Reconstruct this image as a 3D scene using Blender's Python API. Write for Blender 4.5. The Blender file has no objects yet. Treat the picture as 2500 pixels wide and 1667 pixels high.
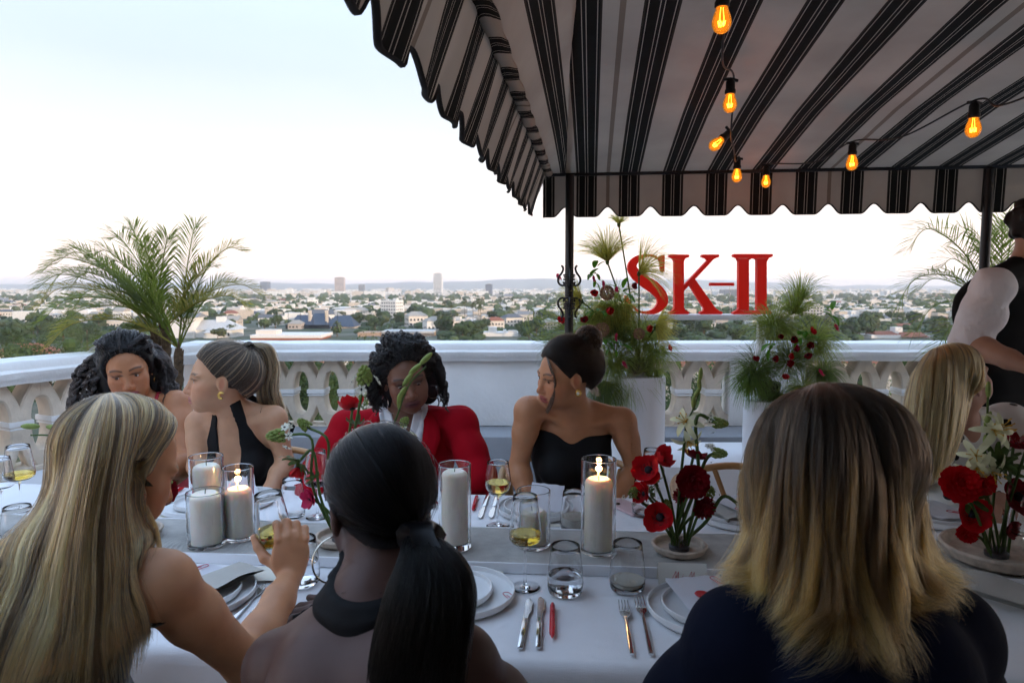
import bpy, bmesh, math, random
import numpy as np
from mathutils import Vector, Matrix, Euler
from math import sin, cos, pi, radians, sqrt, atan2
random.seed(7); RNG = np.random.default_rng(7)
SC = bpy.context.scene
COL = SC.collection
# ------------------------------------------------------------------ camera
CAM = Vector((0, 0, 1.485)); PITCH = radians(4.66); FPX = 1667.0
cd = bpy.data.cameras.new('camera'); cam = bpy.data.objects.new('camera', cd); COL.objects.link(cam)
cam.location = CAM; cam.rotation_euler = (pi/2 - PITCH, 0, 0)
cd.sensor_width = 36; cd.lens = 24.0; cd.clip_start = 0.05; cd.clip_end = 60000
cd.dof.use_dof = True; cd.dof.focus_distance = 2.35; cd.dof.aperture_fstop = 8.0
SC.camera = cam
# ------------------------------------------------------------------ sky, sun, exposure
SUN_EL, SUN_AZ = radians(6.0), radians(128)      # azimuth clockwise from the view direction (+Y)
w = bpy.data.worlds.new('World'); SC.world = w; w.use_nodes = True
nt = w.node_tree; nt.nodes.clear()
wo = nt.nodes.new('ShaderNodeOutputWorld'); bg = nt.nodes.new('ShaderNodeBackground')
sky = nt.nodes.new('ShaderNodeTexSky'); sky.sky_type = 'NISHITA'; sky.sun_disc = False
sky.sun_elevation = SUN_EL; sky.sun_rotation = SUN_AZ; sky.air_density = 0.8; sky.dust_density = 1.5; sky.ozone_density = 1.5; sky.altitude = 100
tc = nt.nodes.new('ShaderNodeTexCoord')
mp = nt.nodes.new('ShaderNodeMapping'); mp.inputs['Scale'].default_value = (1.0, 1.0, 3.0)
nz = nt.nodes.new('ShaderNodeTexNoise'); nz.inputs['Scale'].default_value = 1.6; nz.inputs['Detail'].default_value = 5; nz.inputs['Roughness'].default_value = 0.5
sxz = nt.nodes.new('ShaderNodeSeparateXYZ')                          # thin bright evening cloud veil, the same all round the sky
rp = nt.nodes.new('ShaderNodeValToRGB'); cr = rp.color_ramp
VEIL = [(0.0, (0.84,0.66,0.60)), (0.07, (0.60,0.485,0.44)), (0.17, (0.42,0.405,0.40)), (0.28, (0.325,0.360,0.41)), (0.42, (0.335,0.41,0.52)), (0.62, (0.42,0.55,0.76)), (1.0, (0.44,0.60,0.86))]
cr.elements[0].position = 0; cr.elements[0].color = (*VEIL[0][1], 1); cr.elements[1].position = VEIL[1][0]; cr.elements[1].color = (*VEIL[1][1], 1)
for p_, c_ in VEIL[2:]: e_ = cr.elements.new(p_); e_.color = (*c_, 1)
vm = nt.nodes.new('ShaderNodeVectorMath'); vm.operation = 'MULTIPLY'; nr = nt.nodes.new('ShaderNodeMapRange'); nr.inputs[1].default_value = 0.3; nr.inputs[2].default_value = 0.7; nr.inputs[3].default_value = 2.45; nr.inputs[4].default_value = 2.75
mx = nt.nodes.new('ShaderNodeMix'); mx.data_type = 'RGBA'; mx.inputs[0].default_value = 0.94
nt.links.new(tc.outputs['Generated'], mp.inputs['Vector']); nt.links.new(mp.outputs[0], nz.inputs['Vector'])
nt.links.new(tc.outputs['Generated'], sxz.inputs[0]); nt.links.new(sxz.outputs[2], rp.inputs[0]); nt.links.new(nz.outputs['Fac'], nr.inputs[0])
nt.links.new(rp.outputs[0], vm.inputs[0]); nt.links.new(nr.outputs[0], vm.inputs[1]); nt.links.new(vm.outputs[0], mx.inputs[7])
nt.links.new(sky.outputs[0], mx.inputs[6]); nt.links.new(mx.outputs[2], bg.inputs[0])
bg.inputs[1].default_value = 0.15; nt.links.new(bg.outputs[0], wo.inputs[0])
sd = bpy.data.lights.new('sun', 'SUN'); sd.energy = 0.7; sd.angle = radians(0.6); sd.color = (1.0, 0.78, 0.58)
sun = bpy.data.objects.new('sun', sd); COL.objects.link(sun)
sdir = Vector((sin(SUN_AZ)*cos(SUN_EL), cos(SUN_AZ)*cos(SUN_EL), sin(SUN_EL)))
sun.rotation_euler = sdir.to_track_quat('Z', 'Y').to_euler(); sun.location = sdir*50
vs = SC.view_settings; vs.view_transform = 'Standard'; vs.look = 'None'; vs.gamma = 1; vs.use_curve_mapping = False; vs.exposure = 2.65
cy = SC.cycles; cy.use_denoising = True; cy.max_bounces = 9; cy.diffuse_bounces = 3; cy.use_adaptive_sampling = True; cy.adaptive_threshold = 0.03; cy.glossy_bounces = 4
cy.transmission_bounces = 10; cy.transparent_max_bounces = 16; cy.caustics_reflective = False; cy.caustics_refractive = True
cy.sample_clamp_indirect = 6; cy.volume_bounces = 1; cy.blur_glossy = 1.0
try: SC.cycles_curves.shape = 'RIBBONS'; SC.cycles_curves.subdivisions = 2
except Exception: pass

# ------------------------------------------------------------------ layout helpers
_cp, _sp = cos(PITCH), sin(PITCH)
def ray(u, v):
    a, b = (u-1250)/FPX, (v-833.5)/FPX
    return Vector((a, _cp - b*_sp, -_sp - b*_cp))
def at(u, v, y):                       # world point seen at photo pixel (u, v), y metres ahead
    r = ray(u, v); return CAM + r*(y/r.y)
def onz(u, v, z):                      # world point on the level z
    r = ray(u, v); return CAM + r*((z-CAM.z)/r.z)
def V(*a): return Vector(a)

# ------------------------------------------------------------------ materials
MATS = {}
def mat(name, col=(0.8,0.8,0.8), rough=0.5, metal=0.0, var=0.0, vscale=8.0, bump=0.0, bscale=60.0, spec=0.5, sss=0.0, sheen=0.0,
        trans=0.0, ior=1.45, emit=None, estr=0.0, coat=0.0, attr=None, alpha=1.0, sssr=None, bdist=0.01, transl=0.0):
    if name in MATS: return MATS[name]
    m = bpy.data.materials.new(name); m.use_nodes = True; MATS[name] = m
    n = m.node_tree.nodes; l = m.node_tree.links; b = n['Principled BSDF']
    I = b.inputs
    I['Base Color'].default_value = (*col, 1); I['Roughness'].default_value = rough; I['Metallic'].default_value = metal
    I['Specular IOR Level'].default_value = spec; I['IOR'].default_value = ior; I['Transmission Weight'].default_value = trans
    I['Coat Weight'].default_value = coat; I['Alpha'].default_value = alpha
    if sheen: I['Sheen Weight'].default_value = sheen
    if sss:
        I['Subsurface Weight'].default_value = sss; I['Subsurface Radius'].default_value = sssr or (0.012, 0.005, 0.003); I['Subsurface Scale'].default_value = 1.0
    if emit: I['Emission Color'].default_value = (*emit, 1); I['Emission Strength'].default_value = estr
    src = None
    if attr:
        a = n.new('ShaderNodeAttribute'); a.attribute_name = attr; src = a.outputs['Color']
    tcn = n.new('ShaderNodeTexCoord')
    if var:
        z = n.new('ShaderNodeTexNoise'); z.inputs['Scale'].default_value = vscale; z.inputs['Detail'].default_value = 5
        l.new(tcn.outputs['Object'], z.inputs['Vector'])
        mr = n.new('ShaderNodeMapRange'); mr.inputs[1].default_value = 0.3; mr.inputs[2].default_value = 0.7
        mr.inputs[3].default_value = 1-var; mr.inputs[4].default_value = 1+var; l.new(z.outputs['Fac'], mr.inputs[0])
        mm = n.new('ShaderNodeMix'); mm.data_type = 'RGBA'; mm.blend_type = 'MULTIPLY'; mm.inputs[0].default_value = 1
        mm.inputs[6].default_value = (*col, 1)
        if src: l.new(src, mm.inputs[6])
        l.new(mr.outputs[0], mm.inputs[7]); src = mm.outputs[2]
    if src: l.new(src, I['Base Color'])
    if bump:
        z2 = n.new('ShaderNodeTexNoise'); z2.inputs['Scale'].default_value = bscale; z2.inputs['Detail'].default_value = 6
        l.new(tcn.outputs['Object'], z2.inputs['Vector'])
        bp = n.new('ShaderNodeBump'); bp.inputs['Strength'].default_value = bump; bp.inputs['Distance'].default_value = bdist
        l.new(z2.outputs['Fac'], bp.inputs['Height']); l.new(bp.outputs[0], I['Normal'])
    if transl:
        t = n.new('ShaderNodeBsdfTranslucent'); t.inputs[0].default_value = (*col, 1)
        if src: l.new(src, t.inputs[0])
        ms = n.new('ShaderNodeMixShader'); ms.inputs[0].default_value = transl
        l.new(b.outputs[0], ms.inputs[1]); l.new(t.outputs[0], ms.inputs[2]); l.new(ms.outputs[0], n['Material Output'].inputs[0])
    return m
def hairmat(name, rough=0.32, ior=1.45):
    if name in MATS: return MATS[name]
    m = bpy.data.materials.new(name); m.use_nodes = True; MATS[name] = m
    n = m.node_tree.nodes; l = m.node_tree.links; n.remove(n['Principled BSDF'])
    h = n.new('ShaderNodeBsdfHairPrincipled'); h.parametrization = 'COLOR'
    a = n.new('ShaderNodeAttribute'); a.attribute_name = 'col'; l.new(a.outputs['Color'], h.inputs['Color'])
    h.inputs['Roughness'].default_value = rough; h.inputs['Radial Roughness'].default_value = 0.4; h.inputs['Random Roughness'].default_value = 0.2; h.inputs['IOR'].default_value = ior
    l.new(h.outputs[0], n['Material Output'].inputs[0]); return m

# ------------------------------------------------------------------ objects
def tag(o, label=None, cat=None, group=None, kind=None):
    if label: o['label'] = label
    if cat: o['category'] = cat
    if group: o['group'] = group
    if kind: o['kind'] = kind
    return o
def thing(name, label, cat, loc=(0,0,0), rz=0.0, group=None):
    o = bpy.data.objects.new(name, None); o.empty_display_size = 0.05; COL.objects.link(o)
    o.location = loc; o.rotation_euler = (0, 0, rz); tag(o, label, cat, group); return o
def link(name, me, m=None, parent=None, loc=None, rot=None):
    o = bpy.data.objects.new(name, me); COL.objects.link(o)
    if parent is not None: o.parent = parent
    if loc is not None: o.location = loc
    if rot is not None: o.rotation_euler = rot
    if m is not None and not me.materials: me.materials.append(m)
    return o
def copy_tree(o, parent=None):
    c = o.copy(); COL.objects.link(c); c.parent = parent
    for ch in list(o.children): copy_tree(ch, c)
    return c
def sup(pr, d=0.0016):                            # support loops so that smooth shading stays true on long walls
    out = []
    for (r0, z0), (r1, z1) in zip(pr[:-1], pr[1:]):
        L = sqrt((r1-r0)**2+(z1-z0)**2); out.append((r0, z0))
        if L > 3*d: out += [(r0+(r1-r0)*d/L, z0+(z1-z0)*d/L), (r1-(r1-r0)*d/L, z1-(z1-z0)*d/L)]
    return out+[pr[-1]]
class MB:
    """collects verts and faces, then links them as one mesh object"""
    def __init__(s): s.v = []; s.f = []; s.mi = []; s.cur = 0
    def add(s, vs, fs):
        b = len(s.v); s.v.extend([tuple(p) for p in vs]); s.f.extend([tuple(i+b for i in f) for f in fs]); s.mi.extend([s.cur]*len(fs)); return s
    def box(s, c, d, M=None):
        x, y, z = (a/2 for a in d)
        vs = [V(sx*x, sy*y, sz*z) for sz in (-1,1) for sy in (-1,1) for sx in (-1,1)]
        if M is not None: vs = [M @ p for p in vs]
        vs = [p + V(*c) for p in vs]
        return s.add(vs, [(0,2,3,1),(4,5,7,6),(0,1,5,4),(2,6,7,3),(0,4,6,2),(1,3,7,5)])
    def bbox(s, c, d, b=0.005, M=None):      # box with chamfered edges
        x, y, z = (a/2 for a in d); vs = []; 
        bm = bmesh.new(); bmesh.ops.create_cube(bm, size=1)
        for p in bm.verts: p.co = (p.co.x*d[0], p.co.y*d[1], p.co.z*d[2])
        bmesh.ops.bevel(bm, geom=list(bm.edges), offset=b, segments=2, affect='EDGES', profile=0.6)
        bm.verts.index_update()
        vs = [((M @ p.co) if M is not None else p.co.copy()) + V(*c) for p in bm.verts]; fs = [[q.index for q in f.verts] for f in bm.faces]
        bm.free(); return s.add(vs, fs)
    def lathe(s, prof, seg=24, c=(0,0,0), cap=True, M=None):
        vs = []; fs = []
        for r, z in prof:
            for k in range(seg):
                a = 2*pi*k/seg; vs.append(V(r*cos(a), r*sin(a), z))
        n = len(prof)
        for i in range(n-1):
            for k in range(seg):
                k2 = (k+1) % seg; fs.append((i*seg+k, i*seg+k2, (i+1)*seg+k2, (i+1)*seg+k))
        if cap: fs.append(tuple(reversed(range(seg)))); fs.append(tuple(range((n-1)*seg, n*seg)))
        if M is not None: vs = [M @ p for p in vs]
        return s.add([p+V(*c) for p in vs], fs)
    def tube(s, pts, r, seg=8, cap=True, flat=1.0):
        pts = [Vector(p) for p in pts]; n = len(pts); rs = r if hasattr(r, '__len__') else [r]*n
        vs = []; fs = []; up = V(0,0,1); prev = None
        for i, p in enumerate(pts):
            t = (pts[min(i+1,n-1)] - pts[max(i-1,0)])
            t = t.normalized() if t.length > 1e-9 else V(0,0,1)
            if prev is None:
                a = t.cross(up)
                if a.length < 1e-3: a = t.cross(V(1,0,0))
                a.normalize()
            else:
                a = prev - t*prev.dot(t); a = a.normalized() if a.length > 1e-6 else t.orthogonal().normalized()
            prev = a; b = t.cross(a)
            for k in range(seg):
                q = 2*pi*k/seg; vs.append(p + a*(rs[i]*cos(q)) + b*(rs[i]*flat*sin(q)))
        for i in range(n-1):
            for k in range(seg):
                k2 = (k+1) % seg; fs.append((i*seg+k, i*seg+k2, (i+1)*seg+k2, (i+1)*seg+k))
        if cap: fs.append(tuple(reversed(range(seg)))); fs.append(tuple(range((n-1)*seg, n*seg)))
        return s.add(vs, fs)
    def prism(s, poly, h, M=None, c=(0,0,0)):      # poly in xy, extruded along z by h
        n = len(poly); vs = [V(x, y, 0) for x, y in poly] + [V(x, y, h) for x, y in poly]
        fs = [tuple(reversed(range(n))), tuple(range(n, 2*n))] + [(i, (i+1) % n, n+(i+1) % n, n+i) for i in range(n)]
        if M is not None: vs = [M @ p for p in vs]
        return s.add([p+V(*c) for p in vs], fs)
    def grid(s, P, closed_u=False):                # P[i][j] points
        n, m = len(P), len(P[0]); vs = [p for row in P for p in row]; fs = []
        for i in range(n-1 if not closed_u else n):
            for j in range(m-1):
                i2 = (i+1) % n; fs.append((i*m+j, i2*m+j, i2*m+j+1, i*m+j+1))
        return s.add(vs, fs)
    def ball(s, c, r, seg=10, rings=6, M=None):
        rr = r if hasattr(r, '__len__') else (r, r, r); vs = [V(0,0,1)]; fs = []
        for i in range(1, rings):
            a = pi*i/rings
            for k in range(seg): b = 2*pi*k/seg; vs.append(V(sin(a)*cos(b), sin(a)*sin(b), cos(a)))
        vs.append(V(0,0,-1)); L = len(vs)-1
        for k in range(seg): fs.append((0, 1+k, 1+(k+1) % seg))
        for i in range(rings-2):
            for k in range(seg):
                k2 = (k+1) % seg; a = 1+i*seg; fs.append((a+k, a+seg+k, a+seg+k2, a+k2))
        a = 1+(rings-2)*seg
        for k in range(seg): fs.append((a+k, L, a+(k+1) % seg))
        vs = [V(p.x*rr[0], p.y*rr[1], p.z*rr[2]) for p in vs]
        if M is not None: vs = [M @ p for p in vs]
        return s.add([p+V(*c) for p in vs], fs)
    def mesh(s, name='mesh', smooth=True, origin=None):
        me = bpy.data.meshes.new(name); vv = s.v
        if origin is not None: o = Vector(origin); vv = [(p[0]-o.x, p[1]-o.y, p[2]-o.z) for p in vv]
        me.from_pydata(vv, [], s.f); me.validate(clean_customdata=False)
        if smooth: me.polygons.foreach_set('use_smooth', [True]*len(me.polygons))
        if smooth and smooth != 'all':
            me.set_sharp_from_angle(angle=radians(38))
        return me
    def build(s, name, m, parent=None, smooth=True, origin=None, loc=None, rot=None):
        me = s.mesh(name, smooth, origin)
        ms = m if isinstance(m, (list, tuple)) else [m]
        for q in ms: me.materials.append(q)
        if len(ms) > 1 and len(s.mi) == len(me.polygons): me.polygons.foreach_set('material_index', s.mi)
        return link(name, me, None, parent, loc, rot)
def smoothpath(pts, n=40):                         # Catmull-Rom through control points
    P = np.array([tuple(p) for p in pts], float); m = len(P)
    if m < 3: return [Vector(P[0]*(1-t)+P[-1]*t) for t in np.linspace(0, 1, n)]
    E = np.vstack([2*P[0]-P[1], P, 2*P[-1]-P[-2]]); out = []
    for t in np.linspace(0, m-1-1e-9, n):
        i = int(t); f = t-i; a, b, c, d = E[i:i+4]
        out.append(Vector(0.5*((2*b)+(-a+c)*f+(2*a-5*b+4*c-d)*f*f+(-a+3*b-3*c+d)*f**3)))
    return out
# ================================================================== terrace, parapet, canopy, sign
M_white = mat('white_stucco', (0.80,0.80,0.79), 0.8, var=0.07, vscale=2.5, bump=0.35, bscale=38)
M_cream = mat('cream_stone', (0.66,0.57,0.46), 0.85, var=0.16, vscale=9, bump=0.25, bscale=70)
M_floor = mat('terrace_membrane', (0.38,0.38,0.39), 0.75, var=0.12, vscale=3, bump=0.2, bscale=30)
M_black = mat('black_iron', (0.006,0.007,0.009), 0.4, bump=0.05, bscale=90)
M_cyl = mat('white_paint', (0.82,0.82,0.84), 0.45)
M_hotel = mat('hotel_stucco', (0.74,0.68,0.60), 0.9, var=0.1)
fl = MB().box((1.0, 0.5, -0.2), (11, 9.9, 0.4)).build('terrace_floor', M_floor); tag(fl, kind='structure')
hb = MB(); hb.box((12, -5.3, -6.5), (42, 1.6, 20))
hw = hb.build('hotel_wall', M_hotel); tag(hw, kind='structure')  # unseen hotel side; height and distance set to shape the terrace light
lw = MB().box((1.2, -1.35, 1.3), (10.4, 0.5, 2.6)).build('shading_wall', mat('shading_wall', (0.22,0.18,0.14), 0.8)); tag(lw, kind='structure')  # unseen wall added behind the camera to darken the near row
lg = MB().bbox((1.6, 5.13, 0.20), (8.6, 0.55, 0.40), 0.02).build('grey_ledge', mat('grey_ledge', (0.26,0.27,0.29), 0.7, var=0.1, vscale=4)); tag(lg, kind='structure')
lv = V(-2.53, 5.2, 0); ld = V(-0.44, -0.9, 0).normalized(); ln = V(ld.y, -ld.x, 0)
ang_l = atan2(ld.y, ld.x)
Ml = Matrix.Rotation(ang_l, 3, 'Z')
PER, BH, ZB = 0.234, 0.51, 0.403
def baluster_mesh():
    h = BH/2; p = PER/2-0.0006
    def half():                                    # right upper quarter from the mid line up, back down the V gap
        arc = [(0.060,0.0),(0.060,0.035)]
        for t in np.linspace(0.1, 1, 7): arc.append((0.060+(p-0.060)*(1-cos(t*pi/2)), 0.035+0.135*sin(t*pi/2)))
        gap = [(p,h),(0.072,h)] + [(0.072*(1-t)**1.25+0.001, h-(h-0.115)*t) for t in np.linspace(0.15, 1, 5)]
        return arc, gap
    arc, gap = half()
    ru = arc + gap                                 # ends near (0, .115)
    up = ru + [(-x, y) for x, y in reversed(ru[:-1])]
    lo = [(x, -y) for x, y in up]
    mb = MB(); d = 0.15
    R = Matrix.Rotation(pi/2, 3, 'X')
    for poly, fl_ in ((up, 0), (lo, 1)):
        bm = bmesh.new(); vs = [bm.verts.new((x, 0, y)) for x, y in poly]
        f = bm.faces.new(vs); r = bmesh.ops.extrude_face_region(bm, geom=[f])
        for e in r['geom']:
            if isinstance(e, bmesh.types.BMVert): e.co.y += d
        bmesh.ops.recalc_face_normals(bm, faces=bm.faces)
        ed = [e for e in bm.edges if abs(e.verts[0].co.y-e.verts[1].co.y) < 1e-6 and min(abs(abs(v.co.x)-p) for v in e.verts) > 1e-4 and min(abs(v.co.z) for v in e.verts) > 1e-4]
        bmesh.ops.bevel(bm, geom=ed, offset=0.009, segments=1, affect='EDGES')
        bmesh.ops.triangulate(bm, faces=[q for q in bm.faces if len(q.verts) > 4])
        bm.verts.index_update(); mb.add([v.co.copy() for v in bm.verts], [[q.index for q in fc.verts] for fc in bm.faces]); bm.free()
    return mb.mesh('baluster', True)
ME_BAL = baluster_mesh(); ME_BAL.materials.append(M_cream)
cb = MB(); cb.bbox((0, 0.07, 0.012), (0.138, 0.172, 0.034), 0.006); cb.bbox((0, 0.07, -0.016), (0.128, 0.164, 0.014), 0.004)
ME_CAP = cb.mesh('capital'); ME_CAP.materials.append(M_white)
def parapet(name, label, org, rot, length, panels, bals, th=0.24, z0=ZB):
    t = thing(name, label, 'parapet', org, rot)
    mb = MB()                                      # moulded coping
    prof = [(-0.03,0.914),(-0.035,0.935),(-0.05,0.95),(-0.055,0.985),(-0.035,1.0),(-0.03,1.035),(-0.018,1.048)]
    full = prof + [(th-b, z) for b, z in reversed(prof)]
    n = 60; P = [[V(length*i/n, y, z + 0.0025*sin(i*1.7+k*2.1)*(0.4+0.6*sin(i*0.37))) for k, (y, z) in enumerate(full)] for i in range(n+1)]
    mb.grid(P); mb.f.append(tuple(range(len(full)))); mb.f.append(tuple(n*len(full)+k for k in reversed(range(len(full)))))
    mb.build('coping', M_white, t)
    for a, b in panels:
        MB().bbox(((a+b)/2, th/2, (z0+0.916)/2), (b-a, th-0.02, 0.916-z0), 0.012).build('wall_panel', M_white, t)
    for a, k in bals:
        for i in range(k):
            o = link('baluster', ME_BAL, None, t, (a+PER*(i+0.5), 0.045, z0+BH/2))
            link('capital', ME_CAP, None, o)
        MB().bbox((a+PER*k/2, th/2, z0-0.012), (PER*k, th-0.03, 0.03), 0.004).build('bottom_rail', M_cream, t)
    return t
X0 = -2.53
parapet('parapet', 'white stucco parapet with coping and cream tracery facing the city view', (X0, 5.2, 0), 0, 8.2,
        [(0.0, 0.66), (1.60, 3.50), (4.21, 4.79), (6.20, 8.2)], [(0.66, 4), (3.508, 3), (4.794, 6)])
tl_ = parapet('parapet', 'white stucco parapet running toward the viewer beside the palm, cream tracery', (lv.x, lv.y, 0), ang_l, 4.2,
        [(0.26, 0.90), (0.90+PER*9, 4.2)], [(0.90, 9)])
# the coping of the side wall sits on the wall's outer side
for c in tl_.children: c.location.y -= 0.0
# ---- low white plinth and two round pedestals
pl = thing('plinth', 'low white plinth under the two flower pedestals', 'plinth', (1.33, 4.36, 0))
MB().bbox((0,0,0.2), (1.36,0.66,0.40), 0.008).build('plinth_box', M_cyl, pl)
ped = []
for x, y, r, zt, lb in ((0.80, 4.27, 0.165, 0.925, 'tall round white pedestal beside the canopy post carrying flowers'), (1.62, 4.27, 0.15, 0.775, 'shorter round white pedestal behind the blonde head in navy')):
    o = thing('pedestal', lb, 'pedestal', (x, y, 0.402)); h = zt-0.402
    MB().lathe([(r-0.006,0),(r,0.006),(r,h-0.006),(r-0.006,h)], 48).build('drum', M_cyl, o); ped.append(o)
# ---- red letter sign
M_red = mat('red_acrylic', (0.95,0.03,0.014), 0.45, transl=0.35)
sg = thing('letter_sign', 'big red SK-II letters on a white shelf above the flowers', 'sign', (0, 4.62, 0))
def zx(x, y): p = at(1250+x/2.613, 500+y/2.613, 4.62); return (p.x, p.z)
def letter(polys, th=0.045):
    mb = MB()
    for ip, poly in enumerate(polys):
        bm = bmesh.new(); vs = [bm.verts.new((a, -0.0012*ip, b)) for a, b in (zx(*q) for q in poly)]
        f = bm.faces.new(vs); r = bmesh.ops.extrude_face_region(bm, geom=[f])
        for e in r['geom']:
            if isinstance(e, bmesh.types.BMVert): e.co.y += th
        bmesh.ops.recalc_face_normals(bm, faces=bm.faces); bmesh.ops.triangulate(bm, faces=[q for q in bm.faces if len(q.verts) > 4])
        bm.verts.index_update(); mb.add([v.co.copy() for v in bm.verts], [[q.index for q in fc.verts] for fc in bm.faces]); bm.free()
    mb.build('letter', M_red, sg)
sp = [(952,372,5),(938,345,9),(900,325,14),(855,326,20),(800,345,40),(768,390,56),(790,440,66),(850,488,76),(915,533,78),(958,585,70),(958,635,62),(915,677,36),(860,688,18),(805,676,14),(768,640,9),(745,600,5)]
pp = smoothpath([(a,b,c) for a,b,c in sp], 70); L, R_ = [], []
for i, p in enumerate(pp):
    a, b = pp[max(i-1,0)], pp[min(i+1,len(pp)-1)]; t = V(b.x-a.x, b.y-a.y).normalized(); n_ = V(-t.y, t.x)
    L.append((p.x+n_.x*p.z/2, p.y+n_.y*p.z/2)); R_.append((p.x-n_.x*p.z/2, p.y-n_.y*p.z/2))
letter([L + R_[::-1], [(938,330),(962,318),(975,320),(973,425),(962,432),(952,425),(946,372)], [(722,578),(738,578),(752,625),(775,672),(748,690),(735,701),(720,700)]])
letter([[(1012,317),(1124,317),(1133,323),(1131,333),(1108,342),(1098,360),(1098,655),(1108,674),(1131,684),(1133,692),(1124,698),(1008,698),(1000,692),(1003,684),(1027,674),(1037,655),(1037,360),(1027,342),(1003,333),(1003,323)],
        [(1100,512),(1250,352),(1238,342),(1212,333),(1212,322),(1218,317),(1318,317),(1324,323),(1320,333),(1290,345),(1100,548)],
        [(1128,502),(1160,462),(1300,660),(1318,674),(1342,684),(1344,692),(1336,698),(1204,698),(1198,692),(1202,684),(1224,676),(1226,660)]])
letter([[(1268,497),(1418,497),(1418,517),(1268,517)]])
letter([[(1418,314),(1660,314),(1666,321),(1662,330),(1636,342),(1626,362),(1626,652),(1636,674),(1660,684),(1664,692),(1656,698),(1418,698),(1410,692),(1414,684),(1438,674),(1448,652),(1448,362),(1438,342),(1414,330),(1412,321)][:0] or
        [(1448,342),(1513,342),(1513,672),(1448,672)], [(1565,342),(1626,342),(1626,672),(1565,672)],
        [(1418,314),(1660,314),(1666,321),(1662,330),(1640,340),(1437,340),(1414,330),(1412,321)],
        [(1437,674),(1640,674),(1662,684),(1664,692),(1656,698),(1418,698),(1410,692),(1414,684)],
        [(1437,341),(1448,341),(1448,362)], [(1626,341),(1638,341),(1626,362)], [(1437,673),(1448,655),(1448,673)], [(1626,655),(1638,673),(1626,673)],
        [(1513,341),(1565,341),(1563,352),(1552,343),(1526,343),(1515,352)]])
sa, sb_ = zx(718, 699), zx(1668, 733)
MB().bbox(((sa[0]+sb_[0])/2, 0.03, (sa[1]+sb_[1])/2), (sb_[0]-sa[0], 0.16, sa[1]-sb_[1]), 0.004).build('shelf', M_cyl, sg)
M_clear = mat('clear_acrylic', (1,1,1), 0.02, trans=1.0, ior=1.3)
for hx in (1275, 1397):
    a, b = zx(hx, 517), zx(hx, 699); MB().tube([(a[0],0.022,a[1]),(b[0],0.022,b[1])], 0.003, 6).build('clear_rod', M_clear, sg)
for q in (sa[0]+0.07, sb_[0]-0.07):
    MB().bbox((q, 0.03, (0.402+sb_[1])/2), (0.05, 0.05, sb_[1]-0.402), 0.004).build('support', M_cyl, sg)

# ------------------------------------------------------------------ canopy
def stripes():
    m = bpy.data.materials.new('striped_canvas'); m.use_nodes = True; n = m.node_tree.nodes; l = m.node_tree.links; b = n['Principled BSDF']
    uv = n.new('ShaderNodeUVMap'); uv.uv_map = 'UVMap'; sx = n.new('ShaderNodeSeparateXYZ'); l.new(uv.outputs[0], sx.inputs[0])
    def mth(op, a, bb=None):
        q = n.new('ShaderNodeMath'); q.operation = op
        for i, k in ((0, a), (1, bb)):
            if k is None: continue
            if isinstance(k, (int, float)): q.inputs[i].default_value = k
            else: l.new(k, q.inputs[i])
        return q.outputs[0]
    t = mth('ABSOLUTE', mth('SUBTRACT', mth('FRACT', sx.outputs[0]), 0.5))
    r = n.new('ShaderNodeValToRGB'); cr = r.color_ramp; cr.interpolation = 'CONSTANT'
    K = (0.012,0.012,0.011,1); W = (0.44,0.375,0.31,1); B = (0.035,0.028,0.022,1); Wl = (0.40,0.345,0.29,1)
    stops = [(0.0,K),(0.020,Wl),(0.034,K),(0.172,Wl),(0.186,K),(0.214,B),(0.240,W)]
    cr.elements[0].position = 0; cr.elements[0].color = K; cr.elements[1].position = stops[1][0]; cr.elements[1].color = stops[1][1]
    for p, c in stops[2:]: e = cr.elements.new(p); e.color = c
    l.new(t, r.inputs[0])
    s = mth('ABSOLUTE', mth('SUBTRACT', mth('FRACT', mth('ADD', mth('MULTIPLY', sx.outputs[0], 0.2), 0.3)), 0.5))
    sm = mth('LESS_THAN', s, 0.008)
    mix = n.new('ShaderNodeMix'); mix.data_type = 'RGBA'; mix.blend_type = 'MULTIPLY'; mix.inputs[7].default_value = (0.5,0.45,0.42,1); l.new(sm, mix.inputs[0]); l.new(r.outputs[0], mix.inputs[6])
    tcn = n.new('ShaderNodeTexCoord'); z = n.new('ShaderNodeTexNoise'); z.inputs['Scale'].default_value = 3; z.inputs['Detail'].default_value = 8; l.new(tcn.outputs['Object'], z.inputs[0])
    mr = n.new('ShaderNodeMapRange'); mr.inputs[1].default_value = .3; mr.inputs[2].default_value = .7; mr.inputs[3].default_value = .82; mr.inputs[4].default_value = 1.06; l.new(z.outputs[0], mr.inputs[0])
    m2 = n.new('ShaderNodeMix'); m2.data_type = 'RGBA'; m2.blend_type = 'MULTIPLY'; m2.inputs[0].default_value = 1; l.new(mix.outputs[2], m2.inputs[6]); l.new(mr.outputs[0], m2.inputs[7])
    l.new(m2.outputs[2], b.inputs['Base Color']); b.inputs['Roughness'].default_value = 0.9; b.inputs['Specular IOR Level'].default_value = 0.15
    w2 = n.new('ShaderNodeTexNoise'); w2.inputs['Scale'].default_value = 9; l.new(tcn.outputs['Object'], w2.inputs[0])
    bp = n.new('ShaderNodeBump'); bp.inputs['Strength'].default_value = 0.25; bp.inputs['Distance'].default_value = 0.02; l.new(w2.outputs[0], bp.inputs['Height']); l.new(bp.outputs[0], b.inputs['Normal'])
    tr = n.new('ShaderNodeBsdfTranslucent'); l.new(m2.outputs[2], tr.inputs[0]); ms = n.new('ShaderNodeMixShader'); ms.inputs[0].default_value = 0.10
    l.new(b.outputs[0], ms.inputs[1]); l.new(tr.outputs[0], ms.inputs[2]); l.new(ms.outputs[0], n['Material Output'].inputs[0]); return m
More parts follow.
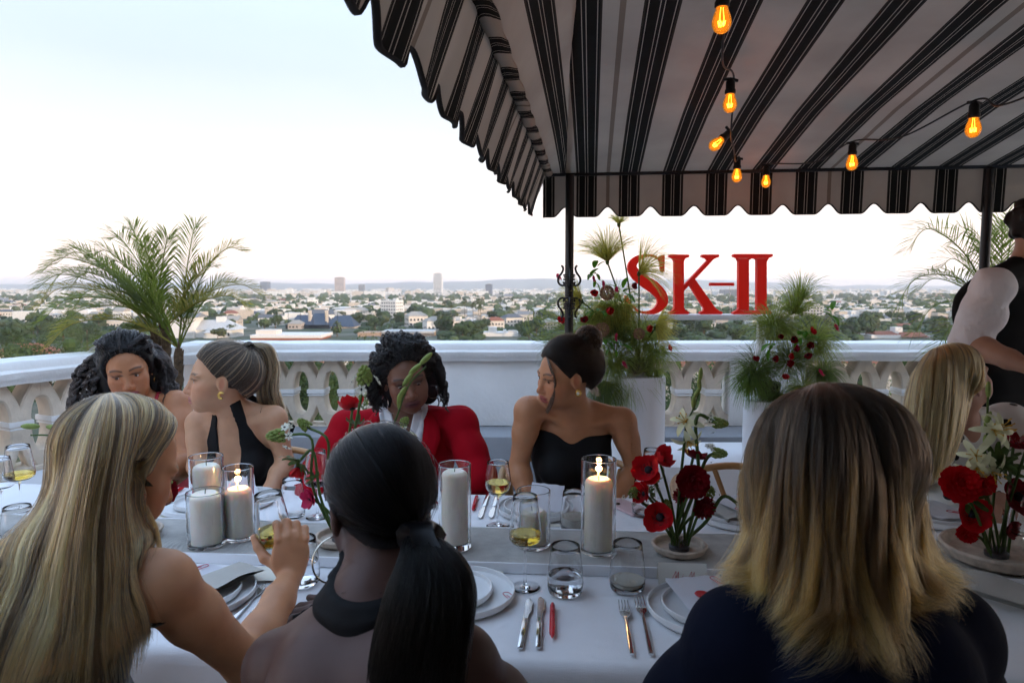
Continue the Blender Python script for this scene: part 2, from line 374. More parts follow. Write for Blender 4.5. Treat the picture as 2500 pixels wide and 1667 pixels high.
M_str = stripes()
CR = V(0.23, 4.1, 0); cth = radians(-6.6)          # back left corner; local x runs right along the back eave, local y toward the building
can = thing('canopy', 'black and white striped canvas canopy with scalloped valance', 'canopy', CR, cth)
EZ = 2.145
def zc(q): return EZ + (0.15*q if q < 0.8 else 0.12 + 0.105*(q-0.8)) + 0.0
def uvsheet(name, P, U, parent, mtl, smooth='all'):
    mb = MB(); mb.grid(P); me = mb.mesh(name, smooth); uvl = me.uv_layers.new(name='UVMap'); m = len(P[0])
    idx = np.empty(len(me.loops), np.int32); me.loops.foreach_get('vertex_index', idx)
    arr = np.zeros((len(me.loops), 2), np.float32); flat = [c for row in U for c in row]; arr[:,0] = np.array(flat)[idx]; uvl.data.foreach_set('uv', arr.ravel())
    me.materials.append(mtl); return link(name, me, None, parent)
W, D = 4.7, 5.2
ys = list(np.concatenate([np.linspace(0, 0.8, 5), np.linspace(1.0, D, 26)]))
def edge_x(q): return 0.09 + 0.045*min(q, 3.0)
P, U = [], []
for q in ys:
    xs = np.concatenate([np.linspace(edge_x(q), W, 40)])
    P.append([V(x, -q, zc(q) + 0.012*sin(x*25.1+1)*sin(q*1.3)*(1 if 0 < q < D else 0) - 0.02*sin(pi*min(q/0.8,1))*0) for x in xs]); U.append([(x-0.21)/0.25+0.5 for x in xs])
uvsheet('roof_cloth', P, U, can, M_str)
P, U = [], []
for q in ys:
    row, ur = [], []
    for k in range(7):
        t = k/6; x = edge_x(q)*t+(0.03 if k == 6 else 0); z = EZ + (zc(q)-EZ)*t**0.8 + (0.006 if k == 6 else 0)
        row.append(V(x-0.001, -q, z-0.001)); ur.append((x-0.21)/0.25*1.7+0.3)
    P.append(row); U.append(ur)
uvsheet('side_cloth', P, U, can, M_str)
def valance(name, length, fpos, phase, flare, drop=0.25, n=24, wob=0.006):
    """hanging strip; fpos(s, out, dz) gives a point s along the eave"""
    cnt = int(length/0.25*n); P, U, edge = [], [], []
    for i in range(cnt+1):
        s = length*i/cnt; t = ((s-phase)/0.25+0.5) % 1.0        # .5 at the middle of a black stripe
        w_ = abs(t-0.5)*2; notch = 0.056*(0.5-0.5*cos(pi*min(1, max(0, (w_-0.42)/0.58))))
        dz = drop-notch; col = []
        for k in range(6):
            f = k/5; o = flare*f + wob*sin(s*17+f*2)*f*1.5 + wob*1.2*sin(s*41)*f
            col.append(fpos(s, o, -dz*f))
        P.append(col); U.append([(s-phase)/0.25+0.5]*6); edge.append(col[-1])
    v = uvsheet(name, P, U, can, M_str)
    MB().tube(edge, 0.0075, 6, flat=0.5).build('valance_binding', mat('black_binding', (0.012,0.012,0.012), 0.9), v, smooth='all')
valance('valance', W, lambda s, o, dz: V(s-0.05, 0.03+o*0.3, EZ+dz), 0.26, 0.03)
valance('valance', 5.0, lambda s, o, dz: V(-0.03-o, 0.04-s, EZ+dz+0.0), 0.16, 0.085, wob=0.004)
rd = MB(); rd.tube([V(-0.012,0.012,EZ), V(W,0.012,EZ)], 0.016, 10); rd.tube([V(-0.014,0.03,EZ), V(-0.014,-D,EZ)], 0.016, 10)
rd.build('eave_pipe', M_black, can)
sw = []                                            # canvas rolled over the side pipe
P, U = [], []
for i in range(121):
    s = D*i/120; r = 0.024+0.003*sin(s*30); P.append([V(-0.014+r*cos(a), -s, EZ+r*sin(a)) for a in np.linspace(0, 2*pi, 13)]); U.append([(s-0.16)/0.25+0.5+0.35*sin(a) for a in np.linspace(0, 2*pi, 13)])
uvsheet('side_hem', P, U, can, M_str)
def scroll_post(label, x, y, orn):
    t = thing('canopy_post', label, 'post', (x, y, 0))
    MB().lathe([(0.07,0.0),(0.07,0.012),(0.035,0.03),(0.0255,0.05),(0.0255,EZ-0.015)], 20).build('pole', M_black, t)
    for z0, sgn in orn:
        c = MB()
        for dz, r in ((0.0,0.036),(0.012,0.029),(0.036,0.036),(0.05,0.033),(0.062,0.037)):
            c.lathe([(0.024,-0.006),(r,-0.005),(r,0.005),(0.024,0.006)], 16, (0,0,z0+sgn*dz))
        cl = c.build('collar', M_black, t)
        for k in range(4):
            a = k*pi/2; pts = [(0.048,0.118),(0.040,0.112),(0.036,0.098),(0.044,0.075),(0.062,0.05),(0.066,0.026),(0.054,0.006),(0.036,0.0),(0.029,0.012),(0.036,0.022)]
            path = smoothpath([V(px*cos(a), px*sin(a), z0+sgn*pz) for px, pz in pts], 26)
            MB().tube(path, 0.0065, 7).build('scroll', M_black, cl)
    return t
p1 = at(1390, 640, 4.06); scroll_post('black iron canopy post with scroll brackets rising behind the bun hairstyle', p1.x, 4.06, ((1.486, 1), (1.414, -1)))
p2 = at(2408, 560, 3.84); scroll_post('plain black canopy post beside the waiter', p2.x, 3.84, ())
# ------------------------------------------------------------------ string lights
def envelope():
    m = bpy.data.materials.new('amber_glass'); m.use_nodes = True; n = m.node_tree.nodes; l = m.node_tree.links; n.remove(n['Principled BSDF'])
    tr = n.new('ShaderNodeBsdfTransparent'); tr.inputs[0].default_value = (1.0,0.45,0.10,1); gl = n.new('ShaderNodeBsdfGlossy'); gl.inputs[1].default_value = 0.08
    em = n.new('ShaderNodeEmission'); em.inputs[0].default_value = (1.0,0.30,0.015,1); em.inputs[1].default_value = 0.10
    ad = n.new('ShaderNodeAddShader'); l.new(tr.outputs[0], ad.inputs[0]); l.new(em.outputs[0], ad.inputs[1])
    fr = n.new('ShaderNodeLayerWeight'); fr.inputs[0].default_value = 0.25
    ms = n.new('ShaderNodeMixShader'); l.new(fr.outputs['Fresnel'], ms.inputs[0]); l.new(ad.outputs[0], ms.inputs[1]); l.new(gl.outputs[0], ms.inputs[2]); l.new(ms.outputs[0], n['Material Output'].inputs[0]); return m
M_env = envelope(); M_fil = mat('filament', (1,0.6,0.2), 0.5, emit=(1.0,0.50,0.12), estr=3.0); M_sock = mat('black_rubber', (0.01,0.01,0.01), 0.55)
BULBS = [(1762,58,1.85,0,'nearest bulb at the top edge of the picture'), (1782,258,2.55,0,'second from the top on the descending wire'), (1757,362,2.95,0.9,'tilted to the side on the descending wire'),
         (1799,433,3.45,0,'lowest on the descending wire at the valance'), (1870,447,3.75,0,'hanging low against a white stripe of the valance'), (2080,402,3.05,0,'in the middle of the rising wire'), (2376,318,2.4,0,'farthest along the rising wire')]
sock_top = []
for u, v, y, tilt, lb in BULBS:
    c = at(u, v, y); t = thing('string_bulb', 'glowing amber filament bulb '+lb, 'light bulb', (c.x, c.y, c.z+0.03), 0, 'string light bulbs'); t.rotation_euler = (0, tilt, 0.3)
    g = MB().lathe([(0.0012,-0.056),(0.010,-0.0545),(0.019,-0.048),(0.0245,-0.036),(0.0255,-0.026),(0.0225,-0.012),(0.0165,0.004),(0.0135,0.016),(0.0135,0.022)], 20).build('glass_envelope', M_env, t, smooth='all')
    f = MB(); f.tube([V(0.009*cos(a)*(1 if k % 2 else 0.6), 0.009*sin(a), -0.030+0.012*(k % 2)-0.006) for k, a in enumerate(np.linspace(0, 2*pi, 13))], 0.0016, 5); f.tube([V(0.003,0,0.015),V(0.007,0,-0.024)], 0.0008, 4); f.tube([V(-0.003,0,0.015),V(-0.007,0,-0.024)], 0.0008, 4)
    f.build('filament', M_fil, t)
    s = MB(); s.lathe([(0.017,0.010),(0.0195,0.014),(0.0195,0.024),(0.0165,0.028),(0.0165,0.052),(0.012,0.060),(0.006,0.066)], 16); s.tube([V(-0.03,0,0.060),V(0,0,0.064),V(0.03,0,0.060)], 0.006, 6); s.build('socket', M_sock, t)
    ldt = bpy.data.lights.new('bulb_light', 'POINT'); ldt.energy = 0.05; ldt.color = (1.0,0.50,0.18); ldt.shadow_soft_size = 0.012
    lo = bpy.data.objects.new('bulb_light', ldt); COL.objects.link(lo); lo.parent = t; lo.location = (0,0,-0.03)
    bpy.context.view_layer.update(); sock_top.append(t.matrix_world @ V(0,0,0.066))
def wire(pts, name, label):
    path = smoothpath(pts, 90); tag(MB().tube(path, 0.0035, 6).build(name, M_sock, smooth='all'), label, 'wire')
a_ = at(1745, -60, 1.75); e_ = at(1792, 424, 3.62)
w1 = [a_+V(0,0,0.05), sock_top[0], at(1772,150,2.2), sock_top[1], at(1785,320,2.85)+V(0,0,0), sock_top[2], at(1797,385,3.3), sock_top[3]]
w1 = [a_, sock_top[0]+V(0.012,0,0.004), at(1764,150,2.25), sock_top[1]+V(0.012,0,0.004), at(1785,325,2.8), at(1791,360,3.0), at(1796,395,3.3), sock_top[3]+V(0.01,0,0.004), at(1806,424,3.9)]
wire(w1, 'light_wire', 'black wire of the string lights descending from the canopy top')
w2 = [at(1806,421,3.9), at(1850,420,3.85), sock_top[4]+V(0,0,0.004), at(1990,396,3.35), sock_top[5]+V(0,0,0.004), at(2200,335,2.75), sock_top[6]+V(0,0,0.004), at(2440,258,2.2), at(2560,215,2.0)]
wire(w2, 'light_wire', 'black wire of the string lights rising to the right under the canopy')
# ================================================================== table and what stands on it
TT = radians(-4.5); TC = V(0, 1.825, 0); TZ = 0.75; RZ = 0.778
def tl(s, w, z=0): return TC + V(s*cos(TT)-w*sin(TT), s*sin(TT)+w*cos(TT), z)
def linen():
    m = mat('white_linen', (0.80,0.80,0.82), 0.85, var=0.05, vscale=5, spec=0.2, sheen=0.15); n = m.node_tree.nodes; l = m.node_tree.links
    tcn = n.new('ShaderNodeTexCoord'); hs = []
    for sc_ in ((900,60,60),(60,900,60)):
        mp_ = n.new('ShaderNodeMapping'); mp_.inputs['Scale'].default_value = sc_; z = n.new('ShaderNodeTexNoise'); z.inputs['Scale'].default_value = 1; z.inputs['Detail'].default_value = 2
        l.new(tcn.outputs['Object'], mp_.inputs[0]); l.new(mp_.outputs[0], z.inputs[0]); hs.append(z.outputs[0])
    a = n.new('ShaderNodeMath'); l.new(hs[0], a.inputs[0]); l.new(hs[1], a.inputs[1])
    z3 = n.new('ShaderNodeTexNoise'); z3.inputs['Scale'].default_value = 7; z3.inputs['Detail'].default_value = 3; l.new(tcn.outputs['Object'], z3.inputs[0])
    b1 = n.new('ShaderNodeBump'); b1.inputs['Strength'].default_value = 0.22; b1.inputs['Distance'].default_value = 0.002; l.new(a.outputs[0], b1.inputs['Height'])
    b2 = n.new('ShaderNodeBump'); b2.inputs['Strength'].default_value = 0.28; b2.inputs['Distance'].default_value = 0.02; l.new(z3.outputs[0], b2.inputs['Height']); l.new(b1.outputs[0], b2.inputs['Normal'])
    l.new(b2.outputs[0], n['Principled BSDF'].inputs['Normal']); return m
M_linen = linen(); M_oak = mat('honey_oak', (0.42,0.22,0.085), 0.4, var=0.18, vscale=14, bump=0.06, bscale=60)
tb = thing('dining_table', 'long dining table under the white linen cloth', 'table', TC, TT)
MB().bbox((-0.1,0,0.725), (4.9,1.05,0.03), 0.004).build('tabletop', M_oak, tb)
for s in (-2.4, -0.1, 2.2):
    for w_ in (-0.42, 0.42): MB().bbox((s,w_,0.355), (0.06,0.06,0.70), 0.004).build('leg', M_oak, tb)
tcl = thing('tablecloth', 'white linen tablecloth draped over the long table', 'tablecloth', TC, TT)
prof = [(-0.545+0.02*0, 0.30), (-0.552,0.5),(-0.551,0.66),(-0.549,0.715),(-0.545,0.735),(-0.535,0.7465),(-0.52,0.750)] + [(w_, 0.750) for w_ in np.linspace(-0.49, 0.49, 22)]
prof += [(-a, b) for a, b in reversed(prof[:7])]
P = []
for i in range(181):
    s = -2.6+5.0*i/180; row = []
    for w_, z in prof:
        k = max(0, (0.735-z))*1.0; sg_ = -1 if w_ < 0 else 1
        row.append(V(s, w_+sg_*k*(0.10*sin(s*9+sg_)+0.05*sin(s*21)+0.06), z + (0.0008*sin(s*13+w_*9) if z >= 0.75 else 0)))
    P.append(row)
MB().grid(P).build('cloth', M_linen, tcl, smooth='all')
# ---- raised centre tray filled with raked sand
M_tray = mat('white_lacquer', (0.80,0.81,0.84), 0.35)
M_sand = mat('grey_sand', (0.40,0.385,0.36), 0.95, var=0.16, vscale=22, bump=0.55, bscale=260, bdist=0.004)
ry = thing('sand_tray', 'long white tray of raked grey sand down the table middle', 'tray', TC+V(0,0,0.7515), TT)
for w_ in (-0.1275, 0.1275): MB().bbox((-0.1,w_,0.0135), (4.8,0.006,0.027), 0.001).build('rim', M_tray, ry)
MB().box((-0.1,0,0.010), (4.79,0.2475,0.019)).build('bed', M_tray, ry)
cB = onz(505, 1329, RZ); cBl = Matrix.Rotation(-TT, 3, 'Z') @ (cB-TC)
def sandz(s, w_):
    r = sqrt((s-cBl.x)**2+(w_-cBl.y)**2*1.0); g = 0.0016*sin((r-0.06)/0.0135*2*pi)*max(0, min(1, (r-0.055)/0.01))*max(0, min(1, (0.15-r)/0.015))
    return 0.0245+g+0.0008*sin(s*40+sin(w_*31))*sin(w_*55)
P = [[V(s, w_, sandz(s, w_)) for w_ in np.linspace(-0.1243, 0.1243, 72)] for s in np.concatenate([np.linspace(-2.49,-1.1,24), np.linspace(-1.095,-0.5,170), np.linspace(-0.49,2.29,50)])]
MB().grid(P).build('sand', M_sand, ry, smooth='all')
# ---- candles in glass cylinders
def glassmat(name, col=(1.0,1.0,1.0), ior=1.45, rough=0.0):
    m = bpy.data.materials.new(name); m.use_nodes = True; n = m.node_tree.nodes; l = m.node_tree.links; n.remove(n['Principled BSDF'])
    g = n.new('ShaderNodeBsdfGlass'); g.inputs['Color'].default_value = (*col,1); g.inputs['IOR'].default_value = ior; g.inputs['Roughness'].default_value = rough
    l.new(g.outputs[0], n['Material Output'].inputs[0]); return m
M_glass = glassmat('clear_glass'); M_water = glassmat('water', (0.98,0.99,1.0), 1.33); M_wine = glassmat('white_wine', (0.90,0.80,0.42), 1.34); M_redw = glassmat('red_wine', (0.05,0.0,0.004), 1.34)
M_wax = mat('ivory_wax', (0.90,0.82,0.70), 0.5, sss=0.6, sssr=(0.02,0.012,0.007), var=0.05, vscale=14, bump=0.08, bscale=40)
M_wick = mat('burnt_wick', (0.01,0.01,0.01), 0.9); M_flame = mat('flame', (1,0.7,0.3), 0.5, emit=(1.0,0.58,0.18), estr=0.8)
def candle(label, u, v, dia, h, wd, wh, lit=False, off=(0,0), base=0.012, y=None):
    c = onz(u, v, RZ) if y is None else at(u, v, y); c.z = RZ-0.0005; R = dia/2
    t = thing('candle_vase', label, 'candle', c, random.uniform(0, 6), 'candles in glass cylinders')
    MB().lathe(sup([(0.001,0),(R-0.003,0),(R,0.003),(R,h-0.0015),(R-0.0012,h),(R-0.0028,h-0.0012),(R-0.0028,base),(R-0.006,base-0.003),(0.001,base-0.003)]), 48, cap=False).build('glass_cylinder', M_glass, t, smooth='all')
    r = wd/2; z0 = base-0.002; pr = [(0.0005,z0),(r,z0),(r,z0+wh-0.012),(r-0.003,z0+wh-0.005),(r-0.010,z0+wh),(r*0.5,z0+wh-(0.004 if lit else 0.002)),(0.0005,z0+wh-(0.006 if lit else 0.003))]
    w_ = MB().lathe(pr, 40, (off[0],off[1],0), cap=False).build('wax_pillar', M_wax, t)
    MB().tube([V(off[0],off[1],z0+wh-0.006), V(off[0]+0.0008,off[1],z0+wh+0.004), V(off[0]+0.002,off[1],z0+wh+0.010)], 0.0011, 6).build('wick', M_wick, w_)
    if lit:
        zf = z0+wh+0.004; MB().lathe([(0.0004,0),(0.0020,0.003),(0.0030,0.007),(0.0025,0.012),(0.0012,0.018),(0.0003,0.024)], 12, (off[0]+0.002,off[1],zf), cap=False).build('flame', M_flame, t, smooth='all')
        ldt = bpy.data.lights.new('flame_light', 'POINT'); ldt.energy = 0.05; ldt.color = (1.0,0.52,0.2); ldt.shadow_soft_size = 0.008
        lo = bpy.data.objects.new('flame_light', ldt); COL.objects.link(lo); lo.parent = t; lo.location = (off[0], off[1], zf+0.022)
    return t
candle('tall unlit pillar candle in a glass cylinder, at the back of the group of three', 509, 1296, 0.094, 0.222, 0.076, 0.185, off=(0.006,0))
candle('short unlit pillar candle in a wide glass, front of the group of three', 505, 1329, 0.099, 0.150, 0.079, 0.136)
candle('burning pillar candle in a glass, on the right of the group of three', 585, 1312, 0.084, 0.204, 0.074, 0.134, True)
candle('unlit tall pillar candle in glass in front of the red blazer', 1111, 1335, 0.088, 0.231, 0.071, 0.194, off=(0,0), base=0.02)
candle('short burnt-down candle in glass behind the near wine glass', 1302, 1330, 0.093, 0.155, 0.072, 0.09)
candle('burning tall pillar candle in glass in front of the strapless black dress', 1460, 1345, 0.093, 0.253, 0.074, 0.190, True)
# ---- glasses
def sm_prof(pr, n):                                # smooth a bowl outline
    return [(max(p.x, 0.0005), p.y) for p in smoothpath([(a, b, 0) for a, b in pr], n)]
def sm_wine(foot, outer, inner, th, h):
    return sup(foot[:3], 0.0004)+sm_prof(foot[3:], 16)+sm_prof(outer, 26)[1:]+[(outer[-1][0]-th/2, h+0.0006)]+sm_prof(inner, 26)[::-1]
def wine(label, u, v, h=0.225, z=TZ+0.002, y=None, bowl='cut', wine_m=None, lvl=0.42, rot=None, pos=None, sc=1.0):
    c = pos if pos is not None else (onz(u, v, z) if y is None else at(u, v, y))
    t = thing('wine_glass', label, 'wine glass', c, 0, 'glasses on the table')
    if rot: t.rotation_euler = rot
    if bowl == 'cut': outer = [(0.36,0.0375),(0.37,0.0),(0.40,0.020),(0.445,0.033),(0.50,0.0390),(0.54,0.0395),(0.62,0.0380),(1.0,0.0290)]; outer = [(0.455,0.0042),(0.468,0.018),(0.485,0.029),(0.515,0.0365),(0.555,0.0392),(0.61,0.0390),(0.80,0.0345),(1.0,0.0290)]
    else: outer = [(0.455,0.0042),(0.47,0.013),(0.51,0.024),(0.58,0.035),(0.67,0.0392),(0.76,0.0385),(0.88,0.035),(1.0,0.0325)]
    outer = [(r*sc, f*h) for f, r in outer]; th = 0.0011
    inner = [(max(r-th, 0.0006), z_+(0.004 if i == 0 else (0.0022 if i < 3 else 0))) for i, (r, z_) in enumerate(outer)]; inner[0] = (0.0006, outer[0][1]+0.006)
    foot = [(0.0006,0.0),(0.036,0.0),(0.0365,0.001),(0.03,0.0025),(0.010,0.006),(0.0045,0.014),(0.0034,0.03),(0.0032,outer[0][1]*0.7),(0.0042,outer[0][1])]
    MB().lathe(sm_wine(foot, outer, inner, th, h), 40, cap=False).build('glass', M_glass, t, smooth='all')
    if wine_m:
        inner = sm_prof(inner, 26); zt = h*(0.455+lvl*0.545); g = 0.00025; pr = [(0.0004, inner[0][1]+g)]
        for i in range(1, len(inner)):
            (r0, z0), (r1, z1) = inner[i-1], inner[i]
            if z1 < zt: pr.append((r1-g, z1+g))
            else:
                f = (zt-z0)/(z1-z0); pr.append((r0+(r1-r0)*f-g, zt)); break
        pr.append((0.0004, zt)); MB().lathe(sup(pr,0.0006), 40, cap=False).build('wine', wine_m, t, smooth='all')
    return t
def tumbler(label, u, v, h=0.117, dia=0.086, liq=None, lvl=0.4, y=None, lemon=False, z=TZ+0.002):
    c = onz(u, v, z) if y is None else at(u, v, y)
    t = thing('tumbler', label, 'glass', c, 0, 'glasses on the table'); R = dia/2; th = 0.0013
    o = [(0.0006,0.0),(R*0.80,0.0),(R*0.93,0.004),(R*0.995,0.018),(R,0.035),(R*0.96,0.06),(R*0.80,h)]
    i_ = [(R*0.80-th,h),(R*0.96-th,0.06),(R-th,0.035),(R*0.98-th,0.02),(R*0.88-th,0.011),(0.0006,0.010)]
    MB().lathe(sup(o[:2])+sm_prof(o[1:], 20)[1:]+[(R*0.80-th/2,h+0.0006)]+sm_prof(i_[:-1], 18)+sup(i_[-2:])[1:], 40, cap=False).build('glass', M_glass, t, smooth='all')
    if liq:
        zt = h*lvl; g = 0.0003; inn = [i_[-1]]+sm_prof(i_[:-1], 18)[::-1]; pr = [(0.0004,0.010+g)]
        for k in range(1, len(inn)):
            (r0,z0),(r1,z1) = inn[k-1], inn[k]
            if z1 < zt: pr.append((r1-g, z1+g))
            else: f = (zt-z0)/(z1-z0); pr.append((r0+(r1-r0)*f-g, zt)); break
        pr.append((0.0004,zt)); MB().lathe(sup(pr,0.0006), 40, cap=False).build('drink', liq, t, smooth='all')
    if lemon: MB().lathe([(0.0005,0),(0.016,0),(0.018,0.002),(0.016,0.004),(0.0005,0.004)], 20, cap=False, M=Matrix.Rotation(0.25,3,'X')).build('lemon_slice', mat('lemon', (0.6,0.36,0.06), 0.5), t, loc=(0.008,-0.015,0.0125))
    return t
M_milk = mat('cloudy_lemonade', (0.78,0.76,0.66), 0.2, trans=0.55, ior=1.33, sss=0.0)
wine('stemmed glass of white wine standing alone in front of the short candle', 1282, 1433, 0.229, wine_m=M_wine, lvl=0.26)
wine('round stemmed glass of white wine between red blazer and black strapless dress', 1216, 1283, 0.20, bowl='round', wine_m=M_wine, lvl=0.42)
wine('stemmed glass of white wine at the left edge beside the parapet', 52, 1245, 0.215, wine_m=M_wine, lvl=0.22, sc=1.15)
wine('empty stemmed glass cut by the left picture edge', 8, 1258, 0.19, sc=0.95, lvl=0.2)
tumbler('empty tumbler low at the left picture edge', 46, 1318, 0.10)
tumbler('tumbler of clear water beside the near wine glass', 1380, 1446, liq=M_water, lvl=0.40)
tumbler('tumbler with cloudy lemonade and a lemon slice near the place card', 1531, 1438, liq=M_milk, lvl=0.22, lemon=True)
tumbler('tumbler of cloudy lemonade behind the burning tall candle', 1402, 1292, liq=M_milk, lvl=0.36)
tumbler('empty tumbler behind the red anemones', 1572, 1258, 0.13, 0.075)
tumbler('tumbler of water below the raised hand', 738, 1424, liq=M_water, lvl=0.5)
tumbler('tumbler behind the raised wine glass', 716, 1262, 0.125, 0.075)
wine('stemmed glass with a little red wine beside the drooping green anemone bud', 775, 1262, 0.215, wine_m=M_redw, lvl=0.08)
wine('empty stemmed glass at the right picture edge', 2497, 1392, 0.20, lvl=0.2)
wine('empty stemmed glass half hidden behind the red anemone bouquet', 1592, 1232, 0.19, lvl=0.2)
# ---- plates, napkins, cards
M_plate = mat('matte_porcelain', (0.74,0.74,0.74), 0.5, var=0.03); M_nap = mat('grey_linen_napkin', (0.44,0.42,0.38), 0.9, bump=0.3, bscale=300, var=0.06)
M_paper = mat('white_paper', (0.80,0.79,0.78), 0.8); M_vel = mat('vellum_paper', (0.76,0.76,0.80), 0.6, transl=0.3); M_rink = mat('red_ink', (0.50,0.01,0.03), 0.5); M_gink = mat('grey_ink', (0.30,0.30,0.33), 0.7)
M_wood2 = mat('pale_card', (0.72,0.68,0.58), 0.8)
def plate(label, pos, dia, h=0.022, z=TZ+0.0015):
    R = dia/2; t = MB().lathe([(0.0005,0.0),(R*0.86,0.0),(R*0.95,0.003),(R,0.010),(R,h-0.001),(R-0.0015,h),(R-0.0035,h-0.001),(R-0.004,0.010),(R*0.9,0.006),(0.0005,0.005)], 56, cap=False).build('plate', M_plate, None, smooth=True, loc=(pos.x,pos.y,z))
    return tag(t, label, 'plate', 'plates laid on the table')
def stack(u, v, who, d1=0.27, d2=0.205, s=(0,0)):
    c = onz(u, v, TZ); plate('large white plate '+who, c, d1); plate('small white plate on top of the large one '+who, c+V(s[0],s[1],0), d2, 0.02, TZ+0.0085); return c
def sheet(name, label, cat, c, sx, sy, rz, m, th=0.0006, tilt=(0,0), z=None, wob=0.0, group=None):
    n = 8; t = thing(name, label, cat, c, rz, group); P = [[V(sx*(i/n-0.5), sy*(j/n-0.5), wob*sin(i*1.3)*sin(j*1.1+i)) for j in range(n+1)] for i in range(n+1)]
    mb = MB(); mb.grid(P); k = len(mb.v); mb.grid([[p-V(0,0,th) for p in row] for row in P]); o = mb.build('sheet', m, t, smooth='all'); t.rotation_euler = (tilt[0], tilt[1], rz); return t
def ink(mb, pts, w_=0.0006):
    for a, b in zip(pts[:-1], pts[1:]):
        a, b = Vector(a), Vector(b); d = (b-a); 
        if d.length < 1e-6: continue
        n_ = V(-d.y, d.x, 0).normalized()*w_/2; e = d.normalized()*w_*0.3; mb.add([a-n_-e, a+n_-e, b+n_+e, b-n_+e], [(0,3,2,1)])
cNL = stack(478, 1463, 'beside the long blonde hair'); cNM = stack(1118, 1458, 'in front of the black ponytail', s=(-0.02,0.0)); cNR = stack(1728, 1498, 'in front of the navy top')
cF1 = stack(1308, 1250, 'behind the short burnt-down candle', 0.25, 0.21); cF2 = stack(1802, 1268, 'beside the dark red dahlia', 0.26, 0.21); cF3 = stack(2292, 1268, 'in front of the polka dot dress', 0.26, 0.21); cF4 = stack(488, 1240, 'behind the tall candle of the group', 0.25, 0.16); cF5 = stack(596, 1226, 'in front of the halter neck dress', 0.22, 0.17)
def napkin(label, c, rz, sx=0.10, sy=0.20):
    t = thing('napkin', label, 'napkin', c, rz)
    for k in range(3):
        P = []
        for i in range(13):
            f = i/12; P.append([V((f-0.5)*sx, (j/10-0.5)*sy, 0.004*k + 0.010*sin(f*pi)*0.5 + 0.004*sin(j*0.9+k)*f + (0.012*(f**6))) for j in range(11)])
        mb = MB(); mb.grid(P); mb.grid([[p+V(0,0,-0.002) for p in r] for r in P]); mb.build('fold', M_nap, t, smooth='all')
napkin('grey linen napkin folded on the plate beside the long blonde hair', cNL+V(0.04,0.03,0.026), -0.6, 0.11, 0.19)
napkin('grey linen napkin at the right picture edge', onz(2440,1478,TZ)+V(0,0,0.03), 0.7)
napkin('grey linen napkin on the plate beside the dark red dahlia', cF2+V(-0.03,0,0.026), 0.3, 0.12, 0.16)
def clip(label, c, rz, L=0.04, W_=0.016):
    pts = [V(-W_/2,-L/2,0), V(-W_/2,L/2-W_/2,0)] + [V(W_/2*cos(a), L/2-W_/2+W_/2*sin(a), 0) for a in np.linspace(pi, 0, 7)] + [V(W_/2,-L/2+W_/3,0)] + [V(W_/3*cos(a)+W_/6, -L/2+W_/3+W_/3*sin(a), 0) for a in np.linspace(0, -pi, 7)] + [V(-W_/6, L/2-W_,0)]
    tag(MB().tube(pts, 0.0009, 5).build('paper_clip', M_rink, None, loc=c, rot=(0,0,rz)), label, 'paper clip', 'red paper clips')
# near-left card with clip
k1 = sheet('menu_card', 'white menu card under the napkin beside the blonde hair', 'card', cNL+V(-0.035,0.055,0.031), 0.09, 0.15, -0.5, M_vel); clip('red paper clip on the card beside the long blonde hair', cNL+V(-0.035,0.105,0.034), -0.6)
sheet('envelope', 'pale envelope standing out from the plate beside the blonde hair', 'envelope', cNL+V(0.085,0.125,0.008), 0.14, 0.09, 0.1, M_wood2)
# middle menu
cm = cNM+V(-0.045,0.01,0.031); km = sheet('menu_card', 'printed menu card headed SK-II on the plate of the black ponytail', 'card', cm, 0.105, 0.15, radians(-6), M_paper)
mb = MB()
for row, (yy, x0, x1) in enumerate([(0.052,-0.04,0.038),(0.044,-0.035,0.034),(0.026,-0.012,0.012),(0.016,-0.042,0.040),(0.008,-0.038,0.036),(-0.008,-0.014,0.014),(-0.018,-0.04,0.036),(-0.026,-0.03,0.032),(-0.042,-0.016,0.012),(-0.054,-0.04,0.04)]):
    x = x0
    while x < x1:
        w_ = random.uniform(0.003, 0.009); ink(mb, [(x, yy-0.002, 0.0006), (min(x+w_, x1), yy-0.002, 0.0006)], 0.0011); x += w_+0.0018
mb.build('printed_text', M_gink, km, smooth=False)
mb = MB(); X = 0.018
def glyph(mb, strokes, ox, oy, s, w_): 
    for st in strokes: ink(mb, [(ox+a*s, oy+b*s, 0.0007) for a, b in st], w_)
S_ = [[(0.9,0.85),(0.55,1.0),(0.15,0.85),(0.15,0.62),(0.5,0.5),(0.88,0.35),(0.88,0.12),(0.5,0.0),(0.1,0.15)]]; K_ = [[(0.2,0),(0.2,1)],[(0.9,1),(0.25,0.45)],[(0.4,0.55),(0.95,0)]]; H_ = [[(0.1,0.5),(0.6,0.5)]]; I_ = [[(0.2,0),(0.2,1)],[(0.6,0),(0.6,1)],[(0.0,1),(0.8,1)],[(0,0),(0.8,0)]]
for g, ox in ((S_,-0.044),(K_,-0.033),(H_,-0.022),(I_,-0.016)): glyph(mb, g, ox, 0.058, 0.010, 0.0013)
mb.build('red_heading', M_rink, km, smooth=False)
MB().tube([V(-0.042,-0.062,0.0012),V(-0.02,-0.066,0.0012),V(0.0,-0.06,0.0012)], 0.0008, 4).build('printed_line', M_rink, km)
sheet('envelope', 'white envelope behind the plates of the black ponytail', 'envelope', cNM+V(0.02,0.128,0.006), 0.17, 0.07, TT, M_wood2)
clip('red paper clip on the large plate of the black ponytail', cNM+V(0.118,-0.012,0.0125), 0.5, 0.03)
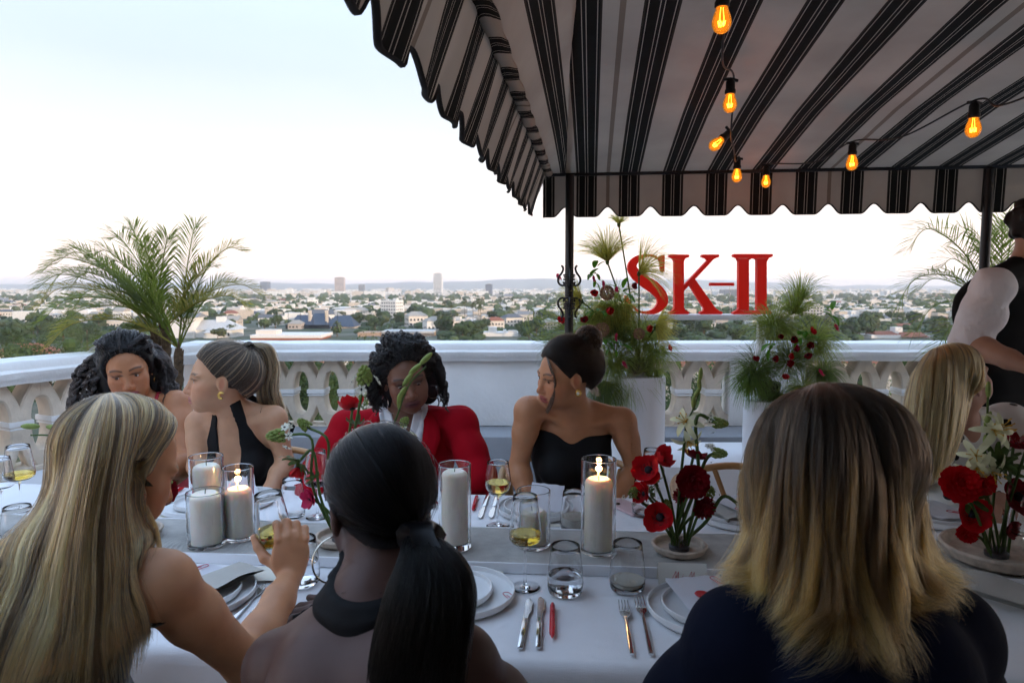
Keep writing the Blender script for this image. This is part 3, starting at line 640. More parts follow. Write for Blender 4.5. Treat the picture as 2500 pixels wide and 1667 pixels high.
# right vellum packet
kr = sheet('vellum_packet', 'translucent white packet with a red wax seal on the plate before the navy top', 'packet', cNR+V(0.005,0.035,0.034), 0.135, 0.17, 0.12, M_vel, 0.004, wob=0.003)
MB().lathe([(0.0005,0),(0.015,0),(0.0165,0.002),(0.0145,0.0038),(0.0005,0.0032)], 22, (-0.018,-0.02,0.0045), cap=False).build('wax_seal', mat('red_wax', (0.42,0.005,0.015), 0.3), kr)
clip('red paper clip on the packet with the wax seal', cNR+V(0.045,0.085,0.041), 0.35, 0.042)
# place card
pc = onz(1668, 1433, TZ+0.002); tcard = thing('place_card', 'folded white place card reading Mia M.', 'place card', pc, TT)
wd, hh = 0.118, 0.052
for sgn in (-1, 1): MB().add([V(-wd/2,sgn*0.022+0.022,0), V(wd/2,sgn*0.022+0.022,0), V(wd/2,0.022+sgn*0.0005,hh), V(-wd/2,0.022+sgn*0.0005,hh)], [(0,1,2,3)]).build('card_face', mat('cream_card', (0.74,0.71,0.64), 0.85), tcard, smooth=False)
mb = MB(); M1 = [[(0,0),(0.25,0.5),(0.55,1.0),(0.5,0.5),(0.5,0.15),(0.85,0.95),(0.8,0.4),(0.82,0.05),(0.95,0.1)]]; i1 = [[(0,0.1),(0.12,0.42),(0.1,0.05),(0.2,0.05)],[(0.16,0.6),(0.18,0.66)]]; a1 = [[(0.3,0.38),(0.1,0.35),(0.05,0.1),(0.25,0.08),(0.32,0.4),(0.3,0.08),(0.42,0.1)]]
for g, ox in ((M1,-0.026),(i1,-0.002),(a1,0.0035),(M1,0.012),([[(0.0,0.02),(0.04,0.06)]],0.034)):
    for st in g:
        pts = smoothpath([(ox+a*0.019, b*0.019+0.018, 0) for a, b in st], 18) if len(st) > 2 else [V(ox+a*0.019, b*0.019+0.018, 0) for a, b in st]
        ink(mb, pts, 0.0010)
sl = atan2(hh, 0.0215); mb.build('handwriting', M_rink, tcard, smooth=False, loc=(0,-0.0006,0.0), rot=(sl,0,0))
# far settings: vellum packet leaning on the plates
sheet('vellum_packet', 'white packet propped on the plates in front of the strapless dress', 'packet', cF1+V(0.035,0.02,0.046), 0.11, 0.15, -0.12, M_vel, 0.003, tilt=(0.28,0.1), wob=0.003)
mb = MB(); mb.ball((0,0,0), (0.006,0.004,0.001), 10, 5); tag(mb.build('petal_scrap', M_rink, None, loc=cF1+V(0.01,0.0,0.046)), 'small red printed petal on the packet before the strapless dress', 'petal')
sheet('vellum_packet', 'white packet on the plates beside the dark red dahlia', 'packet', cF2+V(0.02,0.0,0.05), 0.12, 0.16, 0.4, M_vel, 0.003, wob=0.004); clip('red paper clip beside the dark red dahlia', cF2+V(-0.01,-0.06,0.055), 1.2)
sheet('vellum_packet', 'white packet with red clip in front of the polka dot dress', 'packet', cF3+V(0.0,0.0,0.034), 0.13, 0.16, 0.2, M_vel, 0.003, wob=0.004); clip('red paper clip in front of the polka dot dress', cF3+V(0.02,-0.04,0.039), 1.0)
sheet('napkin_fold', 'crumpled white napkin on the plate of the halter dress', 'napkin', cF5+V(-0.02,0.0,0.045), 0.12, 0.12, 0.5, M_vel, 0.004, tilt=(0.4,0), wob=0.012)
sheet('envelope', 'pale envelope on the cloth by the group of candles', 'envelope', onz(438,1260,TZ)+V(0,0,0.003), 0.12, 0.07, TT, M_wood2); clip('red paper clip on the cloth left of the candles', onz(408,1252,TZ)+V(0,0,0.004), -1.2)
sheet('envelope', 'pink envelope slip by the far plates', 'envelope', onz(1362,1284,TZ)+V(0,0,0.003), 0.05, 0.02, TT, M_wood2)
# ---- phone
ph = onz(1532, 1243, TZ); tp = thing('phone', 'pale pink phone lying behind the red anemones', 'phone', ph+V(0,0,0.0045), 0.5)
MB().bbox((0,0,0.003), (0.075,0.15,0.009), 0.003).build('case', mat('pink_case', (0.62,0.44,0.45), 0.35), tp)
for dx, dy in ((-0.018,0.052),(-0.018,0.030)): MB().lathe([(0.0005,0),(0.0085,0),(0.0085,0.003),(0.0005,0.0032)], 18, (dx,dy,0.0076), cap=False).build('lens', mat('lens_black', (0.01,0.01,0.012), 0.1), tp)
# ---- cutlery
M_steel = mat('polished_steel', (0.72,0.72,0.73), 0.12, metal=1.0)
def orient(p, q): d = q-p; return atan2(d.y, d.x), d.length
def knife(label, p, q):                             # p blade tip, q handle end
    a, L_ = orient(q, p); t = thing('knife', label, 'knife', (q.x, q.y, TZ+0.0025), a, 'cutlery'); hl = L_*0.55
    MB().bbox((hl/2,0,0.004), (hl,0.012,0.006), 0.0018).build('handle', M_steel, t)
    out = [(hl,-0.005),(hl+0.02,-0.006),(hl+0.04,-0.0105),(L_*0.93,-0.0095),(L_,-0.001),(L_*0.985,0.004),(L_*0.9,0.0065),(hl+0.02,0.006),(hl,0.005)]
    MB().prism(out, 0.0016, c=(0,0,0.0032)).build('blade', M_steel, t, smooth=False)
def fork(label, p, q):
    a, L_ = orient(q, p); t = thing('fork', label, 'fork', (q.x, q.y, TZ+0.0025), a, 'cutlery'); hl = L_*0.66; hz = 0.0045
    MB().tube([V(0,0,hz-0.001),V(0.03,0,hz),(V(hl*0.7,0,hz+0.003)),V(hl,0,hz+0.006)], [0.0055,0.0052,0.0036,0.0028], 8, flat=0.55).build('handle', M_steel, t)
    MB().prism([(hl-0.004,-0.003),(hl+0.012,-0.011),(hl+0.026,-0.0125),(hl+0.026,0.0125),(hl+0.012,0.011),(hl-0.004,0.003)], 0.0018, c=(0,0,hz+0.003)).build('neck', M_steel, t, smooth=False)
    for k in range(4):
        yy = -0.0105+0.007*k; MB().tube([V(hl+0.024,yy,hz+0.004),V(hl+0.045,yy,hz+0.003),V(L_-0.004,yy*0.96,hz+0.007),V(L_,yy*0.95,hz+0.009)], [0.0019,0.0017,0.0015,0.0005], 6).build('tine', M_steel, t)
def spoon(label, p, q):
    a, L_ = orient(q, p); t = thing('spoon', label, 'spoon', (q.x, q.y, TZ+0.0025), a, 'cutlery'); hl = L_*0.72
    MB().tube([V(0,0,0.003),V(hl*0.6,0,0.007),V(hl,0,0.008)], [0.0055,0.004,0.003], 8, flat=0.5).build('handle', M_steel, t)
    P = [[V(L_-(L_-hl)*0.5+(L_-hl)*0.54*r*cos(b), 0.021*r*sin(b), 0.002+0.007*r*r) for b in np.linspace(0, 2*pi, 21)] for r in np.linspace(0.02, 1, 6)]
    MB().grid(P).build('bowl', M_steel, t, smooth='all')
def pen(label, p, q):
    a, L_ = orient(q, p); t = thing('pen', label, 'pen', (q.x, q.y, TZ+0.002+0.0065), a, 0 or 'red pens'); M_ = mat('red_plastic', (0.55,0.008,0.02), 0.25)
    R = Matrix.Rotation(pi/2, 3, 'Y'); MB().lathe([(0.0012,0),(0.004,0.012),(0.0062,0.02),(0.0065,0.06),(0.0062,L_-0.012),(0.005,L_-0.01),(0.0035,L_-0.008),(0.0035,L_)], 14, M=R).build('barrel', M_, t)
    MB().bbox((L_-0.035,0.0,0.0085), (0.04,0.0035,0.002), 0.0006).build('clip', M_, t)
T_ = TZ
knife('knife nearest the red pen before the ponytail woman, left of the pair', onz(1292,1466,T_), onz(1270,1589,T_)); knife('knife next to the near red pen', onz(1320,1463,T_), onz(1314,1588,T_))
pen('red pen on the near side beside the two knives', onz(1349,1481,T_), onz(1348,1566,T_))
fork('fork left of the pair before the navy top', onz(1521,1479,T_), onz(1543,1604,T_)); fork('fork right of the pair touching the navy sleeve', onz(1559,1467,T_), onz(1590,1604,T_))
knife('far knife beside the far red pen', onz(1172,1269,T_), onz(1191,1211,T_)); knife('far knife behind the round wine glass', onz(1199,1268,T_), onz(1213,1212,T_)); pen('red pen on the far side beside the red blazer', onz(1155,1250,T_), onz(1165,1214,T_))
knife('dark far knife left of the group of candles', onz(372,1240,T_), onz(428,1218,T_)); knife('second dark far knife left of the candles', onz(384,1245,T_), onz(427,1230,T_)); pen('long red pen beside the dahlia left of the candles', onz(394,1222,T_), onz(451,1194,T_))
spoon('far spoon right of the burning candle', onz(624,1238,T_), onz(670,1203,T_)); spoon('second far spoon right of the burning candle', onz(646,1232,T_), onz(682,1206,T_)); fork('far fork between the spoons', onz(636,1238,T_), onz(672,1210,T_))
knife('near knife in front of the raised forearm', onz(645,1432,T_), onz(560,1528,T_)); knife('near knife beside the raised forearm, lower of two', onz(642,1468,T_), onz(588,1545,T_))
fork('far fork peeping out beside the red blazer sleeve', onz(1060,1245,T_), onz(1066,1205,T_))
# ---- chairs
def chair():
    t = thing('dining_chair', 'x', 'chair', (0,0,0))     # faces -y (toward the table), origin on the floor
    MB().bbox((0,0,0.44), (0.48,0.44,0.03), 0.012).build('seat', mat('paper_cord', (0.55,0.42,0.25), 0.9, bump=0.4, bscale=150), t)
    for sx in (-1, 1):
        MB().tube([V(sx*0.22,-0.20,0),V(sx*0.225,-0.20,0.45)], [0.014,0.018], 10).build('leg', M_oak, t)
        MB().tube(smoothpath([V(sx*0.20,0.22,0),V(sx*0.21,0.20,0.44),V(sx*0.235,0.16,0.60),V(sx*0.24,0.12,0.70)], 14), [0.014]*4+[0.017]*10, 10).build('leg', M_oak, t)
    arc = smoothpath([V(-0.28,-0.16,0.70),V(-0.285,0.0,0.705),V(-0.22,0.17,0.725),V(0,0.25,0.745),V(0.22,0.17,0.725),V(0.285,0.0,0.705),V(0.28,-0.16,0.70)], 40)
    MB().tube(arc, 0.017, 10, flat=0.85).build('top_rail', M_oak, t, smooth='all')
    for sx in (-1, 1): MB().tube(smoothpath([V(0,0.20,0.46),V(sx*0.015,0.215,0.58),V(sx*0.07,0.225,0.735)], 10), 0.008, 8, flat=1.6).build('back_splat', M_oak, t)
    return t
CH = chair(); used = [False]
def place_chair(x, y, rz, label):
    o = CH if not used[0] else copy_tree(CH); used[0] = True; o.location = (x, y, 0); o.rotation_euler = (0,0,rz); tag(o, label, None, 'oak dining chairs'); return o
# ================================================================== figures: smooth implicit bodies
def npv(p): return np.array(tuple(p), float)
class Flesh:
    def __init__(s): s.p = []
    def cone(s, a, b, ra, rb, k=0.02, op=0, tagn=''):
        a, b = npv(a), npv(b); r = max(ra, rb); s.p.append(('c', a, b, ra, rb, k, op, np.minimum(a, b)-r-k-0.01, np.maximum(a, b)+r+k+0.01, tagn)); return s
    def ell(s, c, r, R=None, k=0.02, op=0, tagn=''):
        c = npv(c); R = np.eye(3) if R is None else np.array(R, float); m = max(r); s.p.append(('e', c, R, np.array(r, float), None, k, op, c-m-k-0.01, c+m+k+0.01, tagn)); return s
    def chain(s, pts, rs, k=0.015, tagn=''):
        for i in range(len(pts)-1): s.cone(pts[i], pts[i+1], rs[i], rs[i+1], k, 0, tagn)
        return s
    @staticmethod
    def dist(q, X):
        if q[0] == 'c':
            _, a, b, ra, rb = q[:5]; ba = b-a; l2 = max(ba @ ba, 1e-12); pa = X-a; t = np.clip((pa @ ba)/l2, 0, 1)
            return np.linalg.norm(pa-t[..., None]*ba, axis=-1)-(ra+(rb-ra)*t)
        _, c, R, r = q[:4]; L = (X-c) @ R; a = L/r; k0 = np.linalg.norm(a, axis=-1); k1 = np.linalg.norm(a/r, axis=-1)
        return k0*(k0-1)/np.maximum(k1, 1e-6)
    @staticmethod
    def blend(D, d, k, op):
        if op == 0:
            if k <= 0: return np.minimum(D, d)
            h = np.maximum(k-np.abs(D-d), 0)/k; return np.minimum(D, d)-h*h*k*0.25
        d = -d; h = np.maximum(k-np.abs(D-d), 0)/max(k, 1e-6); return np.maximum(D, d)+h*h*k*0.25
    def at(s, X, skip=()):
        D = np.full(X.shape[:-1], 1.0)
        for q in s.p:
            if q[9] in skip: continue
            D = s.blend(D, s.dist(q, X), q[5], q[6])
        return D
    def field(s, lo, hi, res, only=None, grow=0.0):
        n = np.ceil((np.array(hi)-np.array(lo))/res).astype(int)+1
        ax = [lo[i]+res*np.arange(n[i]) for i in range(3)]; D = np.full(n, 1.0, np.float64)
        for q in s.p:
            if only is not None and q[9] not in only: continue
            i0 = np.maximum(np.floor((q[7]-grow-lo)/res).astype(int), 0); i1 = np.minimum(np.ceil((q[8]+grow-lo)/res).astype(int)+1, n)
            if np.any(i1 <= i0): continue
            sl = tuple(slice(i0[k], i1[k]) for k in range(3)); X = np.stack(np.meshgrid(*[ax[k][sl[k]] for k in range(3)], indexing='ij'), -1)
            D[sl] = s.blend(D[sl], s.dist(q, X), q[5], q[6])
        return D, ax
def nets(D, lo, res):
    S = D < 0; n = np.array(D.shape); c = [slice(0, -1), slice(1, None)]
    cnt = np.zeros(n-1, np.int8)
    for i in (0,1):
        for j in (0,1):
            for k in (0,1): cnt += S[c[i], c[j], c[k]]
    act = (cnt > 0) & (cnt < 8); idx = -np.ones(n-1, np.int32); A = np.argwhere(act)
    if len(A) == 0: return np.zeros((0,3)), np.zeros((0,4), int)
    idx[act] = np.arange(len(A)); acc = np.zeros((len(A), 3)); num = np.zeros(len(A))
    cor = [(i,j,k) for i in (0,1) for j in (0,1) for k in (0,1)]
    val = {q: D[A[:,0]+q[0], A[:,1]+q[1], A[:,2]+q[2]] for q in cor}
    for q in cor:
        for ax in range(3):
            if q[ax]: continue
            e = list(q); e[ax] = 1; e = tuple(e); a, b = val[q], val[e]; m = (a < 0) != (b < 0); t = np.where(m, a/np.where(m, a-b, 1), 0)
            p = np.tile(np.array(q, float), (len(A), 1)); p[:, ax] += t; acc[m] += p[m]; num[m] += 1
    Vt = lo+(A+acc/num[:, None])*res; F = []
    for ax in range(3):
        a1, a2 = (ax+1) % 3, (ax+2) % 3
        s0 = [slice(None)]*3; s1 = [slice(None)]*3; s0[ax] = slice(0, -1); s1[ax] = slice(1, None)
        for a in (a1, a2): s0[a] = s1[a] = slice(1, -1)
        x, y = S[tuple(s0)], S[tuple(s1)]; E = np.argwhere(x != y)
        if len(E) == 0: continue
        fl = x[tuple(E.T)]; off = np.zeros(3, int); off[a1] = 1; off[a2] = 1; E = E+off
        o1 = np.zeros(3, int); o1[a1] = 1; o2 = np.zeros(3, int); o2[a2] = 1
        q = np.stack([idx[tuple((E-o1-o2).T)], idx[tuple((E-o2).T)], idx[tuple(E.T)], idx[tuple((E-o1).T)]], 1)
        q[~fl] = q[~fl][:, ::-1]; F.append(q)
    F = np.concatenate(F); F = F[(F >= 0).all(1)]; return Vt, F
def np_mesh(name, Vt, F, origin=(0,0,0)):
    me = bpy.data.meshes.new(name); Vt = np.asarray(Vt)-np.array(tuple(origin)); F = np.asarray(F, np.int32); k = F.shape[1]
    me.vertices.add(len(Vt)); me.vertices.foreach_set('co', Vt.astype(np.float32).ravel()); me.loops.add(F.size); me.loops.foreach_set('vertex_index', F.ravel())
    me.polygons.add(len(F)); me.polygons.foreach_set('loop_start', np.arange(0, F.size, k, dtype=np.int32)); me.polygons.foreach_set('use_smooth', np.ones(len(F), bool)); me.update(calc_edges=True); me.validate(); return me
def setcol(me, C, name='col'):
    a = me.attributes.new(name, 'FLOAT_COLOR', 'POINT'); C = np.asarray(C, np.float32)
    if C.shape[1] == 3: C = np.hstack([C, np.ones((len(C), 1), np.float32)])
    a.data.foreach_set('color', C.ravel())
def relax(Vt, F, it=2, lam=0.5):
    n = len(Vt)
    for _ in range(it):
        acc = np.zeros((n,3)); c = np.zeros(n)
        for a, b in ((0,1),(1,2),(2,3),(3,0)):
            np.add.at(acc, F[:,a], Vt[F[:,b]]); np.add.at(acc, F[:,b], Vt[F[:,a]]); np.add.at(c, F[:,a], 1); np.add.at(c, F[:,b], 1)
        Vt = Vt+(acc/np.maximum(c,1)[:,None]-Vt)*lam
    return Vt
def surface(fl, lo, hi, res, fine=()):
    """one skin: a coarse grid with finer boxes let into it"""
    lo, hi = np.array(lo, float), np.array(hi, float); D, _ = fl.field(lo, hi, res); Vt, F = nets(D, lo, res)
    VV, FF = [], []; C = Vt[F].mean(1); keep = np.ones(len(F), bool)
    for a, b, r in fine: keep &= ~((C > np.array(a)+res*0.3).all(1) & (C < np.array(b)-res*0.3).all(1))
    VV.append(Vt); FF.append(F[keep]); base = len(Vt)
    for a, b, r in fine:
        a, b = np.array(a, float), np.array(b, float); D, _ = fl.field(a-2*r, b+2*r, r); v, f = nets(D, a-2*r, r); c = v[f].mean(1)
        kp = ((c > a) & (c < b)).all(1); VV.append(v); FF.append(f[kp]+base); base += len(v)
    Vt, F = np.vstack(VV), np.vstack(FF); used = np.unique(F); mp_ = -np.ones(len(Vt), int); mp_[used] = np.arange(len(used)); return Vt[used], mp_[F]
def frame(face, roll=0.0):
    f = Vector(face).normalized(); r = f.cross(V(0,0,1)).normalized(); u = r.cross(f); M = Matrix.Rotation(roll, 3, f); r, u = M @ r, M @ u
    return np.array([tuple(r), tuple(f), tuple(u)]).T          # columns: right, forward, up
def add_head(B, c, H, s=1.0, smile=0.0, jaw=1.0):
    c = npv(c)
    def w_(p): return c+H @ (np.array(p)*s)
    def E(p, r, k=0.02, op=0, R=None): B.ell(w_(p), [q*s for q in r], H if R is None else H @ np.array(R), k*s, op, 'head')
    def Cn(a, b, ra, rb, k=0.02, op=0): B.cone(w_(a), w_(b), ra*s, rb*s, k*s, op, 'head')
    E((0,-0.014,0.030), (0.072,0.094,0.084)); E((0,0.030,-0.012), (0.060,0.060,0.088), 0.03); E((0,0.024,-0.068), (0.050*jaw,0.055,0.042), 0.03)
    E((0,0.064,-0.096), (0.019*jaw,0.018,0.017), 0.03)
    for x in (-1, 1):
        E((x*0.040,0.056,-0.026), (0.025,0.028,0.021), 0.025); E((x*0.030,0.074,0.018), (0.026,0.014,0.009), 0.016); E((x*0.034,0.062,-0.060), (0.020,0.022,0.022), 0.03)
    for x in (-1, 1): E((x*0.032,0.098,-0.002), (0.020,0.016,0.0115), 0.014, 1)
    for x in (-1, 1): E((x*0.0315,0.0725,-0.001), (0.0150,0.0125,0.0118), 0.004); 
    for x in (-1, 1): E((x*0.0315,0.0775,0.0058), (0.0165,0.0100,0.0062), 0.004)
    Cn((0,0.083,0.008), (0,0.103,-0.036), 0.0075, 0.0100, 0.016); E((0,0.105,-0.040), (0.0100,0.0095,0.0085), 0.010)
    for x in (-1, 1): E((x*0.0125,0.094,-0.044), (0.0075,0.0095,0.0075), 0.007)
    E((0,0.079,-0.066), (0.026,0.016,0.022), 0.014)
    E((0,0.0915,-0.0655), (0.0195+0.006*smile,0.0085,0.0052), 0.005); E((0,0.0900,-0.0765), (0.0175+0.005*smile,0.0085,0.0062), 0.005)
    Cn((-0.020-0.006*smile,0.088,-0.0710+0.006*smile), (0.020+0.006*smile,0.088,-0.0710+0.006*smile), 0.0022, 0.0022, 0.004, 1); Cn((-0.008,0.0985,-0.0712), (0.008,0.0985,-0.0712), 0.0022, 0.0022, 0.004, 1)
    for x in (-1, 1):
        a = 0.35*x; R = np.array([[cos(a),-sin(a),0],[sin(a),cos(a),0],[0,0,1]]); E((x*0.0755,-0.006,-0.010), (0.0075,0.018,0.031), 0.008, 0, R); E((x*0.0835,0.002,-0.008), (0.006,0.010,0.019), 0.005, 1, R)
def head_paint(Vt, C, c, H, s, skin, lip, brow, blush=0.25, age=0):
    L = ((Vt-npv(c)) @ H)/s
    def spot(p, r, soft=0.5): q = np.linalg.norm((L-np.array(p))/np.array(r), axis=1); return np.clip((1+soft-q)/soft, 0, 1)[:, None]
    near = (np.linalg.norm(L, axis=1) < 0.16)[:, None]; front = (L[:,1] > 0.03)[:, None]
    def mixc(m, col): C[:] = C*(1-m)+np.array(col)*m
    sk = np.array(skin)
    for x in (-1, 1): mixc(spot((x*0.042,0.07,-0.032), (0.028,0.04,0.022), 0.9)*blush*front*near, sk*np.array([1.12,0.68,0.66]))
    mixc(spot((0,0.10,-0.042), (0.014,0.03,0.012), 0.9)*blush*0.7*near, sk*np.array([1.1,0.75,0.72]))
    for x in (-1, 1): mixc(spot((x*0.082,0.001,-0.008), (0.006,0.009,0.017), 0.6)*near*0.7, sk*np.array([0.75,0.45,0.42]))  # ear hollow darkened in the skin colour, standing in for its shade
    for z_, h in ((-0.0655,0.0065),(-0.0768,0.0072)): mixc(spot((0,0.094,z_), (0.024,0.03,h), 0.35)*near, lip)
    mixc(spot((0,0.097,-0.0711), (0.022,0.03,0.0016), 0.6)*near*0.9, np.array(lip)*0.25)  # shade of the crease between the lips, put in as colour
    for x in (-1, 1):
        t = np.clip((L[:,0]*x-0.012)/0.036, 0, 1); zc_ = 0.0185+0.0065*np.sin(t*pi*0.75); m = np.clip(1.4-np.abs(L[:,2]-zc_)/0.0034, 0, 1)*(L[:,0]*x > 0.011)*(L[:,0]*x < 0.052)*(L[:,1] > 0.05); mixc(m[:, None]*0.85, brow)
        mixc(spot((x*0.0315,0.088,0.0035), (0.0185,0.02,0.0035), 0.5)*near*0.75, np.array(brow)*0.5+sk*0.12)      # lash line and lid
def add_hand(B, wr, d, n, side, sc=1.0, curl=(0.3,0.35,0.4,0.45), spread=0.12, thumb=(0.5,0.3), tagn='hand', t0=None):
    """wr wrist, d along the hand, n back-of-hand normal; side +1 puts the thumb on +x = d x n"""
    d = Vector(d).normalized(); n = Vector(n); n = (n-d*n.dot(d)).normalized(); x = d.cross(n)*side; W = Vector(wr)
    def w_(a, b, c): return W+(x*a+d*b+n*c)*sc
    R = np.array([tuple(x), tuple(d), tuple(n)]).T
    B.ell(w_(0.002,0.045,0), (0.040*sc,0.050*sc,0.0145*sc), R, 0.012, 0, tagn); B.ell(w_(0.0,0.018,0), (0.028*sc,0.030*sc,0.017*sc), R, 0.012, 0, tagn); B.ell(w_(0.022,0.030,-0.006), (0.017*sc,0.028*sc,0.015*sc), R, 0.010, 0, tagn)
    ends = []
    for i, (fx, L, r) in enumerate(((0.029,0.072,0.0088),(0.0095,0.080,0.0090),(-0.0105,0.074,0.0086),(-0.029,0.060,0.0076))):
        a = fx*spread*10*0.5; base = w_(fx, 0.083-abs(fx-0.005)*0.22, 0.001); ang = 0.0; p = base; pts = [p]; rs = [r*1.08*sc]
        for f, c_ in ((0.45, 0.7), (0.31, 1.25), (0.24, 0.9)):
            ang += curl[i]*c_; dirv = (d*cos(ang)-n*sin(ang)); dirv = (dirv+x*a*cos(ang)).normalized(); p = p+dirv*L*f*sc; pts.append(p); rs.append(r*sc*(1.0 if f > 0.4 else 0.92 if f > 0.3 else 0.78))
        B.chain(pts, rs, 0.005, tagn); ends.append((pts[-1], dirv))
    b0 = w_(0.022,0.020,-0.006) if t0 is None else t0; td = (x*cos(thumb[0])+d*sin(thumb[0])-n*thumb[1]).normalized(); p1 = b0+td*0.040*sc; td2 = (td*0.7+d*0.6-n*thumb[1]*0.5).normalized(); p2 = p1+td2*0.030*sc; p3 = p2+(td2+d*0.2).normalized()*0.024*sc
    B.chain([b0,p1,p2,p3], [0.0135*sc,0.0112*sc,0.0100*sc,0.0082*sc], 0.006, tagn); ends.append((p3, td2)); return ends
def add_torso(B, pel, nb, sl, sr, fwd, bust=1.0, wide=1.0, neck_to=None, chest=1.0):
    """pel pelvis centre, nb neck base, sl/sr shoulder joints, fwd chest direction"""
    pel, nb, sl, sr = Vector(pel), Vector(nb), Vector(sl), Vector(sr); up = (nb-pel).normalized(); r = (sr-sl); r = (r-up*r.dot(up)).normalized(); f = up.cross(r)
    if f.dot(Vector(fwd)) < 0: f = -f
    R = np.array([tuple(r), tuple(f), tuple(up)]).T; L = (nb-pel).length; w_ = (sr-sl).length/0.34*wide
    def p(a, b, c): return pel+r*a*w_+f*b+up*c*L
    B.ell(p(0,-0.01,0.0), (0.165*w_,0.115,0.11), R, 0.05, 0, 'torso'); B.ell(p(0,0.0,0.30), (0.125*w_,0.095,0.13), R, 0.05, 0, 'torso'); B.ell(p(0,-0.005,0.62), (0.138*w_,0.100*chest,0.16), R, 0.05, 0, 'torso'); B.ell(p(0,-0.018,0.84), (0.130*w_,0.075,0.085), R, 0.05, 0, 'torso')
    for s in (-1, 1):
        S = sr if s > 0 else sl
        if bust: B.ell(p(s*0.068,0.078,0.60), (0.058*bust,0.052*bust,0.060*bust), R, 0.035, 0, 'torso')
        B.cone(nb+up*0.02-f*0.02, S+up*0.014-f*0.01, 0.034, 0.036, 0.05, 0, 'torso'); B.ell(S, (0.050,0.052,0.052), R, 0.03, 0, 'torso'); B.ell(p(s*0.075,-0.06,0.74), (0.065*w_,0.045,0.11), R, 0.04, 0, 'torso')
        B.cone(p(s*0.012,0.048,0.93), S+f*0.022+up*0.022, 0.0085, 0.0085, 0.022, 0, 'torso')
    return dict(r=r, f=f, up=up, L=L, p=p, R=R)
def add_arm(B, S, E, W, r=1.0, k=0.025, tagn='arm'):
    S, E, W = Vector(S), Vector(E), Vector(W); m = S.lerp(E, 0.35); f1 = E.lerp(W, 0.28)
    B.chain([S, m, E], [0.047*r,0.044*r,0.035*r], k, tagn); B.chain([E, f1, E.lerp(W,0.7), W], [0.035*r,0.039*r,0.030*r,0.0235*r], 0.02, tagn)
def add_leg(B, hip, knee, ank, toe):
    B.chain([hip, Vector(hip).lerp(Vector(knee),0.5), knee], [0.088,0.075,0.056], 0.03, 'leg'); B.chain([knee, Vector(knee).lerp(Vector(ank),0.3), ank], [0.054,0.054,0.034], 0.02, 'leg'); B.chain([ank, toe], [0.036,0.026], 0.02, 'leg')
def sit_legs(B, pel, fx, fy, r):
    for s in (-1, 1):
        h = Vector(pel)+r*0.085*s; kn = h+V(fx,fy,0)*0.42+V(0,0,-0.03); an = V(kn.x, kn.y, 0.09)-V(fx,fy,0)*0.03; add_leg(B, h, kn, an, an+V(fx,fy,0)*0.15+V(0,0,-0.055))
def skinmat(name, rough=0.48, sss=0.12): return mat(name, (0.5,0.3,0.2), rough, attr='col', sss=sss, var=0.06, vscale=30, bump=0.05, bscale=420, bdist=0.002, spec=0.4)
M_skin = skinmat('skin')
def finish_body(root, B, lo, hi, res, fine, skin, heads=(), paint=None):
    Vt, F = surface(B, lo, hi, res, fine); C = np.tile(np.array(skin, float), (len(Vt), 1))
    for h in heads: head_paint(Vt, C, *h)
    if paint: paint(Vt, C)
    me = np_mesh('body', Vt, F, root.location); setcol(me, C); return link('body', me, M_skin, root)
def cloth_from(B, root, name, m, off, clip, lo, hi, res, only, wr=0.0, cols=None, ws=22.0):
    """garment: the body grown by off, kept where clip(X) < 0"""
    lo, hi = np.array(lo, float), np.array(hi, float); D, ax = B.field(lo, hi, res, only, off+0.02); X = np.stack(np.meshgrid(*ax, indexing='ij'), -1)
    o = off(X) if callable(off) else off
    if wr: o = o+wr*(np.sin(X[...,0]*ws*1.7+3*np.sin(X[...,2]*ws))*np.sin(X[...,2]*ws*0.8+2*np.sin(X[...,1]*ws)))
    D = np.maximum(D-o, clip(X)); Vt, F = nets(D, lo, res); me = np_mesh(name, relax(Vt, F, 1, 0.35), F, root.location)
    if cols is not None: setcol(me, cols(Vt))
    return link(name, me, m, root)
def eyes(root, c, H, s, iris=(0.10,0.05,0.025), look=(0,1,0)):
    for x in (-1, 1):
        p = Vector(npv(c)+H @ (np.array((x*0.0315,0.0725,-0.002))*s)); lk = Vector(H @ (np.array(look)/np.linalg.norm(look))); q = lk.to_track_quat('Z','Y').to_matrix()
        e = MB().ball((0,0,0), 0.0128*s, 18, 12, M=q).build('eye', mat('eye_white', (0.62,0.58,0.55), 0.15), root, smooth='all', loc=p-root.location)
        P = [[q @ V(r*0.0062*s*cos(a), r*0.0062*s*sin(a), sqrt(max((0.0131*s)**2-(r*0.0062*s)**2, 0))) for a in np.linspace(0, 2*pi, 17)] for r in np.linspace(0.01, 1, 4)]
        MB().grid(P).build('iris', mat('iris_%.2f' % iris[0], iris, 0.1), e, smooth='all')
        P = [[q @ V(r*0.003*s*cos(a), r*0.003*s*sin(a), sqrt((0.01325*s)**2-(r*0.003*s)**2)) for a in np.linspace(0, 2*pi, 13)] for r in np.linspace(0.01, 1, 3)]
        MB().grid(P).build('pupil', mat('pupil', (0.004,0.004,0.004), 0.08), e, smooth='all')
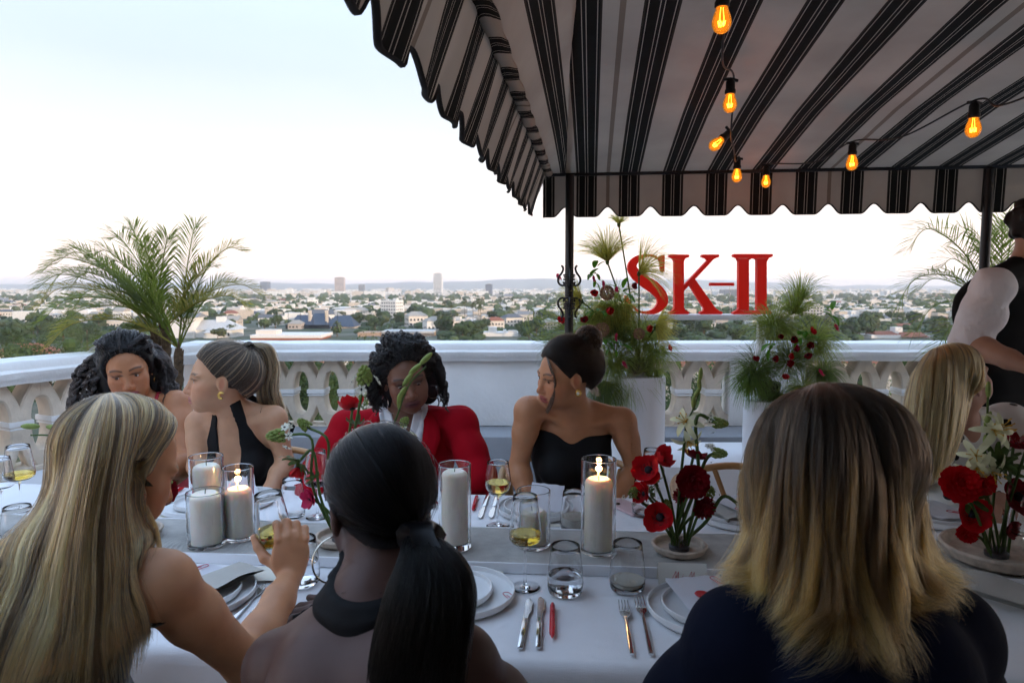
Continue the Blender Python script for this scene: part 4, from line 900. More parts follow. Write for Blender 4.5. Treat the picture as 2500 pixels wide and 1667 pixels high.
# ------------------------------------------------------------------ hair
def resamp(G, n):
    """G guides (k, m, 3) -> smooth in both directions"""
    return np.array([[tuple(q) for q in smoothpath(g, n)] for g in G])
def strands(root, name, paths, rad, cols, m, taper=0.5):
    """paths (N, n, 3) world, cols (N, 3) or (N, n, 3)"""
    N, n, _ = paths.shape; hc = bpy.data.hair_curves.new(name); hc.add_curves([n]*N)
    P = (paths-np.array(tuple(root.location))).astype(np.float32); hc.attributes['position'].data.foreach_set('vector', P.ravel())
    a = hc.attributes.get('radius') or hc.attributes.new('radius', 'FLOAT', 'POINT'); rr = np.tile(rad*(1-taper*np.linspace(0,1,n)**2), N)*np.repeat(RNG.uniform(0.7,1.25,N), n); a.data.foreach_set('value', rr.astype(np.float32))
    if cols.ndim == 2: cols = np.repeat(cols[:, None, :], n, 1)
    c = hc.attributes.new('col', 'FLOAT_COLOR', 'POINT'); cc = np.concatenate([cols, np.ones((N, n, 1))], 2).astype(np.float32); c.data.foreach_set('color', cc.ravel())
    hc.materials.append(m); o = bpy.data.objects.new(name, hc); COL.objects.link(o); o.parent = root; return o
def loft_hair(root, G, N, n=24, rad=0.0006, colf=None, m=None, shell_col=(0.02,0.015,0.01), depth=0.008, clump=0.5, frizz=0.0015, wave=0.0, wfreq=3.0, closed=False, shell_m=None, sub=0.004, fly=0.02, lenj=0.12, center=None, name='hair', shell=True, nclump=None, taper=0.5, body=None, margin=0.012, sm=0, trim=1.0, rootj=0.08):
    """hair mass lofted through guide curves G, with strands lying on it"""
    G = resamp(np.array([[tuple(p) for p in g] for g in G], float), n)            # (k, n, 3)
    k = len(G); M = 8*(k if closed else k-1)+(0 if closed else 1)
    def across(t):                                                             # t in [0, k-1] (or k when closed)
        t = np.asarray(t); i = np.floor(t).astype(int); f = t-i
        def g(j): return G[j % k] if closed else G[np.clip(j, 0, k-1)]
        a, b, c, d = g(i-1), g(i), g(i+1), g(i+2); f = f[:, None, None]
        return 0.5*((2*b)+(-a+c)*f+(2*a-5*b+4*c-d)*f*f+(-a+3*b-3*c+d)*f**3)
    hi = k if closed else k-1-1e-6
    T = np.linspace(0, hi, M, endpoint=not closed); S = across(T)
    for it in range(sm):                                                       # even out the mass
        if closed: S = S*0.5+0.25*(np.roll(S, 1, 0)+np.roll(S, -1, 0))
        else: S[1:-1] = S[1:-1]*0.5+0.25*(S[:-2]+S[2:])
        S[:,1:-1] = S[:,1:-1]*0.5+0.25*(S[:,:-2]+S[:,2:])
    if body is not None:                                                       # keep the mass outside the head and shoulders
        for it in range(6):
            D = body.at(S); bad = D < margin
            if not bad.any(): break
            Q = S[bad]; g = np.stack([body.at(Q+np.eye(3)[i]*0.003)-body.at(Q-np.eye(3)[i]*0.003) for i in range(3)], -1); g /= np.maximum(np.linalg.norm(g, axis=1, keepdims=True), 1e-9); S[bad] = Q+g*(margin-D[bad])[:, None]
            if it < 5: S[1:-1,1:-1] = S[1:-1,1:-1]*0.5+0.125*(S[:-2,1:-1]+S[2:,1:-1]+S[1:-1,:-2]+S[1:-1,2:])
    def across2(t):
        x = np.asarray(t)/hi*(M if closed else M-1); i = np.clip(np.floor(x).astype(int), 0, M-1 if closed else M-2); f = (x-i)[:, None, None]; return S[i]*(1-f)+S[(i+1) % M]*f
    cen = G.mean((0,1)) if center is None else npv(center)
    nrm = np.cross(np.gradient(S, axis=0), np.gradient(S, axis=1)); nrm /= np.maximum(np.linalg.norm(nrm, axis=2, keepdims=True), 1e-9); flip = np.sign(((S-cen)*nrm).sum(2).mean()) or 1; nrm *= flip
    if shell:
        A = S-nrm*sub; Bk = S-nrm*(sub+0.012); vs = np.concatenate([A.reshape(-1,3), Bk.reshape(-1,3)]); F = []; c_ = n
        rows = M if closed else M-1
        for i in range(rows):
            j = np.arange(int((n-1)*trim)); i2 = (i+1) % M; q = np.stack([i*c_+j, i2*c_+j, i2*c_+j+1, i*c_+j+1], 1); F.append(q); F.append(q[:, ::-1]+M*n)
        me = np_mesh(name, vs, np.concatenate(F), root.location); me.materials.append(shell_m or mat('hair_under_%s' % (name+root.name), shell_col, 0.6, spec=0.2)); base = link(name, me, None, root)
    t = RNG.uniform(0, hi, N); nc = nclump or max(8, N//28); ct = RNG.uniform(0, hi, nc); near = np.abs(t[:, None]-ct[None]).argmin(1) if N*nc < 4e7 else np.zeros(N, int)
    P = across2(t); Pc = across2(ct)[near]; s = np.linspace(0, 1, n)[None, :, None]
    tn = np.clip((t/hi*(M-1)).astype(int), 0, M-1); NN = nrm[tn]
    dep = RNG.uniform(-1, 1, (N,1,1))*depth; P = P+(Pc-P)*clump*s**1.3*RNG.uniform(0.3,1,(N,1,1))+NN*(dep+0.001)*(0.35+0.65*s)
    ph = RNG.uniform(0, 6.28, (N,1,3)); fr = RNG.uniform(2, 5, (N,1,3)); P = P+frizz*np.sin(s*fr*6.28*0.5+ph)*s
    if wave:
        cp = RNG.uniform(0, 6.28, (nc,1,1))[near]; P = P+NN*wave*np.sin(s*wfreq*6.28+cp)*np.clip(s*2-0.3, 0, 1)+np.gradient(S, axis=0)[tn]/np.maximum(np.linalg.norm(np.gradient(S, axis=0)[tn], axis=2, keepdims=True), 1e-9)*wave*np.cos(s*wfreq*6.28+cp)*np.clip(s*2-0.3, 0, 1)
    fl = RNG.uniform(0, 1, (N,1,1)) < fly; P = P+fl*NN*0.012*s*RNG.uniform(0.2,1.5,(N,1,1))
    if lenj:                                                                   # uneven ends
        e = 1-RNG.uniform(0, lenj, N)**1.0; r0 = RNG.uniform(0, rootj, N); idx = (r0[:, None]+np.linspace(0, 1, n)[None]*(e-r0)[:, None])*(n-1); i0 = np.clip(np.floor(idx).astype(int), 0, n-2); f = (idx-i0)[..., None]; P = np.take_along_axis(P, i0[..., None].repeat(3, 2), 1)*(1-f)+np.take_along_axis(P, (i0+1)[..., None].repeat(3, 2), 1)*f
    cols = colf(t/hi, near, N) if colf else np.tile(np.array(shell_col), (N, 1)); return strands(root, name+'_strands', P, rad, cols, m or hairmat('hair'), taper)
def tone(base, var=0.3, streak=None, ps=0.3):
    def f(t, near, N):
        j = RNG.uniform(1-var, 1+var, (N,1)); c = np.array(base)[None]*j
        if streak is not None:
            g = (np.sin(near*12.9898)*43758.5453) % 1.0; m = (g < ps)[:, None]; c = np.where(m, np.array(streak)[None]*j, c)
        return c
    return f
# ================================================================== palms and flowers
def leafmat(name, col, tr=0.35, rough=0.5, var=0.25, vs=6.0): return mat(name, col, rough, var=var, vscale=vs, transl=tr, spec=0.3)
M_frond = leafmat('palm_green', (0.17,0.22,0.035), 0.45, vs=3); M_frond2 = leafmat('palm_dry', (0.34,0.30,0.06), 0.45, vs=3); M_bark = mat('fibrous_bark', (0.12,0.075,0.04), 0.95, var=0.4, vscale=40, bump=1.0, bscale=60, bdist=0.03)
M_stem = leafmat('green_stem', (0.07,0.12,0.03), 0.1); M_pet = leafmat('red_petal', (0.52,0.006,0.012), 0.25, 0.5, 0.18, 30); M_petd = leafmat('dark_red_petal', (0.20,0.002,0.008), 0.15, 0.55, 0.2, 40); M_pink = leafmat('pink_petal', (0.55,0.02,0.09), 0.3, 0.5, 0.2, 30)
M_lily = leafmat('white_lily', (0.72,0.74,0.50), 0.3, 0.45, 0.08, 30); M_star = leafmat('white_star', (0.78,0.78,0.68), 0.2, 0.5, 0.05); M_bud = leafmat('green_bud', (0.25,0.32,0.08), 0.2, 0.5, 0.2, 60); M_dark = mat('flower_eye', (0.012,0.008,0.014), 0.7); M_yel = mat('yellow_stamen', (0.6,0.35,0.03), 0.6); M_leaf = leafmat('fresh_leaf', (0.10,0.26,0.02), 0.35); M_hyd = mat('dried_hydrangea', (0.30,0.17,0.10), 0.8, var=0.4, vscale=80)
def frond(parent, base, tip, sag=0.12, up=0.25, ln=0.22, m=None, nl=52, twist=0.0, droop=0.5):
    base, tip = Vector(base), Vector(tip); d = tip-base; L = d.length; mid = base+d*0.45+V(0,0,up*L); q = base+d*0.8+V(0,0,up*L*0.75); path = smoothpath([base, base+d*0.2+V(0,0,up*L*0.62), mid, q, tip-V(0,0,sag*L)], 40)
    mb = MB(); mb.tube(path, list(np.linspace(0.007, 0.0015, 40)), 5)
    for i in range(nl):
        f = 0.16+0.84*i/nl; k = min(int(f*39), 38); p = path[k].lerp(path[k+1], f*39-k); t = (path[k+1]-path[k]).normalized(); side = t.cross(V(0,0,1)); side = side.normalized() if side.length > 0.05 else V(1,0,0); nrm = side.cross(t)
        l = ln*(0.35+0.65*sin(pi*min(1, (f-0.1)/0.95))**0.6)*random.uniform(0.85,1.15)
        for s in (-1, 1):
            a = radians(52-30*f)+random.uniform(-0.12,0.12); dr = (t*cos(a)+side*(s*sin(a))+nrm*random.uniform(0.15,0.45)).normalized(); w_ = 0.0062*(0.6+0.4*sin(pi*f)); e = t*w_*0.9+nrm*0.1*w_; p1 = p+dr*l*0.5; p2 = p+dr*l*0.95+V(0,0,-droop*l*0.28)
            mb.add([p-e*0.4, p+e*0.4, p1+e, p1-e, p2], [(0,1,2,3),(3,2,4)])
    return mb.build('frond', m or M_frond, parent, smooth='all', origin=parent.location)
def palm(label, loc, trunks, tips, pot=True, potr=0.2, ph=0.38):
    t = thing('potted_palm', label, 'palm', loc); L = Vector(loc)
    if pot:
        MB().lathe([(potr*0.7,0),(potr*0.95,ph*0.6),(potr,ph),(potr*1.04,ph+0.01),(potr*0.93,ph+0.012),(potr*0.9,ph-0.05),(0.001,ph-0.05)], 28).build('basket_pot', mat('wicker', (0.32,0.22,0.10), 0.8, bump=0.8, bscale=80, bdist=0.02), t)
        for k in range(6): MB().lathe([(potr*(0.72+0.05*k)+0.002,-0.012),(potr*(0.72+0.05*k)+0.012,0),(potr*(0.72+0.05*k)+0.002,0.012)], 28, (0,0,0.04+0.06*k), cap=False).build('wicker_band', MATS['wicker'], t)
    for b, c in trunks:
        b, c = Vector(b), Vector(c); P = smoothpath([b, b.lerp(c,0.5)+V(0.01,0,0), c], 14); mb = MB(); mb.tube(P, [0.027+0.007*sin(i*2.3)+0.005*random.random() for i in range(14)], 9)
        for k in range(40):                          # old leaf bases
            f = random.uniform(0.1, 1); p = b.lerp(c, f); a = random.uniform(0, 6.28); o = V(cos(a), sin(a), 0); mb.tube([p+o*0.02, p+o*0.036+V(0,0,0.03), p+o*0.046+V(0,0,0.065)], [0.011,0.008,0.0025], 5)
        mb.build('trunk', M_bark, t, origin=L)
    for tp in tips: frond(t, *tp[:2], **(tp[2] if len(tp) > 2 else {}))
    return t
def T(u, v, y): return at(u, v, y)
pb = at(402, 1080, 4.72); pb.z = 0.0
tops = [T(378,805,4.78), T(404,800,4.70), T(436,850,4.64)]
left = []
rnd = random.Random(3)
for i, (u, v, y, k) in enumerate([(88,692,4.5,1),(95,652,4.6,1),(132,628,4.4,1),(152,600,4.8,0),(100,770,4.3,1),(112,835,4.4,1),(92,735,4.7,1),(180,885,4.5,0),(265,568,4.9,0),(318,548,4.8,0),(345,590,4.5,0),(482,540,4.9,0),(415,570,4.6,0),(592,598,4.6,2),(520,640,4.9,0),(636,705,4.7,2),(600,735,4.5,2),(560,680,4.9,0),(215,905,4.4,0),(225,615,4.6,1),(165,690,4.8,1),(200,660,5.0,1),(140,800,4.6,1),(250,640,4.3,1),(300,880,4.35,0),(175,745,4.9,1),(105,700,4.9,1)]):
    b = tops[i % 3]; left.append((b, T(u,v,y), dict(up=0.22 if k == 1 else 0.14, sag=0.05, ln=0.20, m=M_frond2 if k == 2 or rnd.random() < 0.2 else M_frond, nl=70)))
palm('potted date palm with feathery fronds in the parapet corner behind the curly hair', pb, [((pb.x-0.07,pb.y+0.05,0.36),tops[0]),((pb.x+0.01,pb.y,0.36),tops[1]),((pb.x+0.09,pb.y-0.06,0.36),tops[2])], left, potr=0.26)
pr = at(2462, 1080, 4.45); pr.z = 0.0; tr_ = T(2440,800,4.45)
right = [(tr_, T(u,v,y), dict(up=0.26, sag=0.06, ln=0.24, nl=48)) for u, v, y in [(2215,590,4.2),(2178,745,4.1),(2272,885,4.15),(2335,572,4.6),(2480,560,4.7),(2445,545,4.3),(2232,800,4.3),(2300,640,4.7),(2240,700,4.6),(2330,860,3.95),(2600,600,4.4),(2560,700,4.1),(2390,600,4.2)]]
palm('potted palm with drooping fronds behind the waiter', pr, [((pr.x,pr.y,0.36),tr_)], right)
# ---------------------------------------------------------------- flower heads
def petal_mesh(key, L, W_, cup, curl, m, tipw=0.6, rip=0.0):
    if key in PETS: return PETS[key]
    P = []
    for i in range(7):
        f = i/6; w_ = W_*sin(pi*min(1, 0.10+0.80*f))**tipw*(1 if f < 0.95 else 0.75); row = []
        for j in range(5):
            g = j/4-0.5; row.append(V(L*f*cos(curl*f), 2*g*w_/2*1.0, L*f*sin(curl*f)+cup*(g*g)*4*W_*0.5+rip*sin(f*14)*abs(g)*W_))
        P.append(row)
    me = MB().grid(P).mesh(key, 'all'); me.materials.append(m); PETS[key] = me; return me
PETS = {}
def head(parent, pos, nrm, name='flower'):
    o = bpy.data.objects.new(name, None); COL.objects.link(o); o.parent = parent; o.location = Vector(pos)-Vector(parent.location); o.rotation_euler = Vector(nrm).to_track_quat('Z','Y').to_euler(); o.empty_display_size = 0.01; return o
def anemone(parent, pos, nrm, r=0.045, m=None, open_=0.35, n=7, eye=True):
    open_ = round(open_*5)/5; mm = m or M_pet; h = head(parent, pos, nrm, 'anemone'); me = petal_mesh('petal_%s_%.2f' % (mm.name, open_), 1.0, 0.95, 0.28, open_, mm, 0.7, 0.03)
    for k in range(n):
        o = link('petal', me, None, h); s = r*random.uniform(0.88,1.1)*(1 if k % 2 else 0.92); o.scale = (s, s, s); o.rotation_euler = (random.uniform(-0.15,0.15), random.uniform(-0.25,0.12)-0.1*(k % 2), 2*pi*k/n+random.uniform(-0.15,0.15)); o.location = (0,0,0.002*(k % 2))
    if eye:
        e = MB().ball((0,0,r*0.12), (r*0.22,r*0.22,r*0.17), 12, 8).build('eye', M_dark, h); mb = MB()
        for k in range(26): a = k*2.4; q = r*(0.26+0.12*(k % 3)/2); mb.ball((q*cos(a), q*sin(a), r*0.16+0.002), r*0.028, 5, 4)
        mb.build('stamens', M_dark, h)['kind'] = 'stuff'
    return h
def sepals(parent, pos, nrm, r=0.03):
    h = head(parent, pos, nrm, 'leaf_collar'); me = petal_mesh('sepal', 1.0, 0.30, 0.2, 0.5, M_leaf if False else M_stem, 0.6, 0.25)
    for k in range(9): o = link('leaf', me, None, h); s = r*random.uniform(0.8,1.2); o.scale = (s, s, s); o.rotation_euler = (random.uniform(-0.4,0.4), random.uniform(-0.3,0.4), 2*pi*k/9)
def dahlia(parent, pos, nrm, r=0.042, m=None, n=90):
    mm = m or M_petd; h = Vector(nrm).to_track_quat('Z','Y').to_matrix(); mb = MB()
    for k in range(n):
        f = sqrt((k+0.5)/n); a = k*2.39996; el = radians(88-100*f); o = V(cos(a)*cos(el), sin(a)*cos(el), sin(el)); t1 = V(-sin(a), cos(a), 0); w_ = r*(0.11+0.16*f); b = o*r*0.35; e = o*r*random.uniform(0.94,1.06); up_ = o.cross(t1)*-1; mb.add([h @ p for p in (b-t1*w_*0.5, b+t1*w_*0.5, b.lerp(e,0.6)+t1*w_+up_*r*0.07, e+t1*w_*0.45+up_*r*0.03, e+o*r*0.05, e-t1*w_*0.45+up_*r*0.03, b.lerp(e,0.6)-t1*w_+up_*r*0.07)], [(0,1,2,6),(6,2,3,5),(5,3,4)])
    mb.ball((0,0,0), r*0.5, 10, 7); return mb.build('dahlia', mm, parent, smooth=False, loc=Vector(pos)-Vector(parent.location))
def lily(parent, pos, nrm, r=0.06, m=None, back=-0.9):
    h = head(parent, pos, nrm, 'lily'); mm = m or M_lily; me = petal_mesh('lilypetal_%s_%.1f' % (mm.name, back), 1.0, 0.30, 0.25, back, mm, 0.75, 0.06)
    for k in range(6): o = link('petal', me, None, h); s = r*random.uniform(0.85,1.15); o.scale = (s, s*(1 if k % 2 else 1.25), s); o.rotation_euler = (random.uniform(-0.2,0.2), -0.75+random.uniform(-0.2,0.2), 2*pi*k/6+random.uniform(-0.1,0.1))
    mb = MB()
    for k in range(6): a = k*1.05; mb.tube([V(0,0,0), V(0.010*cos(a),0.010*sin(a),r*0.45), V(0.016*cos(a),0.016*sin(a),r*0.6)], 0.0009, 4); mb.ball((0.016*cos(a),0.016*sin(a),r*0.6), (0.0018,0.0018,0.004), 5, 4)
    mb.build('stamens', M_yel, h)['kind'] = 'stuff'
def ornith(parent, pos, nrm, r=0.03, stars=6):
    h = head(parent, pos, nrm, 'star_cluster'); mb = MB()
    for k in range(34): f = (k+0.5)/34; a = k*2.4; rr = r*0.55*sqrt(f)*(1.25-f*0.35); mb.ball((rr*cos(a), rr*sin(a), r*(1.15-1.3*f)), (r*0.15,r*0.15,r*0.2), 6, 5); 
    mb.build('bud_cluster', M_bud, h)['kind'] = 'stuff'; me = petal_mesh('starpetal', 1.0, 0.42, 0.15, 0.2, M_star, 0.8)
    for k in range(stars):
        a = k*2.1+random.random(); p = V(cos(a)*r*1.0, sin(a)*r*1.0, -r*random.uniform(0.1,0.7)); s_ = bpy.data.objects.new('star_flower', None); COL.objects.link(s_); s_.parent = h; s_.location = p; s_.rotation_euler = (V(cos(a),sin(a),0.5)).to_track_quat('Z','Y').to_euler(); 
        mb = MB(); q = r*0.42
        for j in range(6): b = j*pi/3; c, d = cos(b), sin(b); n_ = V(-d, c, 0); o = V(c, d, 0); mb.add([V(0,0,0), o*q*0.55+n_*q*0.24+V(0,0,q*0.15), o*q+V(0,0,q*0.12), o*q*0.55-n_*q*0.24+V(0,0,q*0.15)], [(0,3,2,1)])
        mm = mb.build('star', M_star, h, smooth=False, loc=p, rot=s_.rotation_euler); bpy.data.objects.remove(s_); MB().ball((0,0,q*0.12), q*0.16, 6, 5).build('eye', M_dark, h, loc=p+V(cos(a),sin(a),0.5).normalized()*q*0.1)
def gloriosa(parent, pos, nrm, r=0.045):
    h = head(parent, pos, nrm, 'flame_lily'); me = petal_mesh('gloriosa', 1.0, 0.20, 0.2, 1.0, M_pink, 0.9, 0.25)
    for k in range(6): o = link('petal', me, None, h); s = r*random.uniform(0.9,1.2); o.scale = (s, s, s); o.rotation_euler = (random.uniform(-0.3,0.3), -0.7, 2*pi*k/6)
def stem(parent, pts, r=0.004, m=None, n=18): return MB().tube(smoothpath(pts, n), r, 7).build('stem', m or M_stem, parent, smooth='all', origin=parent.location)
def buds(parent, pts, n=4, L=0.035):
    pts = smoothpath(pts, 12)
    for k in range(n): f = 4+int(7*k/max(1,n-1)); p = pts[f]; d = (pts[min(f+1,11)]-pts[f-1]).normalized(); s = V(random.choice((-1,1))*0.5, -0.2, 0.2); MB().ball((0,0,L*0.5), (L*0.17,L*0.17,L*0.55), 8, 7, M=(d+s*(0.6 if f < 11 else 0)).to_track_quat('Z','Y').to_matrix()).build('bud', M_bud, parent, loc=p-Vector(parent.location))
def bowl(parent, R, h, m):
    MB().lathe(sup([(0.001,0),(R*0.72,0),(R*0.90,h*0.28),(R,h*0.85),(R-0.003,h),(R-0.010,h-0.002),(R*0.84,h*0.42),(R*0.6,h*0.30),(0.001,h*0.28)],0.003), 44, cap=False).build('bowl', m, parent, smooth='all')
M_trav = mat('travertine', (0.50,0.41,0.33), 0.7, var=0.25, vscale=40, bump=0.6, bscale=90, bdist=0.004); M_pin = mat('pewter', (0.12,0.12,0.13), 0.4, metal=0.8)
def arrangement(label, c, R, h, kenz=True):
    t = thing('flower_bowl', label, 'flowers', c); bowl(t, R, h, M_trav)
    if kenz:
        k = MB(); k.lathe([(0.027,0),(0.028,0.010),(0.024,0.012)], 24, (0,0,h*0.32)); k.build('flower_frog', M_pin, t); mb = MB()
        for i in range(30): a = i*2.4; q = 0.022*sqrt(i/30); mb.tube([V(q*cos(a),q*sin(a),h*0.32+0.01), V(q*cos(a),q*sin(a),h*0.32+0.028)], 0.0008, 4)
        mb.build('pins', M_pin, t)['kind'] = 'stuff'
    return t, Vector(c)+V(0,0,h*0.3)
def to(t, b, u, v, y, bend=None, r=0.0038, sp=0.018):
    p = at(u, v, y); a = b+V(random.uniform(-sp,sp), random.uniform(-sp,sp)*0.6, 0.0); pts = [a, a.lerp(p,0.45)+V(0,0,0.02)]
    if bend: pts += [at(*bend)]
    stem(t, pts+[p], r); return p
cf = onz(1658, 1345, RZ); t1, b1 = arrangement('red anemones and dark dahlia in a small stone bowl on the sand', (cf.x, cf.y, RZ-0.002), 0.074, 0.026)
Y1 = cf.y
p = to(t1,b1,1585,1148,Y1-0.02); anemone(t1,p,(-0.5,-0.7,0.5),0.050); p = to(t1,b1,1612,1128,Y1+0.01); anemone(t1,p,(0.4,-0.6,0.7),0.042,open_=0.7,n=6)
p = to(t1,b1,1692,1118,Y1+0.03); anemone(t1,p,(0.35,0.1,1),0.040,M_petd,0.45)
p = to(t1,b1,1693,1176,Y1-0.02); dahlia(t1,p,(-0.1,-1,0.15),0.043); p = to(t1,b1,1718,1238,Y1); dahlia(t1,p,(0.5,-0.8,-0.2),0.031,n=60); p = to(t1,b1,1662,1210,Y1+0.02); dahlia(t1,p,(-0.8,-0.3,0.2),0.022,n=40)
p = to(t1,b1,1576,1205,Y1); anemone(t1,p,(-0.8,-0.4,0.2),0.036); sepals(t1,p+V(0.012,0,0),(1,0,0.2),0.03)
p = to(t1,b1,1612,1262,Y1-0.03); anemone(t1,p,(-0.3,-0.85,0.25),0.052,open_=0.55,n=5)
for u, v, dy, st, rr in ((1545,1206,0,4,0.022),(1599,1170,0,4,0.026),(1627,1236,0,1,0.022),(1733,1205,0.02,7,0.024)): p = to(t1,b1,u,v,Y1+dy); ornith(t1,p,(random.uniform(-0.5,0.5),-0.5,0.7),rr,st)
for (u, v), bend in (((1748,1032),(1700,1022,Y1)),((1746,1105),(1722,1125,Y1+0.02)),((1812,1238),(1765,1212,Y1))): p = to(t1,b1,u,v,Y1,bend,0.0048); ornith(t1,p,(0.8,-0.4,0.0),0.025,5)
p = to(t1,b1,1676,1030,Y1+0.02); lily(t1,p,(-0.5,-0.6,0.4),0.050); lily(t1,p+V(0.004,0,-0.05),(0.2,-0.6,-0.5),0.045); pts = [p, at(1692,1000,Y1+0.02), at(1706,960,Y1+0.02), at(1710,930,Y1+0.02)]; stem(t1,pts,0.0022); buds(t1,pts,4)
cr_ = onz(2432, 1366, RZ); t2, b2 = arrangement('red anemones and white lilies in a wide travertine bowl at the right edge', (cr_.x, cr_.y, RZ-0.002), 0.130, 0.042); Y2 = cr_.y
for u, v, n_, rr, kind in ((2372,1254,(-0.2,-1,0.25),0.052,'a'),(2482,1212,(-0.1,-1,0.3),0.060,'a'),(2345,1182,(-0.3,-0.9,0.4),0.046,'d'),(2474,1090,(0.2,-0.3,0.9),0.040,'a'),(2505,1100,(0.4,-0.3,0.9),0.040,'a'),(2362,1300,(-0.2,-0.9,-0.2),0.026,'d'),(2460,1290,(0.3,-0.9,0),0.030,'a'),(2400,1180,(0.3,-0.8,0.3),0.030,'d')):
    p = to(t2,b2,u,v,Y2+random.uniform(-0.03,0.03),sp=0.03)
    if kind == 'a': anemone(t2,p,n_,rr,M_pet if u < 2400 else M_petd)
    else: dahlia(t2,p,n_,rr,M_pet)
for u, v, n_ in ((2426,1052,(-0.2,-0.9,0.3)),(2440,1045,(0.6,-0.6,0.4)),(2384,1112,(-0.6,-0.6,0.2)),(2420,1150,(0.2,-0.8,-0.4)),(2385,1140,(-0.3,-0.7,-0.5))): p = at(u,v,Y2-0.01); lily(t2,p,n_,0.050)
pts = [b2, at(2402,1180,Y2), at(2410,1060,Y2), at(2412,970,Y2)]; stem(t2,pts,0.0028,n=24); buds(t2,pts,4,0.04); p = to(t2,b2,2436,1122,Y2); sepals(t2,p,(0,-0.8,0.4),0.05); sepals(t2,p+V(0.02,0,-0.02),(0.4,-0.8,0.1),0.05); p = at(2370,1215,Y2); sepals(t2,p,(0,-0.8,0.4),0.05)
ca = onz(835, 1322, RZ); t3, b3 = arrangement('tall stems of white star flowers and red anemones in front of the red blazer', (ca.x, ca.y, RZ-0.002), 0.074, 0.026); Y3 = ca.y
p = to(t3,b3,890,928,Y3+0.05); ornith(t3,p,(0.1,-0.5,1),0.038,7); p = to(t3,b3,860,1000,Y3+0.06); anemone(t3,p,(-0.2,0.5,0.9),0.045,open_=0.6); sepals(t3,at(873,1036,Y3+0.05),(0,0,1),0.035)
pts = [b3, at(955,1050,Y3+0.05), at(985,970,Y3+0.05), at(1005,930,Y3+0.05), at(1040,895,Y3+0.05)]; stem(t3,pts,0.0026,n=24); buds(t3,pts,5,0.045)
p = to(t3,b3,972,1066,Y3+0.04); lily(t3,p,(0.3,-0.6,0.5),0.05); ornith(t3,at(985,1032,Y3+0.05),(0.4,-0.5,0.5),0.022,1)
p = to(t3,b3,750,1042,Y3+0.02,(800,1075,Y3)); ornith(t3,p,(-0.6,-0.2,0.6),0.026,0); p = to(t3,b3,690,1062,Y3,(760,1070,Y3)); ornith(t3,p,(-0.9,-0.3,0),0.034,8); p = to(t3,b3,728,1128,Y3,(765,1102,Y3)); sepals(t3,p,(-0.3,-0.5,-0.6),0.045); anemone(t3,p+V(0.0,0,-0.014),(-0.2,-0.3,-1),0.030,open_=0.9); p = to(t3,b3,762,1215,Y3); anemone(t3,p,(-0.5,-0.6,0),0.035,M_pink); sepals(t3,at(768,1165,Y3),(-0.5,-0.4,0.2),0.03)
cl_ = onz(330, 1310, RZ); t4, b4 = arrangement('dark red dahlias behind the long blonde hair', (cl_.x, cl_.y, RZ-0.002), 0.074, 0.026); Y4 = cl_.y
p = to(t4,b4,398,1200,Y4); dahlia(t4,p,(0.5,-0.8,0.2),0.038); p = to(t4,b4,384,1150,Y4); dahlia(t4,p,(0.2,-0.8,0.3),0.035,M_pet); p = to(t4,b4,400,1032,Y4); ornith(t4,p,(0.3,-0.5,0.6),0.022,5); p = to(t4,b4,410,1175,Y4); ornith(t4,p,(0.8,-0.4,0),0.014,2)
pts = [b4, at(230,1100,Y4), at(130,1065,Y4), at(75,1062,Y4)]; stem(t4,pts,0.0025); buds(t4,pts,3,0.05)
# ---------------------------------------------------------------- the two big arrangements on the pedestals
M_fil2 = mat('plume_green', (0.2,0.25,0.06), 0.6, attr='col', transl=0.5)
def filaments(parent, name, base, tips, n=14, rad=0.0011, col=(0.20,0.23,0.055), droop=0.5, jit=0.02, var=0.3):
    """fine plume: threads from base points to tips, drooping"""
    b = np.array([tuple(q) for q in base], float); t = np.array([tuple(q) for q in tips], float); N = len(t); s = np.linspace(0,1,n)[None,:,None]; d = t-b; L = np.linalg.norm(d, axis=1)[:,None,None]
    P = b[:,None]+d[:,None]*s; P[...,2] += (L*droop*(np.sin(s*pi*0.75)*0.55-0.39*s**2))[...,0]; P += RNG.normal(size=(N,1,3))*jit*s
    return strands(parent, name, P, rad, np.array(col)[None]*RNG.uniform(1-var,1+var,(N,1))*np.array([[1,1,1]])+RNG.normal(size=(N,3))*0.01*np.array([[1,0.6,0.1]])+0.01, M_fil2, 0.7)
def umbel(parent, c, r, n=170, up=(0,0,1), open_=1.25, col=(0.22,0.25,0.06), droop=0.35):
    c = Vector(c); R = Vector(up).to_track_quat('Z','Y').to_matrix(); tips = []
    for i in range(n): a = random.uniform(0, 6.28); e = open_*sqrt(random.random()); tips.append(c+R @ V(sin(e)*cos(a), sin(e)*sin(a), cos(e))*r*random.uniform(0.7,1.1))
    filaments(parent, 'papyrus_umbel', [c]*n, tips, 12, 0.0009, col, droop, 0.006); MB().ball((0,0,0), (0.012,0.012,0.018), 8, 6).build('umbel_base', M_stem, parent, loc=c-Vector(parent.location))
def cloud(parent, c, rr, n, col, downw=0.0, L=0.16, rad=0.0010, droop=0.5):
    c = Vector(c); B_, T_ = [], []
    for i in range(int(n*1.5)):
        d = V(random.gauss(0,1), random.gauss(0,1), random.gauss(0,1)+downw).normalized(); b = c+V(d.x*rr[0], d.y*rr[1], d.z*rr[2])*random.uniform(0.1,0.7); B_.append(b); T_.append(b+(d+V(0,-0.1,-0.15)).normalized()*L*random.uniform(0.5,1.2))
    return filaments(parent, 'plume', B_, T_, 12, rad, col, droop, 0.012)
